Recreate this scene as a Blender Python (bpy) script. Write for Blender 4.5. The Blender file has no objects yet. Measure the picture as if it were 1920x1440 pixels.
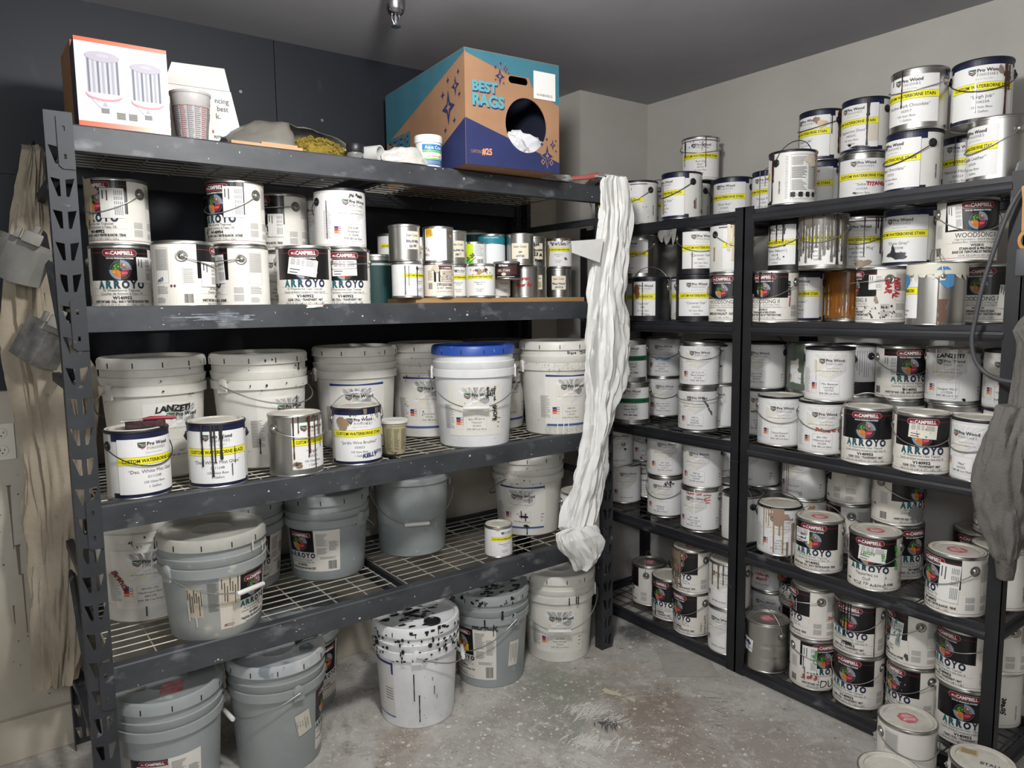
import bpy, bmesh, math, random
from mathutils import Vector, Matrix, noise
from mathutils.geometry import tessellate_polygon
random.seed(7)
S = bpy.context.scene
COL = S.collection
PI = math.pi

# ------------------------------------------------------------------ camera, light, exposure
cam_d = bpy.data.cameras.new('camera')
cam = bpy.data.objects.new('camera', cam_d)
COL.objects.link(cam)
cam_d.sensor_width = 36.0
cam_d.lens = 1368.165 / 1920 * 36.0
cam_d.clip_start = 0.05
yaw, pitch, roll = 0.63990, -0.10880, -0.01260
fw = Vector((math.sin(yaw) * math.cos(pitch), math.cos(yaw) * math.cos(pitch), math.sin(pitch)))
r0 = Vector((math.cos(yaw), -math.sin(yaw), 0))
u0 = r0.cross(fw)
rr = r0 * math.cos(roll) + u0 * math.sin(roll)
uu = u0 * math.cos(roll) - r0 * math.sin(roll)
mw = Matrix((rr, uu, -fw)).transposed().to_4x4()
mw.translation = Vector((-0.1906, -2.1782, 1.4828))
cam.matrix_world = mw
S.camera = cam

S.view_settings.view_transform = 'Standard'
S.view_settings.look = 'None'
S.view_settings.gamma = 1.0
S.view_settings.use_curve_mapping = False
S.view_settings.exposure = 0.10

world = bpy.data.worlds.new('world')
S.world = world
world.use_nodes = True
world.node_tree.nodes['Background'].inputs[0].default_value = (0.75, 0.85, 1.0, 1)
world.node_tree.nodes['Background'].inputs[1].default_value = 0.02


def lamp(name, kind, loc, power, color=(1, 1, 1), size=0.1, rot=None):
    d = bpy.data.lights.new(name, kind)
    d.energy = power
    d.color = color
    if kind == 'POINT':
        d.shadow_soft_size = size
    else:
        d.shape = 'RECTANGLE'
        d.size, d.size_y = size
    o = bpy.data.objects.new(name, d)
    COL.objects.link(o)
    o.location = loc
    if rot:
        o.rotation_euler = rot
    return o


lamp('ceiling_bulb', 'POINT', (0.55, -1.15, 2.25), 80, (1.0, 0.985, 0.96), 0.09)
lamp('back_fill', 'POINT', (-1.3, -2.9, 2.2), 70, (0.94, 0.97, 1.0), 0.25)  # unseen fill lamp, added behind the camera to soften the shade


# ------------------------------------------------------------------ materials
def lin(c):
    return tuple((x / 12.92 if x <= 0.04045 else ((x + 0.055) / 1.055) ** 2.4) for x in c)


def hexc(h):
    return lin(tuple(int(h[i:i + 2], 16) / 255 for i in (0, 2, 4)))


MATS = {}


def mat(name, col='808080', rough=0.6, metal=0.0, col2=None, scale=6.0, lo=0.4, hi=0.65, bump=0.0, bscale=40.0,
        alpha=None, trans=0.0, stretch=None, spec=0.5, col3=None, scale3=30, lo3=0.6, hi3=0.66, rvar=0.0):
    if name in MATS:
        return MATS[name]
    m = bpy.data.materials.new(name)
    m.use_nodes = True
    nt = m.node_tree
    b = nt.nodes['Principled BSDF']
    c = hexc(col)
    b.inputs['Base Color'].default_value = (*c, 1)
    b.inputs['Roughness'].default_value = rough
    b.inputs['Metallic'].default_value = metal
    b.inputs['Specular IOR Level'].default_value = spec
    m.diffuse_color = (*c, 1)
    if trans:
        b.inputs['Transmission Weight'].default_value = trans
    if alpha is not None:
        b.inputs['Alpha'].default_value = alpha
    if col2 or bump:
        tc = nt.nodes.new('ShaderNodeTexCoord')
        mp = nt.nodes.new('ShaderNodeMapping')
        nt.links.new(tc.outputs['Object'], mp.inputs[0])
        if stretch:
            mp.inputs['Scale'].default_value = stretch
    if col2:
        n = nt.nodes.new('ShaderNodeTexNoise')
        n.inputs['Scale'].default_value = scale
        n.inputs['Detail'].default_value = 5
        n.inputs['Roughness'].default_value = 0.62
        nt.links.new(mp.outputs[0], n.inputs['Vector'])
        mr = nt.nodes.new('ShaderNodeMapRange')
        mr.inputs[1].default_value, mr.inputs[2].default_value = lo, hi
        nt.links.new(n.outputs[0], mr.inputs[0])
        mx = nt.nodes.new('ShaderNodeMix')
        mx.data_type = 'RGBA'
        mx.inputs[6].default_value = (*c, 1)
        mx.inputs[7].default_value = (*hexc(col2), 1)
        nt.links.new(mr.outputs[0], mx.inputs[0])
        out = mx.outputs[2]
        if col3:
            n3 = nt.nodes.new('ShaderNodeTexNoise')
            n3.inputs['Scale'].default_value = scale3
            n3.inputs['Detail'].default_value = 4
            nt.links.new(mp.outputs[0], n3.inputs['Vector'])
            r3 = nt.nodes.new('ShaderNodeMapRange')
            r3.inputs[1].default_value, r3.inputs[2].default_value = lo3, hi3
            nt.links.new(n3.outputs[0], r3.inputs[0])
            m3 = nt.nodes.new('ShaderNodeMix')
            m3.data_type = 'RGBA'
            nt.links.new(out, m3.inputs[6])
            m3.inputs[7].default_value = (*hexc(col3), 1)
            nt.links.new(r3.outputs[0], m3.inputs[0])
            out = m3.outputs[2]
        nt.links.new(out, b.inputs['Base Color'])
        if rvar:
            rm = nt.nodes.new('ShaderNodeMapRange')
            rm.inputs[3].default_value, rm.inputs[4].default_value = rough, rough + rvar
            nt.links.new(n.outputs[0], rm.inputs[0])
            nt.links.new(rm.outputs[0], b.inputs['Roughness'])
    if bump:
        nb = nt.nodes.new('ShaderNodeTexNoise')
        nb.inputs['Scale'].default_value = bscale
        nb.inputs['Detail'].default_value = 4
        nt.links.new(mp.outputs[0], nb.inputs['Vector'])
        bp = nt.nodes.new('ShaderNodeBump')
        bp.inputs['Strength'].default_value = bump
        bp.inputs['Distance'].default_value = 0.01
        nt.links.new(nb.outputs[0], bp.inputs['Height'])
        nt.links.new(bp.outputs[0], b.inputs['Normal'])
    MATS[name] = m
    return m


_pc = {}


def P(h, rough=0.55):
    """flat printed / painted colour"""
    return mat('print_' + h, h, rough)


TIN = mat('tin', 'c9c8c4', 0.26, 1.0, 'a9a8a4', 5, stretch=(1, 1, 0.25), bump=0.06, bscale=9, rvar=0.14)
TIN_D = mat('tin_dirty', 'b4b2ac', 0.36, 0.9, '6e6a62', 9, 0.5, 0.75, bump=0.08, bscale=14)
WHITE_ENAMEL = mat('white_enamel', 'e3e2dd', 0.38, 0, 'd3d2cc', 4)
NAVY = mat('navy_plastic', '171e42', 0.4, 0, '11162f', 8)
BLACKP = mat('black_plastic', '15161a', 0.42, 0, '22242a', 14)
PAPER = mat('white_paper', 'ececeb', 0.6, 0, 'e4e3e0', 5)
PAPER2 = mat('warm_paper', 'e9e6df', 0.6, 0, 'ddd8ce', 4)
INK = P('17171a')
GREYI = P('8c8c8c')
LIGHTI = P('b9b7b2')
YEL = P('f3ea2b')
WIRE = mat('bail_wire', 'b5b4b0', 0.34, 0.85)
WIRE_D = mat('bail_wire_dark', '4a4a4a', 0.4, 0.7)
LID_T = mat('lid_tin', 'b9b7b0', 0.42, 0.75, '8d8a82', 12, 0.45, 0.7, bump=0.05)
LID_P = mat('lid_paint', 'cfcbc0', 0.55, 0.1, 'a8a296', 9, 0.45, 0.7, bump=0.12, bscale=60)
LID_N = mat('lid_navy', '15171f', 0.42, 0, '2b2d36', 16, 0.5, 0.8)


# ------------------------------------------------------------------ mesh building
class MB:
    def __init__(s):
        s.v, s.f, s.m, s.mats = [], [], [], []

    def mi(s, m):
        for i, q in enumerate(s.mats):
            if q is m:
                return i
        s.mats.append(m)
        return len(s.mats) - 1

    def add(s, vs, fs, m):
        o = len(s.v)
        k = s.mi(m)
        s.v.extend(vs)
        for f in fs:
            s.f.append(tuple(i + o for i in f))
            s.m.append(k)

    def box(s, c, d, m, rz=0.0, bev=0.0):
        x, y, z = d[0] / 2, d[1] / 2, d[2] / 2
        if bev:
            bm = bmesh.new()
            bmesh.ops.create_cube(bm, size=1)
            for v in bm.verts:
                v.co = Vector((v.co.x * d[0], v.co.y * d[1], v.co.z * d[2]))
            bmesh.ops.bevel(bm, geom=list(bm.edges), offset=bev, segments=2, affect='EDGES', profile=0.6)
            vs = [v.co.copy() for v in bm.verts]
            for i, v in enumerate(bm.verts):
                v.index = i
            fs = [tuple(v.index for v in f.verts) for f in bm.faces]
            bm.free()
        else:
            vs = [Vector((a, b, e)) for a in (-x, x) for b in (-y, y) for e in (-z, z)]
            fs = [(0, 1, 3, 2), (4, 6, 7, 5), (0, 4, 5, 1), (2, 3, 7, 6), (0, 2, 6, 4), (1, 5, 7, 3)]
        ca, sa = math.cos(rz), math.sin(rz)
        s.add([(c[0] + v.x * ca - v.y * sa, c[1] + v.x * sa + v.y * ca, c[2] + v.z) for v in vs], fs, m)

    def lathe(s, prof, m, n=48, c=(0, 0, 0), cap0=False, cap1=False):
        vs, fs = [], []
        for r, z in prof:
            for i in range(n):
                a = 2 * PI * i / n
                vs.append((c[0] + r * math.cos(a), c[1] + r * math.sin(a), c[2] + z))
        for j in range(len(prof) - 1):
            for i in range(n):
                k = (i + 1) % n
                fs.append((j * n + i, j * n + k, (j + 1) * n + k, (j + 1) * n + i))
        if cap0:
            fs.append(tuple(reversed(range(n))))
        if cap1:
            fs.append(tuple((len(prof) - 1) * n + i for i in range(n)))
        s.add(vs, fs, m)

    def tube(s, pts, r, m, n=6, closed=False, cap=True):
        pts = [Vector(p) for p in pts]
        N = len(pts)
        vs, fs = [], []
        up = Vector((0, 0, 1))
        prev = None
        for i, p in enumerate(pts):
            a = pts[i - 1] if (i > 0 or closed) else p
            b = pts[(i + 1) % N] if (i < N - 1 or closed) else p
            t = (b - a).normalized()
            if prev is None:
                q = up if abs(t.z) < 0.9 else Vector((1, 0, 0))
                x = t.cross(q).normalized()
            else:
                x = (prev - t * prev.dot(t))
                x = x.normalized() if x.length > 1e-6 else t.orthogonal().normalized()
            prev = x
            y = t.cross(x)
            rad = r[i] if isinstance(r, (list, tuple)) else r
            for k in range(n):
                an = 2 * PI * k / n
                vs.append(p + x * (rad * math.cos(an)) + y * (rad * math.sin(an)))
        for i in range(N if closed else N - 1):
            j = (i + 1) % N
            for k in range(n):
                l = (k + 1) % n
                fs.append((i * n + k, i * n + l, j * n + l, j * n + k))
        if cap and not closed:
            fs.append(tuple(reversed(range(n))))
            fs.append(tuple((N - 1) * n + k for k in range(n)))
        s.add(vs, fs, m)

    def prism(s, poly, origin, ex, ey, ez, t, m, holes=()):
        """2D polygon (with holes) in plane ex,ey extruded by t along ez"""
        o, ex, ey, ez = Vector(origin), Vector(ex), Vector(ey), Vector(ez)
        loops = [poly] + list(holes)
        flat = [p for l in loops for p in l]
        tris = tessellate_polygon([[Vector((p[0], p[1], 0)) for p in l] for l in loops])
        n = len(flat)
        vs = [o + ex * p[0] + ey * p[1] for p in flat] + [o + ex * p[0] + ey * p[1] + ez * t for p in flat]
        fs = []
        for tr in tris:
            a, b, c = [Vector((*flat[i], 0)) for i in tr]
            if (b - a).cross(c - a).z < 0:
                tr = (tr[0], tr[2], tr[1])
            fs.append((tr[0], tr[2], tr[1]))
            fs.append(tuple(i + n for i in tr))
        k = 0
        for l in loops:
            q = len(l)
            for i in range(q):
                j = (i + 1) % q
                fs.append((k + i, k + j, k + j + n, k + i + n))
            k += q
        s.add(vs, fs, m)

    def mesh(s, name, smooth=None):
        me = bpy.data.meshes.new(name)
        me.from_pydata([tuple(v) for v in s.v], [], s.f)
        for m in s.mats:
            me.materials.append(m)
        me.polygons.foreach_set('material_index', s.m)
        if smooth is not None:
            me.polygons.foreach_set('use_smooth', [True] * len(s.f))
            me.set_sharp_from_angle(angle=math.radians(smooth))
        me.update()
        return me

    def build(s, name, parent=None, smooth=None, **tags):
        return obj(name, s.mesh(name, smooth), parent, **tags)


def obj(name, me, parent=None, **tags):
    o = bpy.data.objects.new(name, me)
    COL.objects.link(o)
    if parent is not None:
        o.parent = parent
    for k, v in tags.items():
        if v:
            o[k] = v
    return o


def thing(name, label, cat, loc=(0, 0, 0), rz=0.0, group=None):
    o = bpy.data.objects.new(name, None)
    o.empty_display_size = 0.05
    COL.objects.link(o)
    o.location = loc
    o.rotation_euler = (0, 0, rz)
    o['label'] = label
    o['category'] = cat
    if group:
        o['group'] = group
    return o


# ------------------------------------------------------------------ lettering
_tc = {}


def glyphs(t, bold=0.0, sp=1.0, res=2):
    k = (t, bold, sp, res)
    if k in _tc:
        return _tc[k]
    cu = bpy.data.curves.new('lettering', 'FONT')
    cu.body = t
    cu.size = 1.0
    cu.offset = bold
    cu.space_character = sp
    cu.resolution_u = res
    cu.fill_mode = 'FRONT'
    ob = bpy.data.objects.new('lettering', cu)
    me = bpy.data.meshes.new_from_object(ob)
    vs = [(v.co.x, v.co.y) for v in me.vertices]
    fs = [tuple(p.vertices) for p in me.polygons]
    bpy.data.objects.remove(ob)
    bpy.data.meshes.remove(me)
    bpy.data.curves.remove(cu)
    if vs:
        x0, x1 = min(v[0] for v in vs), max(v[0] for v in vs)
    else:
        x0, x1 = 0, 1
    _tc[k] = (vs, fs, x0, x1)
    return _tc[k]


CAPH = 0.7


def clip(poly, u, keep):
    out = []
    for i in range(len(poly)):
        a, b = poly[i - 1], poly[i]
        ia, ib = (a[0] >= u) == keep or a[0] == u, (b[0] >= u) == keep or b[0] == u
        if ia != ib:
            t = (u - a[0]) / (b[0] - a[0])
            out.append((u, a[1] + t * (b[1] - a[1])))
        if ib:
            out.append(b)
    return out


class Wrap(MB):
    """print laid on a surface of revolution: u metres to the viewer's right, v metres up"""

    def __init__(s, R, rf=None, flat=False):
        super().__init__()
        s.R, s.rf, s.flat = R, rf or (lambda v: R), flat
        s.step = R * 2 * PI / 60

    def pt(s, u, v, layer):
        if s.flat:
            return (layer * 0.0005, u, v)
        a = u / s.R
        r = s.rf(v) + 0.0002 + layer * 0.00045
        return (r * math.cos(a), r * math.sin(a), v)

    def poly(s, pts, m, layer=1):
        if s.flat:
            us = [min(p[0] for p in pts), max(p[0] for p in pts)]
        else:
            a, b = min(p[0] for p in pts), max(p[0] for p in pts)
            i0, i1 = math.floor(a / s.step + 1e-6), math.ceil(b / s.step - 1e-6)
            us = [max(a, i * s.step) for i in range(i0, i1)] + [b]
        for i in range(len(us) - 1):
            if us[i + 1] - us[i] < 1e-7:
                continue
            q = pts if s.flat else clip(clip(pts, us[i], True), us[i + 1], False)
            if len(q) >= 3:
                s.add([s.pt(u, v, layer) for u, v in q], [tuple(range(len(q)))], m)

    def rect(s, u0, v0, u1, v1, m, layer=1):
        s.poly([(u0, v0), (u1, v0), (u1, v1), (u0, v1)], m, layer)

    def rot_rect(s, u, v, w, h, a, m, layer=1):
        c, d = math.cos(a), math.sin(a)
        s.poly([(u + x * c - y * d, v + x * d + y * c) for x, y in ((-w / 2, -h / 2), (w / 2, -h / 2), (w / 2, h / 2), (-w / 2, h / 2))], m, layer)

    def frame(s, u0, v0, u1, v1, t, m, layer=2):
        s.rect(u0, v0, u1, v0 + t, m, layer)
        s.rect(u0, v1 - t, u1, v1, m, layer)
        s.rect(u0, v0, u0 + t, v1, m, layer)
        s.rect(u1 - t, v0, u1, v1, m, layer)

    def disc(s, u, v, r, m, layer=2, a0=0, a1=2 * PI, n=20, ry=None):
        ry = ry or r
        pts = [] if a1 - a0 > 6.2 else [(u, v)]
        k = n if a1 - a0 > 6.2 else max(4, int(n * (a1 - a0) / (2 * PI)) + 1)
        e = 0 if a1 - a0 > 6.2 else 1
        for i in range(k + e):
            a = a0 + (a1 - a0) * i / k
            pts.append((u + r * math.cos(a), v + ry * math.sin(a)))
        s.poly(pts, m, layer)

    def blob(s, u, v, ru, rv, m, layer=4, seed=0, n=26, rough=0.35):
        rnd = random.Random(seed * 7919 + 13)
        ph = [rnd.uniform(0, 6.28) for _ in range(6)]
        rim = []
        layer = layer + rnd.random() * .5
        for i in range(n):
            a = 2 * PI * i / n
            k = 1 + rough * (0.5 * math.sin(2 * a + ph[0]) + 0.35 * math.sin(3 * a + ph[1]) + 0.3 * math.sin(5 * a + ph[2]) + 0.25 * math.sin(9 * a + ph[3]))
            rim.append((u + ru * k * math.cos(a), v + rv * k * math.sin(a)))
        for i in range(n):
            s.poly([(u, v), rim[i], rim[(i + 1) % n]], m, layer)

    def drip(s, u, v, l, w, m, layer=4, seed=0):
        rnd = random.Random(seed + int(u * 9999) + int(v * 777))
        n = max(3, int(l / 0.012))
        pl, pr = [], []
        x = u
        for i in range(n + 1):
            t = i / n
            ww = w * (0.75 + 0.5 * rnd.random()) * (1.15 - 0.35 * t if t < 0.9 else 1.0)
            x += rnd.uniform(-0.05, 0.05) * w
            pl.append((x - ww / 2, v - l * t))
            pr.append((x + ww / 2, v - l * t))
        layer = layer + rnd.random() * .5
        for i in range(n):
            s.poly([pl[i], pl[i + 1], pr[i + 1], pr[i]], m, layer)
        s.disc(x, v - l, w * 0.62, m, layer + .04, n=10)

    def text(s, t, u, v, h, m, layer=3, w=None, al='c', bold=0.0, shear=0.0, rot=0.0, sp=1.0, hand=0, maxw=None):
        vs, fs, x0, x1 = glyphs(t, bold, sp, 3 if h > 0.011 else (2 if h > 0.006 else 1))
        if not vs:
            return
        k = h / CAPH
        kx = k if w is None else w / max(x1 - x0, 1e-4)
        if maxw and (x1 - x0) * kx > maxw:
            kx = maxw / (x1 - x0)
        off = {'c': (x0 + x1) / 2, 'l': x0, 'r': x1}[al]
        c, d = math.cos(rot), math.sin(rot)
        if h > 0.014 and layer == 3:
            layer = 4
        rnd = random.Random(len(t) * 31 + hand)
        ph = rnd.uniform(0, 6)
        out = []
        for x, y in vs:
            X = (x - off + shear * y) * kx
            Y = (y - CAPH / 2) * k
            if hand:
                Y += h * 0.12 * math.sin(x * 2.3 + ph) + h * 0.05 * math.sin(x * 7 + ph)
                X += h * 0.06 * math.sin(y * 5 + x * 3 + ph)
            out.append(s.pt(u + X * c - Y * d, v + X * d + Y * c, layer))
        s.add(out, fs, m)

    def lines(s, u0, v0, u1, v1, n, m, layer=2, fill=0.5, seed=0, ragged=True):
        """fine print too small to read: thin bars"""
        rnd = random.Random(seed + 5)
        p = (v1 - v0) / n
        for i in range(n):
            v = v1 - p * (i + 0.5)
            e = u1 - (u1 - u0) * (rnd.uniform(0, 0.35) if ragged and rnd.random() < 0.5 else 0)
            s.rect(u0, v - p * fill / 2, e, v + p * fill / 2, m, layer)

    def vlines(s, u0, v0, u1, v1, n, m, layer=2, fill=0.5, seed=0):
        rnd = random.Random(seed + 9)
        p = (u1 - u0) / n
        for i in range(n):
            u = u0 + p * (i + 0.5)
            e = v0 + (v1 - v0) * (rnd.uniform(0, 0.35) if rnd.random() < 0.5 else 0)
            s.rect(u - p * fill / 2, e, u + p * fill / 2, v1, m, layer)

    def barcode(s, u0, v0, u1, v1, m, layer=2, vert=False, seed=0):
        rnd = random.Random(seed + 77)
        x, end = (v0, v1) if vert else (u0, u1)
        L = end - x
        while x < end - L * 0.02:
            w = L * rnd.choice((0.018, 0.03, 0.045))
            if vert:
                s.rect(u0, x, u1, min(x + w, end), m, layer)
            else:
                s.rect(x, v0, min(x + w, end), v1, m, layer)
            x += w + L * rnd.choice((0.02, 0.035))


# ------------------------------------------------------------------ the room
CEIL, BACK, RIGHT, LEFT, FRONT = 2.478, 0.65, 2.66, -2.3, -3.7
wallm = mat('wall_paint', 'b3b0ab', 0.75, 0, 'aaa7a1', 2.2, 0.4, 0.7, bump=0.05, bscale=120)
walld = mat('wall_dirty', 'bdb7aa', 0.75, 0, 'a59c8b', 1.6, 0.45, 0.72, bump=0.04, bscale=60, col3='8f8778', scale3=7, lo3=.66, hi3=.74)
ceilm = mat('ceiling_paint', 'a2a2a7', 0.85, 0, '99999f', 1.5)
panm = mat('dark_panel', '10141e', 0.5, 0, '161b27', 1.8, .4, .7, stretch=(1, 1, .5), col3='1d2330', scale3=14, lo3=.64, hi3=.72, rvar=.15)


def slab(name, x0, y0, z0, x1, y1, z1, m, parent=None, **k):
    b = MB()
    b.box(((x0 + x1) / 2, (y0 + y1) / 2, (z0 + z1) / 2), (x1 - x0, y1 - y0, z1 - z0), m)
    return b.build(name, parent, **k)


# floor: worn, paint-spattered concrete
fm = bpy.data.materials.new('concrete')
fm.use_nodes = True
nt = fm.node_tree
bs = nt.nodes['Principled BSDF']
bs.inputs['Roughness'].default_value = 0.62
tc = nt.nodes.new('ShaderNodeTexCoord')


def nz(scale, detail=5, rough=.6, dist=0):
    n = nt.nodes.new('ShaderNodeTexNoise')
    n.inputs['Scale'].default_value = scale
    n.inputs['Detail'].default_value = detail
    n.inputs['Roughness'].default_value = rough
    n.inputs['Distortion'].default_value = dist
    nt.links.new(tc.outputs['Object'], n.inputs['Vector'])
    return n.outputs[0]


def ramp(src, lo, hi):
    r = nt.nodes.new('ShaderNodeMapRange')
    r.inputs[1].default_value, r.inputs[2].default_value = lo, hi
    nt.links.new(src, r.inputs[0])
    return r.outputs[0]


def mixc(fac, a, b):
    m = nt.nodes.new('ShaderNodeMix')
    m.data_type = 'RGBA'
    nt.links.new(fac, m.inputs[0])
    if isinstance(a, str):
        m.inputs[6].default_value = (*hexc(a), 1)
    else:
        nt.links.new(a, m.inputs[6])
    m.inputs[7].default_value = (*hexc(b), 1)
    return m.outputs[2]


def stain(c, x, y, r, col, soft=.5, warp=.9):
    """old soaked-in stain with a ragged edge"""
    d = nt.nodes.new('ShaderNodeVectorMath')
    d.operation = 'DISTANCE'
    nt.links.new(tc.outputs['Object'], d.inputs[0])
    d.inputs[1].default_value = (x, y, 0)
    dv = nt.nodes.new('ShaderNodeMath')
    dv.operation = 'MULTIPLY_ADD'
    nt.links.new(nz(6.5, 6, .72, .3), dv.inputs[0])
    dv.inputs[1].default_value = warp * 2
    ad = nt.nodes.new('ShaderNodeMath')
    ad.operation = 'DIVIDE'
    nt.links.new(d.outputs['Value'], ad.inputs[0])
    ad.inputs[1].default_value = r
    nt.links.new(ad.outputs[0], dv.inputs[2])
    f = ramp(dv.outputs[0], 1 + warp + soft * .5, 1 + warp - soft * .5)
    return mixc(f, c, col)


c = mixc(ramp(nz(2.6, 6), .38, .66), 'bfbcb6', 'aaa7a2')
c = mixc(ramp(nz(1.7, 6, .65, .6), .54, .70), c, '958a7d')
c = mixc(ramp(nz(7.5, 7, .75, .8), .55, .70), c, '857d74')
for q in ((1.56, -.12, .16, '8b8d80'), (1.72, -.46, .16, '8a7e72'), (1.62, -.66, .16, '8f867c'), (1.40, -.30, .13, '93948a'), (2.13, .02, .09, '626364'), (1.85, -.85, .2, '98918a'), (1.1, -.6, .16, '98968f')):
    c = stain(c, *q, soft=.9, warp=1.5)
c = mixc(ramp(nz(16, 7, .8, .4), .52, .68), c, 'c9c5bd')
c = mixc(ramp(nz(5, 8, .8, .5), .50, .62), c, '9d978e')
c = mixc(ramp(nz(11, 8, .85, .6), .60, .68), c, '6b645d')
c = mixc(ramp(nz(48, 4, .7), .62, .70), c, '6a655f')
c = mixc(ramp(nz(80, 2, .5), .66, .70), c, 'd8d5cd')
nt.links.new(c, bs.inputs['Base Color'])
bp = nt.nodes.new('ShaderNodeBump')
bp.inputs['Strength'].default_value = .15
bp.inputs['Distance'].default_value = .004
nt.links.new(nz(60, 4), bp.inputs['Height'])
nt.links.new(bp.outputs[0], bs.inputs['Normal'])
floor = slab('floor', LEFT - .1, FRONT - .1, -.1, RIGHT + .1, BACK + .1, 0, fm, kind='structure')
slab('ceiling', LEFT - .1, FRONT - .1, CEIL, RIGHT + .1, BACK + .1, CEIL + .1, ceilm, kind='structure')
wb = slab('wall_back', LEFT - .1, BACK, 0, RIGHT + .1, BACK + .1, CEIL, walld, kind='structure')
slab('wall_right', RIGHT, FRONT, 0, RIGHT + .1, BACK, CEIL, wallm, kind='structure')
slab('wall_left', LEFT - .1, FRONT, 0, LEFT, BACK, CEIL, wallm, kind='structure')
slab('wall_front', LEFT, FRONT - .1, 0, RIGHT, FRONT, CEIL, wallm, kind='structure')
slab('wall_corner', 2.20, .47, 0, RIGHT, BACK, CEIL, wallm, kind='structure')
# dark painted panels on the upper back wall, screwed on
for (x0, x1, z0, z1) in ((LEFT, -.42, 1.23, 1.905), (-.417, 2.03, 1.23, 1.905), (LEFT, .81, 1.908, CEIL), (.813, 2.03, 1.908, CEIL)):
    slab('panel', x0, BACK - .013, z0, x1, BACK, z1, panm, wb)
sc = MB()
for (u, z) in ((.165, 2.335), (.68, 2.27), (.99, 2.21), (1.28, 2.2), (.3, 2.3), (1.55, 2.3), (.1, 1.98), (.98, 1.98)):
    sc.tube([(u, BACK - .0125, z), (u, BACK - .0165, z)], .006, mat('screw', '8d8d90', .4, .8), 8)
sc.build('screw_heads', wb, kind='stuff')
b = MB()
b.box((-.13, BACK - .012, .072), (4.33 - .0, .024, .144), mat('baseboard_paint', 'c3bbab', .6, 0, 'a99f8d', 3, .4, .7), bev=.004)
b.build('baseboard_back', kind='structure')
b = MB()
b.box((RIGHT - .008, -1.6, .06), (.016, 4.1, .12), mat('baseboard_white', 'c6c2b8', .6))
b.build('baseboard_right', kind='structure')
# wall drips by the outlet
d = MB()
dm = mat('wall_drip', '6d675c', .6)
for (x, z0, l, w) in ((-.147, 1.1, .22, .006), (-.12, .92, .09, .008), (-.12, .83, .12, .004), (-.11, .72, .1, .01), (-.103, .62, .2, .004), (-.2, .3, .15, .004), (-.135, .52, .06, .004), (.03, .6, .05, .004)):
    pts = [(x - w / 2, z0), (x + w / 2, z0), (x + w * .3, z0 - l), (x - w * .3, z0 - l)]
    d.prism(pts, (0, BACK, 0), (1, 0, 0), (0, 0, 1), (0, -1, 0), .0015, dm)
    d.lathe([(w * .8, -.001), (w * .8, .001)], dm, 8, (x, BACK - .001, z0), True, True)
rnd = random.Random(5)
for i in range(60):
    x, z = rnd.uniform(-.3, .12), rnd.uniform(.18, 1.1)
    r = rnd.uniform(.0015, .004)
    d.prism([(r * math.cos(k), r * math.sin(k)) for k in (0, 1.05, 2.1, 3.14, 4.2, 5.2)], (x, BACK, z), (1, 0, 0), (0, 0, 1), (0, -1, 0), .001, dm)
d.build('paint_spots', wb, kind='stuff')

# wall outlet
t = thing('wall_outlet', 'white duplex outlet plate low on the dirty wall beside the hanging cloth', 'outlet', (-.127, BACK, 1.065))
b = MB()
b.box((0, -.003, 0), (.072, .006, .118), mat('outlet_plastic', 'dcd8cc', .45), bev=.002)
b.build('cover_plate', t)
for dz in (.028, -.028):
    b = MB()
    b.lathe([(.0165, 0), (.0165, .0025), (.015, .003), (.0001, .003)], mat('outlet_plastic', 'dcd8cc', .45), 18)
    b.v = [(v[0], -.0055 - v[2], v[1] + dz) for v in b.v]
    for dx, h in ((-.006, .008), (.006, .007)):
        b.box((dx, -.009, dz + .003), (.002, .001, h), INK)
    b.box((0, -.009, dz - .008), (.004, .001, .004), INK)
    b.build('receptacle', t)

# spatter and scrapes of dried paint on the floor
d = MB()
wm = mat('floor_paint_white', 'd6d3cb', .55, 0, 'bdb9b0', 60, .5, .7)
rnd = random.Random(11)
for i in range(800):
    x, y = rnd.gauss(1.28, .26), rnd.gauss(-.32, .24)
    if rnd.random() < .4:
        x, y = rnd.uniform(.7, 2.15), rnd.uniform(-1.0, -.02)
    if not (.2 < x < 2.15 and -1.7 < y < .3):
        continue
    r = abs(rnd.gauss(0, .0026)) + .0009 + (.006 if rnd.random() < .03 else 0)
    n = 7
    d.add([(x, y, .0009)] + [(x + r * rnd.uniform(.8, 1.15) * math.cos(2 * PI * k / n), y + r * rnd.uniform(.8, 1.15) * math.sin(2 * PI * k / n), .0005) for k in range(n)],
          [(0, 1 + k, 1 + (k + 1) % n) for k in range(n)], wm)


def smear(cx, cy, ang, L, W, m, n=30, seed=0, br=.0045):
    """a scraped brush mark: many short thin strokes"""
    rnd = random.Random(seed)
    ca, sa = math.cos(ang), math.sin(ang)
    for i in range(n):
        a = rnd.gauss(0, .33) * L
        b_ = rnd.gauss(0, .33) * W
        l = rnd.uniform(.02, .09)
        w = rnd.uniform(.3, 1) * br
        th = ang + PI / 2 * .75 + rnd.gauss(0, .22)
        x, y = cx + a * ca - b_ * sa, cy + a * sa + b_ * ca
        dx, dy = math.cos(th) * l / 2, math.sin(th) * l / 2
        nx, ny = -math.sin(th) * w / 2, math.cos(th) * w / 2
        z = .0006 + i * 1e-5
        d.add([(x - dx, y - dy, z), (x + nx, y + ny, z), (x + dx, y + dy, z), (x - nx, y - ny, z)], [(0, 3, 2, 1)], m)


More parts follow.
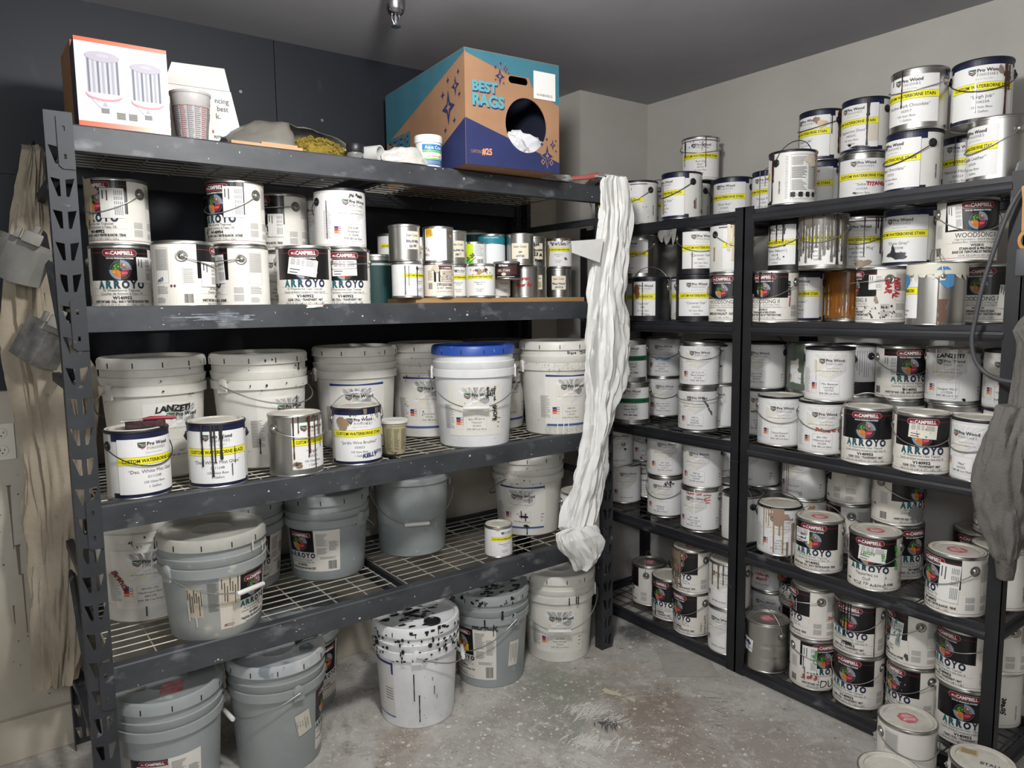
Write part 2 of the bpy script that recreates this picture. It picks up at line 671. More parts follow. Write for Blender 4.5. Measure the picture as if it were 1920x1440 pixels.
def puddle(cx, cy, rx, ry, ang, m, seed, z=.0005, rough=.35):
    rnd = random.Random(seed)
    ph = [rnd.uniform(0, 6.28) for _ in range(5)]
    n = 40
    ca, sa = math.cos(ang), math.sin(ang)
    vs = [(cx, cy, z)]
    for i in range(n):
        a = 2 * PI * i / n
        k = 1 + rough * (.5 * math.sin(2 * a + ph[0]) + .4 * math.sin(3 * a + ph[1]) + .3 * math.sin(7 * a + ph[2]) + .2 * math.sin(11 * a + ph[3]))
        X, Y = rx * k * math.cos(a), ry * k * math.sin(a)
        vs.append((cx + X * ca - Y * sa, cy + X * sa + Y * ca, z))
    d.add(vs, [(0, 1 + i, 1 + (i + 1) % n) for i in range(n)], m)


brn = mat('floor_brown', '75685c', .6, 0, '8b847a', 12, .4, .62)
drk = mat('floor_dark', '4b4b4b', .5, 0, '6c6a66', 20, .5, .7)
crm = mat('floor_cream', 'c9c4ac', .55)
for q in ((1.685, -.27, .035, .016, -1.2, crm, 7), (1.712, -.35, .02, .008, -1.3, crm, 17), (1.53, -.41, .03, .014, -.6, drk, 8), (1.39, -.45, .045, .014, -.75, wm, 19), (1.44, -.50, .02, .01, .3, wm, 23)):
    puddle(*q, .0004)
smear(1.525, -.31, -.8, .10, .07, wm, 120, 3, .006)
smear(1.565, -.38, -1.3, .16, .06, wm, 80, 13, .004)
smear(1.40, -.455, -.75, .13, .05, wm, 120, 4, .006)
smear(1.53, -.42, -.4, .07, .05, drk, 40, 6)
smear(1.70, -.30, -1.2, .14, .04, crm, 24, 5)
smear(1.10, -.37, .6, .3, .2, wm, 22, 8, .003)
smear(1.30, -.55, .6, .4, .3, wm, 26, 9, .003)
smear(1.75, -.65, .5, .4, .25, brn, 26, 10)
smear(1.9, -.6, 1.2, .3, .2, drk, 12, 12, .003)
d.build('paint_spatter', floor, kind='stuff')

# ------------------------------------------------------------------ grey pallet-style rack
RKM = mat('rack_grey', '2b2d31', 0.48, 0.1, '393b40', 5, .42, .7, col3='66686c', scale3=26, lo3=.665, hi3=.74, bump=.03, bscale=60, rvar=.2)
RKD = mat('rack_grey_dusty', '303236', 0.55, 0.05, '45484c', 3.5, .4, .66, col3='6f7174', scale3=11, lo3=.58, hi3=.74, stretch=(1, 1, 1.6))
WIR = mat('deck_wire', 'b5b1a4', 0.5, 0.25, '99958a', 20)
W_, DP, HT = 1.956, 0.61, 1.975
rack = thing('storage_rack', 'dark grey steel rack with slotted posts along the back wall', 'rack', (0, 0, 0))
PW_ = .062


def rack_post(x, y, sx, sy, first):
    """C-section post with two columns of tapered slots; sy = +1 opens to the back"""
    b = MB()
    pitch, th = .0795, .002
    z = .0
    k = 0
    while z < HT - .001:
        z1 = min(z + pitch, HT)
        h = []
        if z1 - z > .07:
            t_, b_ = z1 - .016, z1 - .062
            h = [[(.005, t_), (.025, t_ - .004), (.025, b_), (.0185, b_)], [(PW_ - .005, t_ + .002), (PW_ - .0435 + .022, b_ + .002), (PW_ - .028, b_ + .002), (PW_ - .025, t_ - .002)][::1]]
            h[1] = [(PW_ - .025, t_ - .004), (PW_ - .005, t_), (PW_ - .0185, b_), (PW_ - .025, b_)]
        b.prism([(0, z), (PW_, z), (PW_, z1), (0, z1)], (0, 0, 0), (1, 0, 0), (0, 0, 1), (0, -1, 0), th, RKM, h)
        if z1 - z > .07:
            for xx, dd in ((0, 1), (PW_, -1)):
                b.prism([(0.0, z), (.042, z), (.042, z1), (0.0, z1)], (xx, 0, 0), (0, 1, 0), (0, 0, 1), (dd, 0, 0), th, RKM, [[(.018, z + .036), (.026, z + .036), (.026, z + .05), (.018, z + .05)]])
        else:
            for xx, dd in ((0, 1), (PW_, -1)):
                b.prism([(0, z), (.042, z), (.042, z1), (0, z1)], (xx, 0, 0), (0, 1, 0), (0, 0, 1), (dd, 0, 0), th, RKM)
        z = z1
    me = b.mesh('post')
    return me


pm = rack_post(0, 0, 1, 1, True)
for (x, y, rz) in ((0, 0, 0), (W_ - PW_, 0, 0), (PW_, DP, PI), (W_, DP, PI)):
    o = obj('post', pm, rack)
    o.location = (x, y, 0)
    o.rotation_euler = (0, 0, rz)
LV = [(1.9483, 1.883), (1.4914, 1.4239), (.9626, .892), (.5108, .4379)]
for i, (zt, zb) in enumerate(LV):
    for y, sg in ((0, 1), (DP, -1)):
        b = MB()
        hh = zt - zb
        pr = [(.0, 0), (.0, hh - .004), (.004, hh), (.034, hh), (.034, hh - .014), (.036, hh - .014), (.036, .002), (.034, 0)]
        x0, x1 = .050, W_ - .050
        b.prism(pr, (x0, y - sg * .004, zb), (0, sg, 0), (0, 0, 1), (1, 0, 0), x1 - x0, RKD if sg > 0 else RKM)
        b.build('beam', rack)
        for xe, dd in ((.026, 1), (W_ - .026, -1)):
            b = MB()
            zc = zt + .021
            hgt, wd = .135, .036
            slots = [[(.012, -.03), (.018, -.03), (.018, -.042), (.012, -.042)], [(.012, -.098), (.018, -.098), (.018, -.110), (.012, -.110)]]
            b.prism([(0, -.008), (.009, 0), (wd, 0), (wd, -hgt), (.009, -hgt), (0, -hgt + .008)], (xe, y - sg * .003, zc), (dd, 0, 0), (0, 0, 1), (0, -sg, 0), .003, RKM, slots)
            b.build('beam_connector', rack)
    # wire decking in two panels
    zd = zt - .006
    for (x0, x1) in ((.07, .955), (1.0, W_ - .07)):
        b = MB()
        k = 0
        yy = .045
        while yy < DP - .03:
            b.tube([(x0, yy, zd - .003), (x1, yy, zd - .003)], .0024, WIR, 5)
            yy += .0475
        n = round((x1 - x0) / .105)
        for j in range(n + 1):
            x = x0 + (x1 - x0) * j / n
            b.tube([(x, .036, zd - .0075), (x, DP - .036, zd - .0075)], .0026, WIR, 5)
        b.build('wire_deck', rack)
    for x in (.955, 1.0):
        b = MB()
        b.box((x, DP / 2, zd - .024), (.022, DP - .07, .026), RKM)
        b.build('deck_support', rack)
# end frames: horizontal and diagonal braces
for x in (.02, W_ - .02):
    for z in (.25, .75, 1.28, 1.82):
        b = MB()
        b.box((x, DP / 2, z), (.02, DP - .07, .026), RKM)
        b.build('end_brace', rack)
    for z in (.27, 1.3):
        b = MB()
        b.tube([(x, .04, z), (x, DP - .04, z + .48)], .010, RKM, 4)
        b.build('diagonal_brace', rack)
# scraped white paint on the second beam and the post edge
b = MB()
pmk = mat('rack_scrape', '8d9198', .6, 0, '5c6067', 30, .4, .6)
rnd = random.Random(2)
for i in range(46):
    x, z = .40 + rnd.gauss(0, .035), 1.456 + rnd.gauss(0, .006)
    l, w = rnd.uniform(.03, .09), rnd.uniform(.001, .004)
    b.box((x, -.0046 - i * 2e-5, z + (x - .38) * -.03), (l, .0008, w), pmk)
for i in range(110):
    x = rnd.uniform(.1, 1.85)
    zt, zb = LV[rnd.choice((0, 1, 1, 2, 3))]
    r = rnd.uniform(.0008, .0026)
    b.box((x, -.0046, rnd.uniform(zb + .005, zt - .005)), (r * rnd.choice((1, 1, 3)), .0005, r * rnd.choice((1, 1, 2.5))), mat('rack_fleck', 'c9c9c8', .6))
b.build('paint_flecks', rack, kind='stuff')

# thin plywood strip on the second shelf
t = MB()
t.box((1.447, .31, 1.5), (.78, .53, .0165), mat('plywood', 'b08c60', .6, 0, '8f6c45', 4, .4, .7, stretch=(.3, 1, 6)))
o = t.build('plywood_board', None, label='thin plywood board under the quart cans on the second shelf', category='board')

# ------------------------------------------------------------------ two black shelving units
BKM = mat('shelf_black', '1b1c1f', 0.42, 0.1, '26272b', 7, .45, .7, col3='57585c', scale3=18, lo3=.67, hi3=.76, rvar=.2, bump=.02, bscale=50)
BKB = mat('shelf_black_beam', '222327', 0.36, 0.1, '313236', 5, .4, .68, col3='6c6d70', scale3=9, lo3=.66, hi3=.75, stretch=(1, .6, 1), rvar=.25)
BWR = mat('deck_wire_black', '3a3a3b', .42, .4, '77746c', 14, .5, .8)
XR, XD = 2.183, .457
RL = [1.8235, 1.4046, .935, .508, .047]


def shelving(label, y0, y1):
    root = thing('shelving_unit', label, 'shelving', (0, 0, 0))
    H = 1.835
    for x, y, sx, sy in ((XR, y0, 1, 1), (XR, y1, 1, -1), (XR + XD, y0, -1, 1), (XR + XD, y1, -1, -1)):
        b = MB()
        for z0, z1 in ((0, .86), (.861, H)):
            b.box((x + sx * .0015, y + sy * .02, (z0 + z1) / 2), (.003, .040, z1 - z0), BKM)
            b.box((x + sx * .019, y + sy * .0015, (z0 + z1) / 2), (.038, .003, z1 - z0), BKM)
        b.build('post', root)
    prof = [(.006, 0), (.006, -.016), (-.001, -.019), (-.004, -.026), (-.003, -.036), (.002, -.0445), (.009, -.0475), (.014, -.044), (.014, -.018), (.020, -.018), (.020, 0)]
    for z in RL:
        for xx, sg in ((XR, 1), (XR + XD, -1)):
            b = MB()
            b.prism([(a, q) for a, q in prof], (xx, y0 + .036, z), (sg, 0, 0), (0, 0, 1), (0, 1, 0), (y1 - y0) - .072, BKB)
            b.build('beam', root)
        for yy, sg in ((y0 + .003, 1), (y1 - .003, -1)):
            b = MB()
            b.prism(prof, (XR + .03, yy, z), (0, sg, 0), (0, 0, 1), (1, 0, 0), XD - .06, BKB)
            b.build('side_beam', root)
        b = MB()
        zd = z - .003
        n = 9
        for i in range(n):
            x = XR + .03 + (XD - .06) * i / (n - 1)
            b.tube([(x, y0 + .01, zd - .002), (x, y1 - .01, zd - .002)], .002, BWR, 5)
        n = 9
        for i in range(n):
            y = y0 + .03 + (y1 - y0 - .06) * i / (n - 1)
            for e in (0, .013):
                b.tube([(XR + .012, y + e, zd - .006), (XR + XD - .012, y + e, zd - .006)], .0024, BWR, 5)
        b.build('wire_deck', root)
    return root


shelving('black wire shelving unit standing in the corner behind the grey rack', -.4626, .452)
shelving('black wire shelving unit with a sweatshirt hung over its end post', -1.381, -.4652)


# where every can and bucket stands: x, y, z of its base, heading of its label, size
POS = {
    'A1': (0.196, 0.312, 1.4780, -99, 'g'),
    'A2': (0.201, 0.313, 1.6700, -144, 'g'),
    'A3': (0.322, 0.082, 1.4780, -15, 'g'),
    'A4': (0.507, 0.162, 1.4780, 165, 'g'),
    'A5': (0.502, 0.162, 1.6700, -152, 'g'),
    'A5b': (0.577, 0.494, 1.6700, -126, 'g'),
    'A5c': (0.567, 0.496, 1.4780, -126, 'g'),
    'A6': (0.710, 0.349, 1.6700, -166, 'g'),
    'A6b': (0.703, 0.353, 1.4780, -117, 'g'),
    'A7': (0.676, 0.075, 1.4780, -111, 'g'),
    'A8': (0.837, 0.131, 1.4780, -114, 'g'),
    'A9': (0.829, 0.133, 1.6700, -84, 'g'),
    'A9b': (0.880, 0.366, 1.6700, -173, 'g'),
    'A9c': (0.873, 0.366, 1.4780, -173, 'g'),
    'A10': (1.051, 0.338, 1.4780, -96, 'g'),
    'q1': (1.120, 0.544, 1.5090, -81, 'q'),
    'q2': (1.233, 0.535, 1.5090, -118, 'q'),
    'q3': (1.048, 0.084, 1.5090, -71, 'q'),
    'q4': (1.174, 0.085, 1.5090, -109, 'q'),
    'q5': (1.289, 0.179, 1.5090, -97, 'q'),
    'q6': (1.359, 0.091, 1.5090, -124, 'q'),
    'q7': (1.512, 0.202, 1.5090, -94, 'q'),
    'q8': (1.614, 0.153, 1.5090, -133, 'q'),
    'q9': (1.709, 0.216, 1.5090, -113, 'q'),
    'q10': (1.852, 0.351, 1.5090, -119, 'q'),
    'q11': (1.866, 0.239, 1.5090, -130, 'q'),
    'u1': (1.152, 0.394, 1.6330, -108, 'q'),
    'u2': (1.041, 0.087, 1.6330, -87, 'q'),
    'u3': (1.316, 0.464, 1.6330, -120, 'q'),
    'u4': (1.175, 0.085, 1.6330, -129, 'q'),
    'u5': (1.292, 0.177, 1.6330, -100, 'q'),
    'u6': (1.631, 0.528, 1.6330, -124, 'q'),
    'u7': (1.397, 0.189, 1.6150, -159, 'p'),
    'u8': (1.498, 0.215, 1.6330, -125, 'q'),
    'u9': (1.484, 0.096, 1.5770, -126, 'o'),
    'u10': (1.583, 0.140, 1.6330, -127, 'q'),
    'u11': (1.706, 0.214, 1.6330, -113, 'q'),
    'u12': (1.866, 0.234, 1.6330, -135, 'q'),
    'C1': (0.174, 0.100, 0.9600, -71, 'g'),
    'C2': (0.388, 0.087, 0.9600, -106, 'g'),
    'C3': (0.624, 0.075, 0.9600, -72, 'g'),
    'C4': (0.845, 0.098, 0.9600, -109, 'g'),
    'cup1': (1.008, 0.139, 0.9600, -107, 'cup'),
    'B1': (0.279, 0.381, 0.9600, -72, 'b5'),
    'B2': (0.597, 0.318, 0.9600, -70, 'b5'),
    'B3': (0.989, 0.409, 0.9600, -113, 'b5'),
    'B4': (1.319, 0.441, 0.9600, -118, 'b5'),
    'B5': (1.348, 0.134, 0.9600, -121, 'b5'),
    'B6': (1.625, 0.404, 0.9600, -95, 'b5'),
    'B7': (1.763, 0.129, 0.9600, -108, 'b5'),
    'D1': (0.229, 0.404, 0.5080, -99, 'b5'),
    'D2': (0.368, 0.129, 0.5080, -36, 'b3'),
    'D3': (0.535, 0.441, 0.5080, -75, 'b3'),
    'D4': (0.833, 0.366, 0.5080, -160, 'b3'),
    'D5': (1.202, 0.385, 0.5080, -109, 'bs'),
    'D6': (1.731, 0.295, 0.5080, -140, 'b5'),
    'q13': (1.422, 0.090, 0.5080, -98, 'q'),
    'D7': (1.837, 0.075, 0.5080, -112, 'g'),
    'F1': (0.215, 0.135, 0.0000, -108, 'b5'),
    'F2': (0.547, 0.137, 0.0000, -28, 'b5'),
    'F3': (0.726, 0.432, 0.0000, -39, 'b5'),
    'F4': (1.045, 0.088, 0.0000, 169, 'b5'),
    'F5': (1.415, 0.147, 0.0000, -173, 'b5'),
    'F6': (1.761, 0.132, 0.0000, -128, 'b5'),
    'S1a': (2.278, 0.355, 1.8240, -114, 'g'),
    'S1b': (2.269, 0.156, 1.8240, 171, 'g'),
    'S1c': (2.505, 0.251, 1.8240, -158, 'g'),
    'S1d': (2.262, -0.095, 1.8240, 163, 'g'),
    'S1e': (2.497, 0.046, 1.8240, 175, 'g'),
    'S1f': (2.519, 0.018, 2.0160, -141, 'g'),
    'S1g': (2.554, -0.136, 1.8240, -170, 'g'),
    'S1h': (2.554, -0.334, 1.8240, -174, 'g'),
    'S1i': (2.262, -0.610, 1.8240, 80, 'g'),
    'S1j': (2.554, -0.550, 1.8240, 175, 'g'),
    'S1k': (2.547, -0.550, 2.0160, 166, 'g'),
    'S1l': (2.527, -0.729, 1.8240, -152, 'g'),
    'S1m': (2.529, -0.735, 2.0160, 172, 'g'),
    'S1n': (2.331, -1.004, 1.8240, 153, 'g'),
    'S1o': (2.336, -1.010, 2.0160, 180, 'g'),
    'S1p': (2.554, -1.079, 1.8240, -178, 'g'),
    'S1q': (2.410, -1.164, 2.0160, -157, 'g'),
    'S1r': (2.351, -1.244, 1.8240, 146, 'g'),
    'S2a': (2.286, 0.355, 1.5940, 154, 'g'),
    'S2d': (2.262, 0.355, 1.4020, -174, 'g'),
    'S2b': (2.316, 0.187, 1.5940, -179, 'g'),
    'S2c': (2.263, 0.075, 1.4020, -162, 'g'),
    'S2bb': (2.360, 0.215, 1.4020, -137, 'g'),
    'S2e': (2.263, -0.179, 1.5940, -129, 'g'),
    'S2ee': (2.262, -0.179, 1.4020, -141, 'g'),
    'S2f': (2.262, -0.350, 1.5940, -101, 'g'),
    'S2g': (2.377, -0.052, 1.4020, -148, 'g'),
    'S2h': (2.262, -0.350, 1.4020, -168, 'g'),
    'S2i': (2.362, -0.550, 1.5940, 167, 'g'),
    'S2j': (2.307, -0.713, 1.5940, -165, 'g'),
    'S2k': (2.518, -0.741, 1.5940, -162, 'g'),
    'S2l': (2.428, -0.958, 1.5940, 179, 'g'),
    'S2m': (2.329, -1.175, 1.5940, -138, 'g'),
    'S2n': (2.433, -0.550, 1.4020, -158, 'g'),
    'S2o': (2.262, -0.550, 1.4020, -176, 'g'),
    'S2p': (2.554, -0.672, 1.4020, 171, 'g'),
    'S2q': (2.548, -0.843, 1.4020, -179, 'g'),
    'S2s': (2.385, -0.893, 1.4020, 131, 'g'),
    'S2t': (2.262, -1.123, 1.4020, 125, 'g'),
    'S2u': (2.554, -1.161, 1.4020, -178, 'g'),
    'T1a': (2.262, 0.206, 1.1240, -136, 'g'),
    'T1b': (2.262, 0.185, 0.9320, -141, 'g'),
    'T1c': (2.264, 0.355, 0.9320, -114, 'g'),
    'T1d': (2.543, 0.243, 1.1240, -146, 'g'),
    'T1e': (2.541, 0.245, 0.9320, -138, 'g'),
    'T1f': (2.323, -0.153, 1.1240, -146, 'g'),
    'T1g': (2.323, -0.147, 0.9320, -149, 'g'),
    'T1h': (2.491, -0.125, 1.1240, -163, 'g'),
    'T1i': (2.493, -0.132, 0.9320, -163, 'g'),
    'T2a': (2.469, -0.373, 1.1240, -168, 'g'),
    'T2b': (2.469, -0.373, 0.9320, -158, 'g'),
    'T2c': (2.513, -0.550, 1.1240, -171, 'g'),
    'T2cc': (2.520, -0.550, 0.9320, -149, 'g'),
    'T2d': (2.307, -0.753, 1.1240, -150, 'g'),
    'T2e': (2.549, -0.718, 1.1240, -22, 'g'),
    'T2ee': (2.553, -0.718, 0.9320, -152, 'g'),
    'T2f': (2.552, -0.889, 1.1240, -133, 'g'),
    'T2g': (2.551, -1.067, 1.1240, -168, 'g'),
    'T2h': (2.552, -1.249, 1.1240, -173, 'g'),
    'T2fx': (2.554, -0.891, 0.9320, -115, 'g'),
    'T2gx': (2.554, -1.077, 0.9320, -148, 'g'),
    'T2hx': (2.554, -1.256, 0.9320, -161, 'g'),
    'T2i': (2.319, -0.550, 0.9320, -147, 'g'),
    'T2j': (2.299, -0.737, 0.9320, -150, 'g'),
    'T2k': (2.262, -0.926, 0.9320, -158, 'g'),
    'T2l': (2.263, -1.103, 0.9320, -156, 'g'),
    'T2m': (2.275, -1.273, 0.9320, 162, 'g'),
    'U1a': (2.517, 0.355, 0.6980, -120, 'g'),
    'U1b': (2.554, 0.354, 0.5060, -152, 'g'),
    'U1c': (2.383, 0.354, 0.5060, -125, 'g'),
    'U1cc': (2.328, 0.355, 0.6980, -125, 'g'),
    'U1d': (2.354, 0.062, 0.6980, -139, 'g'),
    'U1e': (2.355, 0.058, 0.5060, -155, 'g'),
    'U1f': (2.313, -0.185, 0.6980, -159, 'g'),
    'U1g': (2.308, -0.181, 0.5060, -161, 'g'),
    'U1h': (2.474, -0.222, 0.5060, -179, 'g'),
    'U1i': (2.554, -0.112, 0.6980, -163, 'g'),
    'U1ii': (2.554, -0.071, 0.5060, -162, 'g'),
    'U2a': (2.525, -0.322, 0.6980, 172, 'g'),
    'U2b': (2.340, -0.373, 0.5060, 155, 'g'),
    'U2b2': (2.554, -0.373, 0.5060, -147, 'g'),
    'U2c': (2.484, -0.558, 0.6980, -177, 'g'),
    'U2cc': (2.486, -0.564, 0.5060, -139, 'g'),
    'U2d': (2.550, -0.715, 0.6980, 93, 'g'),
    'U2dd': (2.554, -0.721, 0.5060, 120, 'g'),
    'U2e': (2.427, -0.957, 0.6980, -105, 'g'),
    'U2f': (2.433, -0.962, 0.5060, -113, 'g'),
    'U2g': (2.314, -0.563, 0.5060, -147, 'g'),
    'U2h': (2.267, -0.758, 0.5060, -165, 'g'),
    'U2i': (2.262, -0.966, 0.5060, -166, 'g'),
    'U2j': (2.262, -1.224, 0.5060, 149, 'g'),
    'U2k': (2.554, -1.244, 0.6980, 169, 'g'),
    'U2kk': (2.554, -1.183, 0.5060, 180, 'g'),
    'U2l': (2.420, -1.290, 0.5060, 79, 'g'),
    'V1a': (2.373, 0.170, 0.0470, 122, 'g'),
    'V1b': (2.322, -0.005, 0.0470, -175, 'g'),
    'V1c': (2.270, -0.172, 0.2390, 173, 'g'),
    'V1d': (2.280, -0.170, 0.0470, 169, 'g'),
    'V1e': (2.495, 0.050, 0.0470, -140, 'g'),
    'V1f': (2.404, -0.277, 0.2390, 176, 'g'),
    'V1g': (2.408, -0.283, 0.0470, 176, 'g'),
    'W1': (2.263, -0.555, 0.0470, 163, 'g'),
    'W2': (2.262, -0.373, 0.2390, -174, 'g'),
    'W2b': (2.263, -0.373, 0.0470, -174, 'g'),
    'W3': (2.554, -0.361, 0.2390, -166, 'g'),
    'W3b': (2.554, -0.373, 0.0470, -167, 'g'),
    'W4': (2.498, -0.550, 0.2390, 151, 'g'),
    'W4b': (2.510, -0.550, 0.0470, -149, 'g'),
    'W5': (2.288, -0.734, 0.2390, 138, 'g'),
    'W6': (2.288, -0.738, 0.0470, -120, 'g'),
    'W7': (2.297, -0.904, 0.2390, -178, 'g'),
    'W8': (2.298, -0.908, 0.0470, -179, 'g'),
    'W9': (2.365, -1.062, 0.2390, 128, 'g'),
    'W10': (2.366, -1.066, 0.0470, 156, 'g'),
    'W11': (2.350, -1.232, 0.2390, 158, 'g'),
    'W12': (2.354, -1.236, 0.0470, -160, 'g'),
    'W13': (2.554, -1.260, 0.2390, 138, 'g'),
    'W14': (2.554, -1.248, 0.0470, 79, 'g'),
    'X1': (2.063, -1.188, 0.0000, 54, 'g'),
    'X2': (1.767, -1.279, 0.0000, -35, 'g'),
    'X3': (2.009, -1.418, 0.0000, -161, 'g'),
}


# ------------------------------------------------------------------ label designs
GH = 0.192          # gallon can
RED, ORG, TEAL = P('9c1c2c'), P('e07a28'), P('1f5f66')
TEAL2, NAVT, MAROON = P('1d4654'), P('1b2a47'), P('7a1426')
BLK = mat('print_black_gloss', '141315', 0.32)
SILV = P('b9b4ad')
HEXG, HEXC, HEXL = P('dbdad9'), P('e0dccd'), P('ebeae8')
HANDB, HANDN, HANDR, HANDG = P('16161a'), P('23306f'), P('b3232c'), P('3f9a3c')


def logo(L, u, v, h, res=1.0, faint=False):
    """shield of three chevrons with the two-line word mark; h is the cap height of the first line"""
    s = h * 2.1
    x = u - h * 2.6
    g, b, r = (P('2f6b4a'), P('222224'), P('a34a35')) if not faint else (P('50705e'), P('39393b'), P('8f5a4c'))
    k = s / 2
    L.poly([(x - k, v + k * .95), (x + k, v + k * .95), (x + k, v + k * .55), (x, v + k * .05), (x - k, v + k * .55)][:2] + [(x + k, v + k * .62), (x + k * .2, v + k * .3), (x - k, v + k * .75)], g, 5)
    L.poly([(x - k, v + k * .62), (x, v + k * .05), (x, v - k * .25), (x - k, v + k * .3)], b, 5)
    L.poly([(x, v - k * .25), (x, v + k * .05), (x + k, v + k * .55), (x + k, v + k * .25)], r, 5)
    L.poly([(x - k * .9, v + k * .1), (x, v - k * .42), (x, v - k * .75), (x - k * .9, v - k * .2)], b, 5)
    L.poly([(x, v - k * .75), (x, v - k * .42), (x + k, v + k * .08), (x + k, v - k * .2)], b, 5)
    L.poly([(x, v - k), (x, v - k * .86), (x + k * .8, v - k * .42), (x + k * .8, v - k * .55)], r, 5)
    L.text('Pro Wood', u - h * 1.25, v + h * 0.45, h, INK, 6, al='l', bold=0.022)
    L.text('FINISHES', u - h * 1.25, v - h * 0.85, h * 0.82, P('8b8987'), 6, al='l', sp=1.25)


def art_stain(L, name='', num='', base='105 Stain Base', size='1 Gallon', word='STAIN', body='navy', two=None, H=GH, half=0.093, serif=False, barc=True):
    vb, vt = 0.014, 0.168
    if body in ('navy', 'purple', 'white'):
        if body == 'navy':
            L.rect(-0.112, 0.163, 0.112, 0.186, NAVY, 1)
            L.rect(-0.112, 0.005, 0.112, 0.019, NAVY, 1)
        else:
            L.rect(-0.112, 0.172, 0.112, 0.176, P('5a3a72'), 1)
    if body == 'steel':
        vb, vt = 0.022, 0.168
    if body == 'black':
        vb, vt = 0.024, 0.172
    L.rect(-half, vb, half, vt, PAPER, 2)
    if body in ('navy', 'white'):
        L.rect(half, vb, half + 0.0007, vt, INK, 2)
        L.rect(-half, vb, half, vb + .0007, INK, 3)
    logo(L, -0.004, 0.149, 0.0098)
    L.text('Beyond The Surface', 0.004, 0.1285, 0.0042, P('a5a3a0'), 3, shear=0.2)
    L.rect(-half, 0.096, half, 0.118, INK, 3)
    L.rect(-half, 0.0967, half, 0.1173, YEL, 4)
    L.text('CUSTOM WATERBORNE ' + word, 0, 0.107, 0.0098, INK, 5, w=2 * half - 0.024, bold=0.022)
    q = '“' + name + '”'
    if two:
        L.text('“' + name, 0, 0.083, 0.0082, INK, 3, maxw=0.12)
        L.text(two + '”', 0, 0.071, 0.0082, INK, 3, maxw=0.12)
        L.text(num, 0, 0.058, 0.0074, INK, 3)
    else:
        L.text(q, 0, 0.077, 0.0096, INK, 3, maxw=0.135)
        L.text(num, 0, 0.061, 0.0076, INK, 3)
    L.text(base, 0, 0.046, 0.0068, P('3a3a3a'), 3)
    L.text(size, 0, 0.033, 0.0072, INK, 3)
    if body == 'navy' or body == 'white' or body == 'purple':
        L.barcode(0.142, 0.04, 0.148, 0.085, INK, 2, vert=True)
        L.lines(0.166, 0.02, 0.176, 0.17, 26, P('55555a'), 1, 0.22, 3, False)
        # back panel
        L.frame(0.184, 0.018, 0.300, 0.172, 0.0006, INK, 2)
        L.lines(0.187, 0.135, 0.24, 0.165, 7, GREYI, 2, 0.45, 1)
        L.lines(0.187, 0.09, 0.24, 0.13, 9, P('666666'), 2, 0.45, 2)
        L.lines(0.187, 0.048, 0.24, 0.085, 8, GREYI, 2, 0.45, 3)
        L.lines(0.246, 0.052, 0.297, 0.165, 24, P('777777'), 2, 0.42, 4)
        for i in range(4):
            x = 0.194 + i * 0.026
            L.poly([(x, 0.022), (x + .013, 0.0335), (x, 0.045), (x - .013, 0.0335)], INK, 3)
            L.poly([(x, 0.0235), (x + .0115, 0.0335), (x, 0.0435), (x - .0115, 0.0335)], PAPER, 4)
            L.rect(x - .009, 0.0255, x + .0065, 0.0415, INK, 5)


def art_hexes(L, u0, u1, v0, v1):
    """the grey and cream faceted pattern behind the word mark"""
    w, h, c = u1 - u0, v1 - v0, (u0 + u1) / 2

    def q(pts, m, l=2):
        L.poly([(u0 + a * w, v0 + b * h) for a, b in pts], m, l)
    q([(0, 1), (1, 1), (1, .36), (.52, .0), (0, .30)], HEXG, 2)
    q([(0, .30), (.52, 0), (.52, .16), (0, .62)], HEXC, 3)
    q([(0, .62), (.52, .16), (.80, .34), (.10, .86), (0, .86)], P('dfddd6'), 3)
    q([(.52, .0), (1, .36), (1, .52), (.52, .16)], P('d6d6d7'), 3)
    for a in (-.46, -.28, -.1, .1, .28, .46):
        q([(.5 + a * .3, .74), (.5 + a * .34, .74), (.5 + a * 1.15 + .025, 1.0), (.5 + a * 1.15 - .025, 1.0)], HEXL, 4)
    q([(0, .22), (.10, .17), (1.0, .80), (1.0, .90)], HEXL, 4)
    q([(0, .93), (0, .82), (.20, .68), (.30, .72)], HEXL, 4)


def art_white(L, lines, sheen='FNR 380 Low Sheen', H=GH, topband=True, k=1.0, left=True):
    """full white wrap with the faceted pattern"""
    L.rect(-PI * L.R, 0.013, PI * L.R, H - 0.018, PAPER, 1)
    art_hexes(L, -0.056, 0.056, 0.078, H - 0.022)
    logo(L, 0.0, 0.144, 0.0098)
    L.text('Beyond The Surface', 0.012, 0.121, 0.0040, P('a89f88'), 6, shear=0.2)
    L.text('301.424.9003 • prowoodfinishes.com', -0.004, 0.1105, 0.0040, P('3a3a3a'), 6)
    L.frame(-0.032, 0.022, 0.034, 0.076, 0.0006, P('a9a8a6'), 3)
    n = len(lines) + 1
    for i, t in enumerate(list(lines) + [sheen]):
        L.text(t, 0, 0.031 + (n - 1 - i) * 0.0112, 0.0070, P('2c2c2e'), 3, maxw=0.062)
    # small colour table
    x = -0.062
    for i, c in enumerate(('2c2f63', 'a8263c', 'e0813a')):
        L.rect(x, 0.062 - i * 0.0075, x + 0.02, 0.0685 - i * 0.0075, P(c), 3)
        L.rect(x + .0125, 0.0632 - i * 0.0075, x + .0155, 0.0672 - i * 0.0075, PAPER, 4)
        L.rect(x + .0165, 0.0632 - i * 0.0075, x + .0193, 0.0672 - i * 0.0075, PAPER, 4)
    L.frame(x, 0.03, x + 0.02, 0.0465, 0.0005, P('b5b4b2'), 3)
    L.lines(-0.098, 0.03, -0.07, 0.12, 18, P('b0afad'), 2, 0.4, 3)
    for i in range(3):
        L.rect(0.104, 0.058 - i * .012, 0.116 - i * .004, 0.061 - i * .012, P('3c3c3e'), 2)


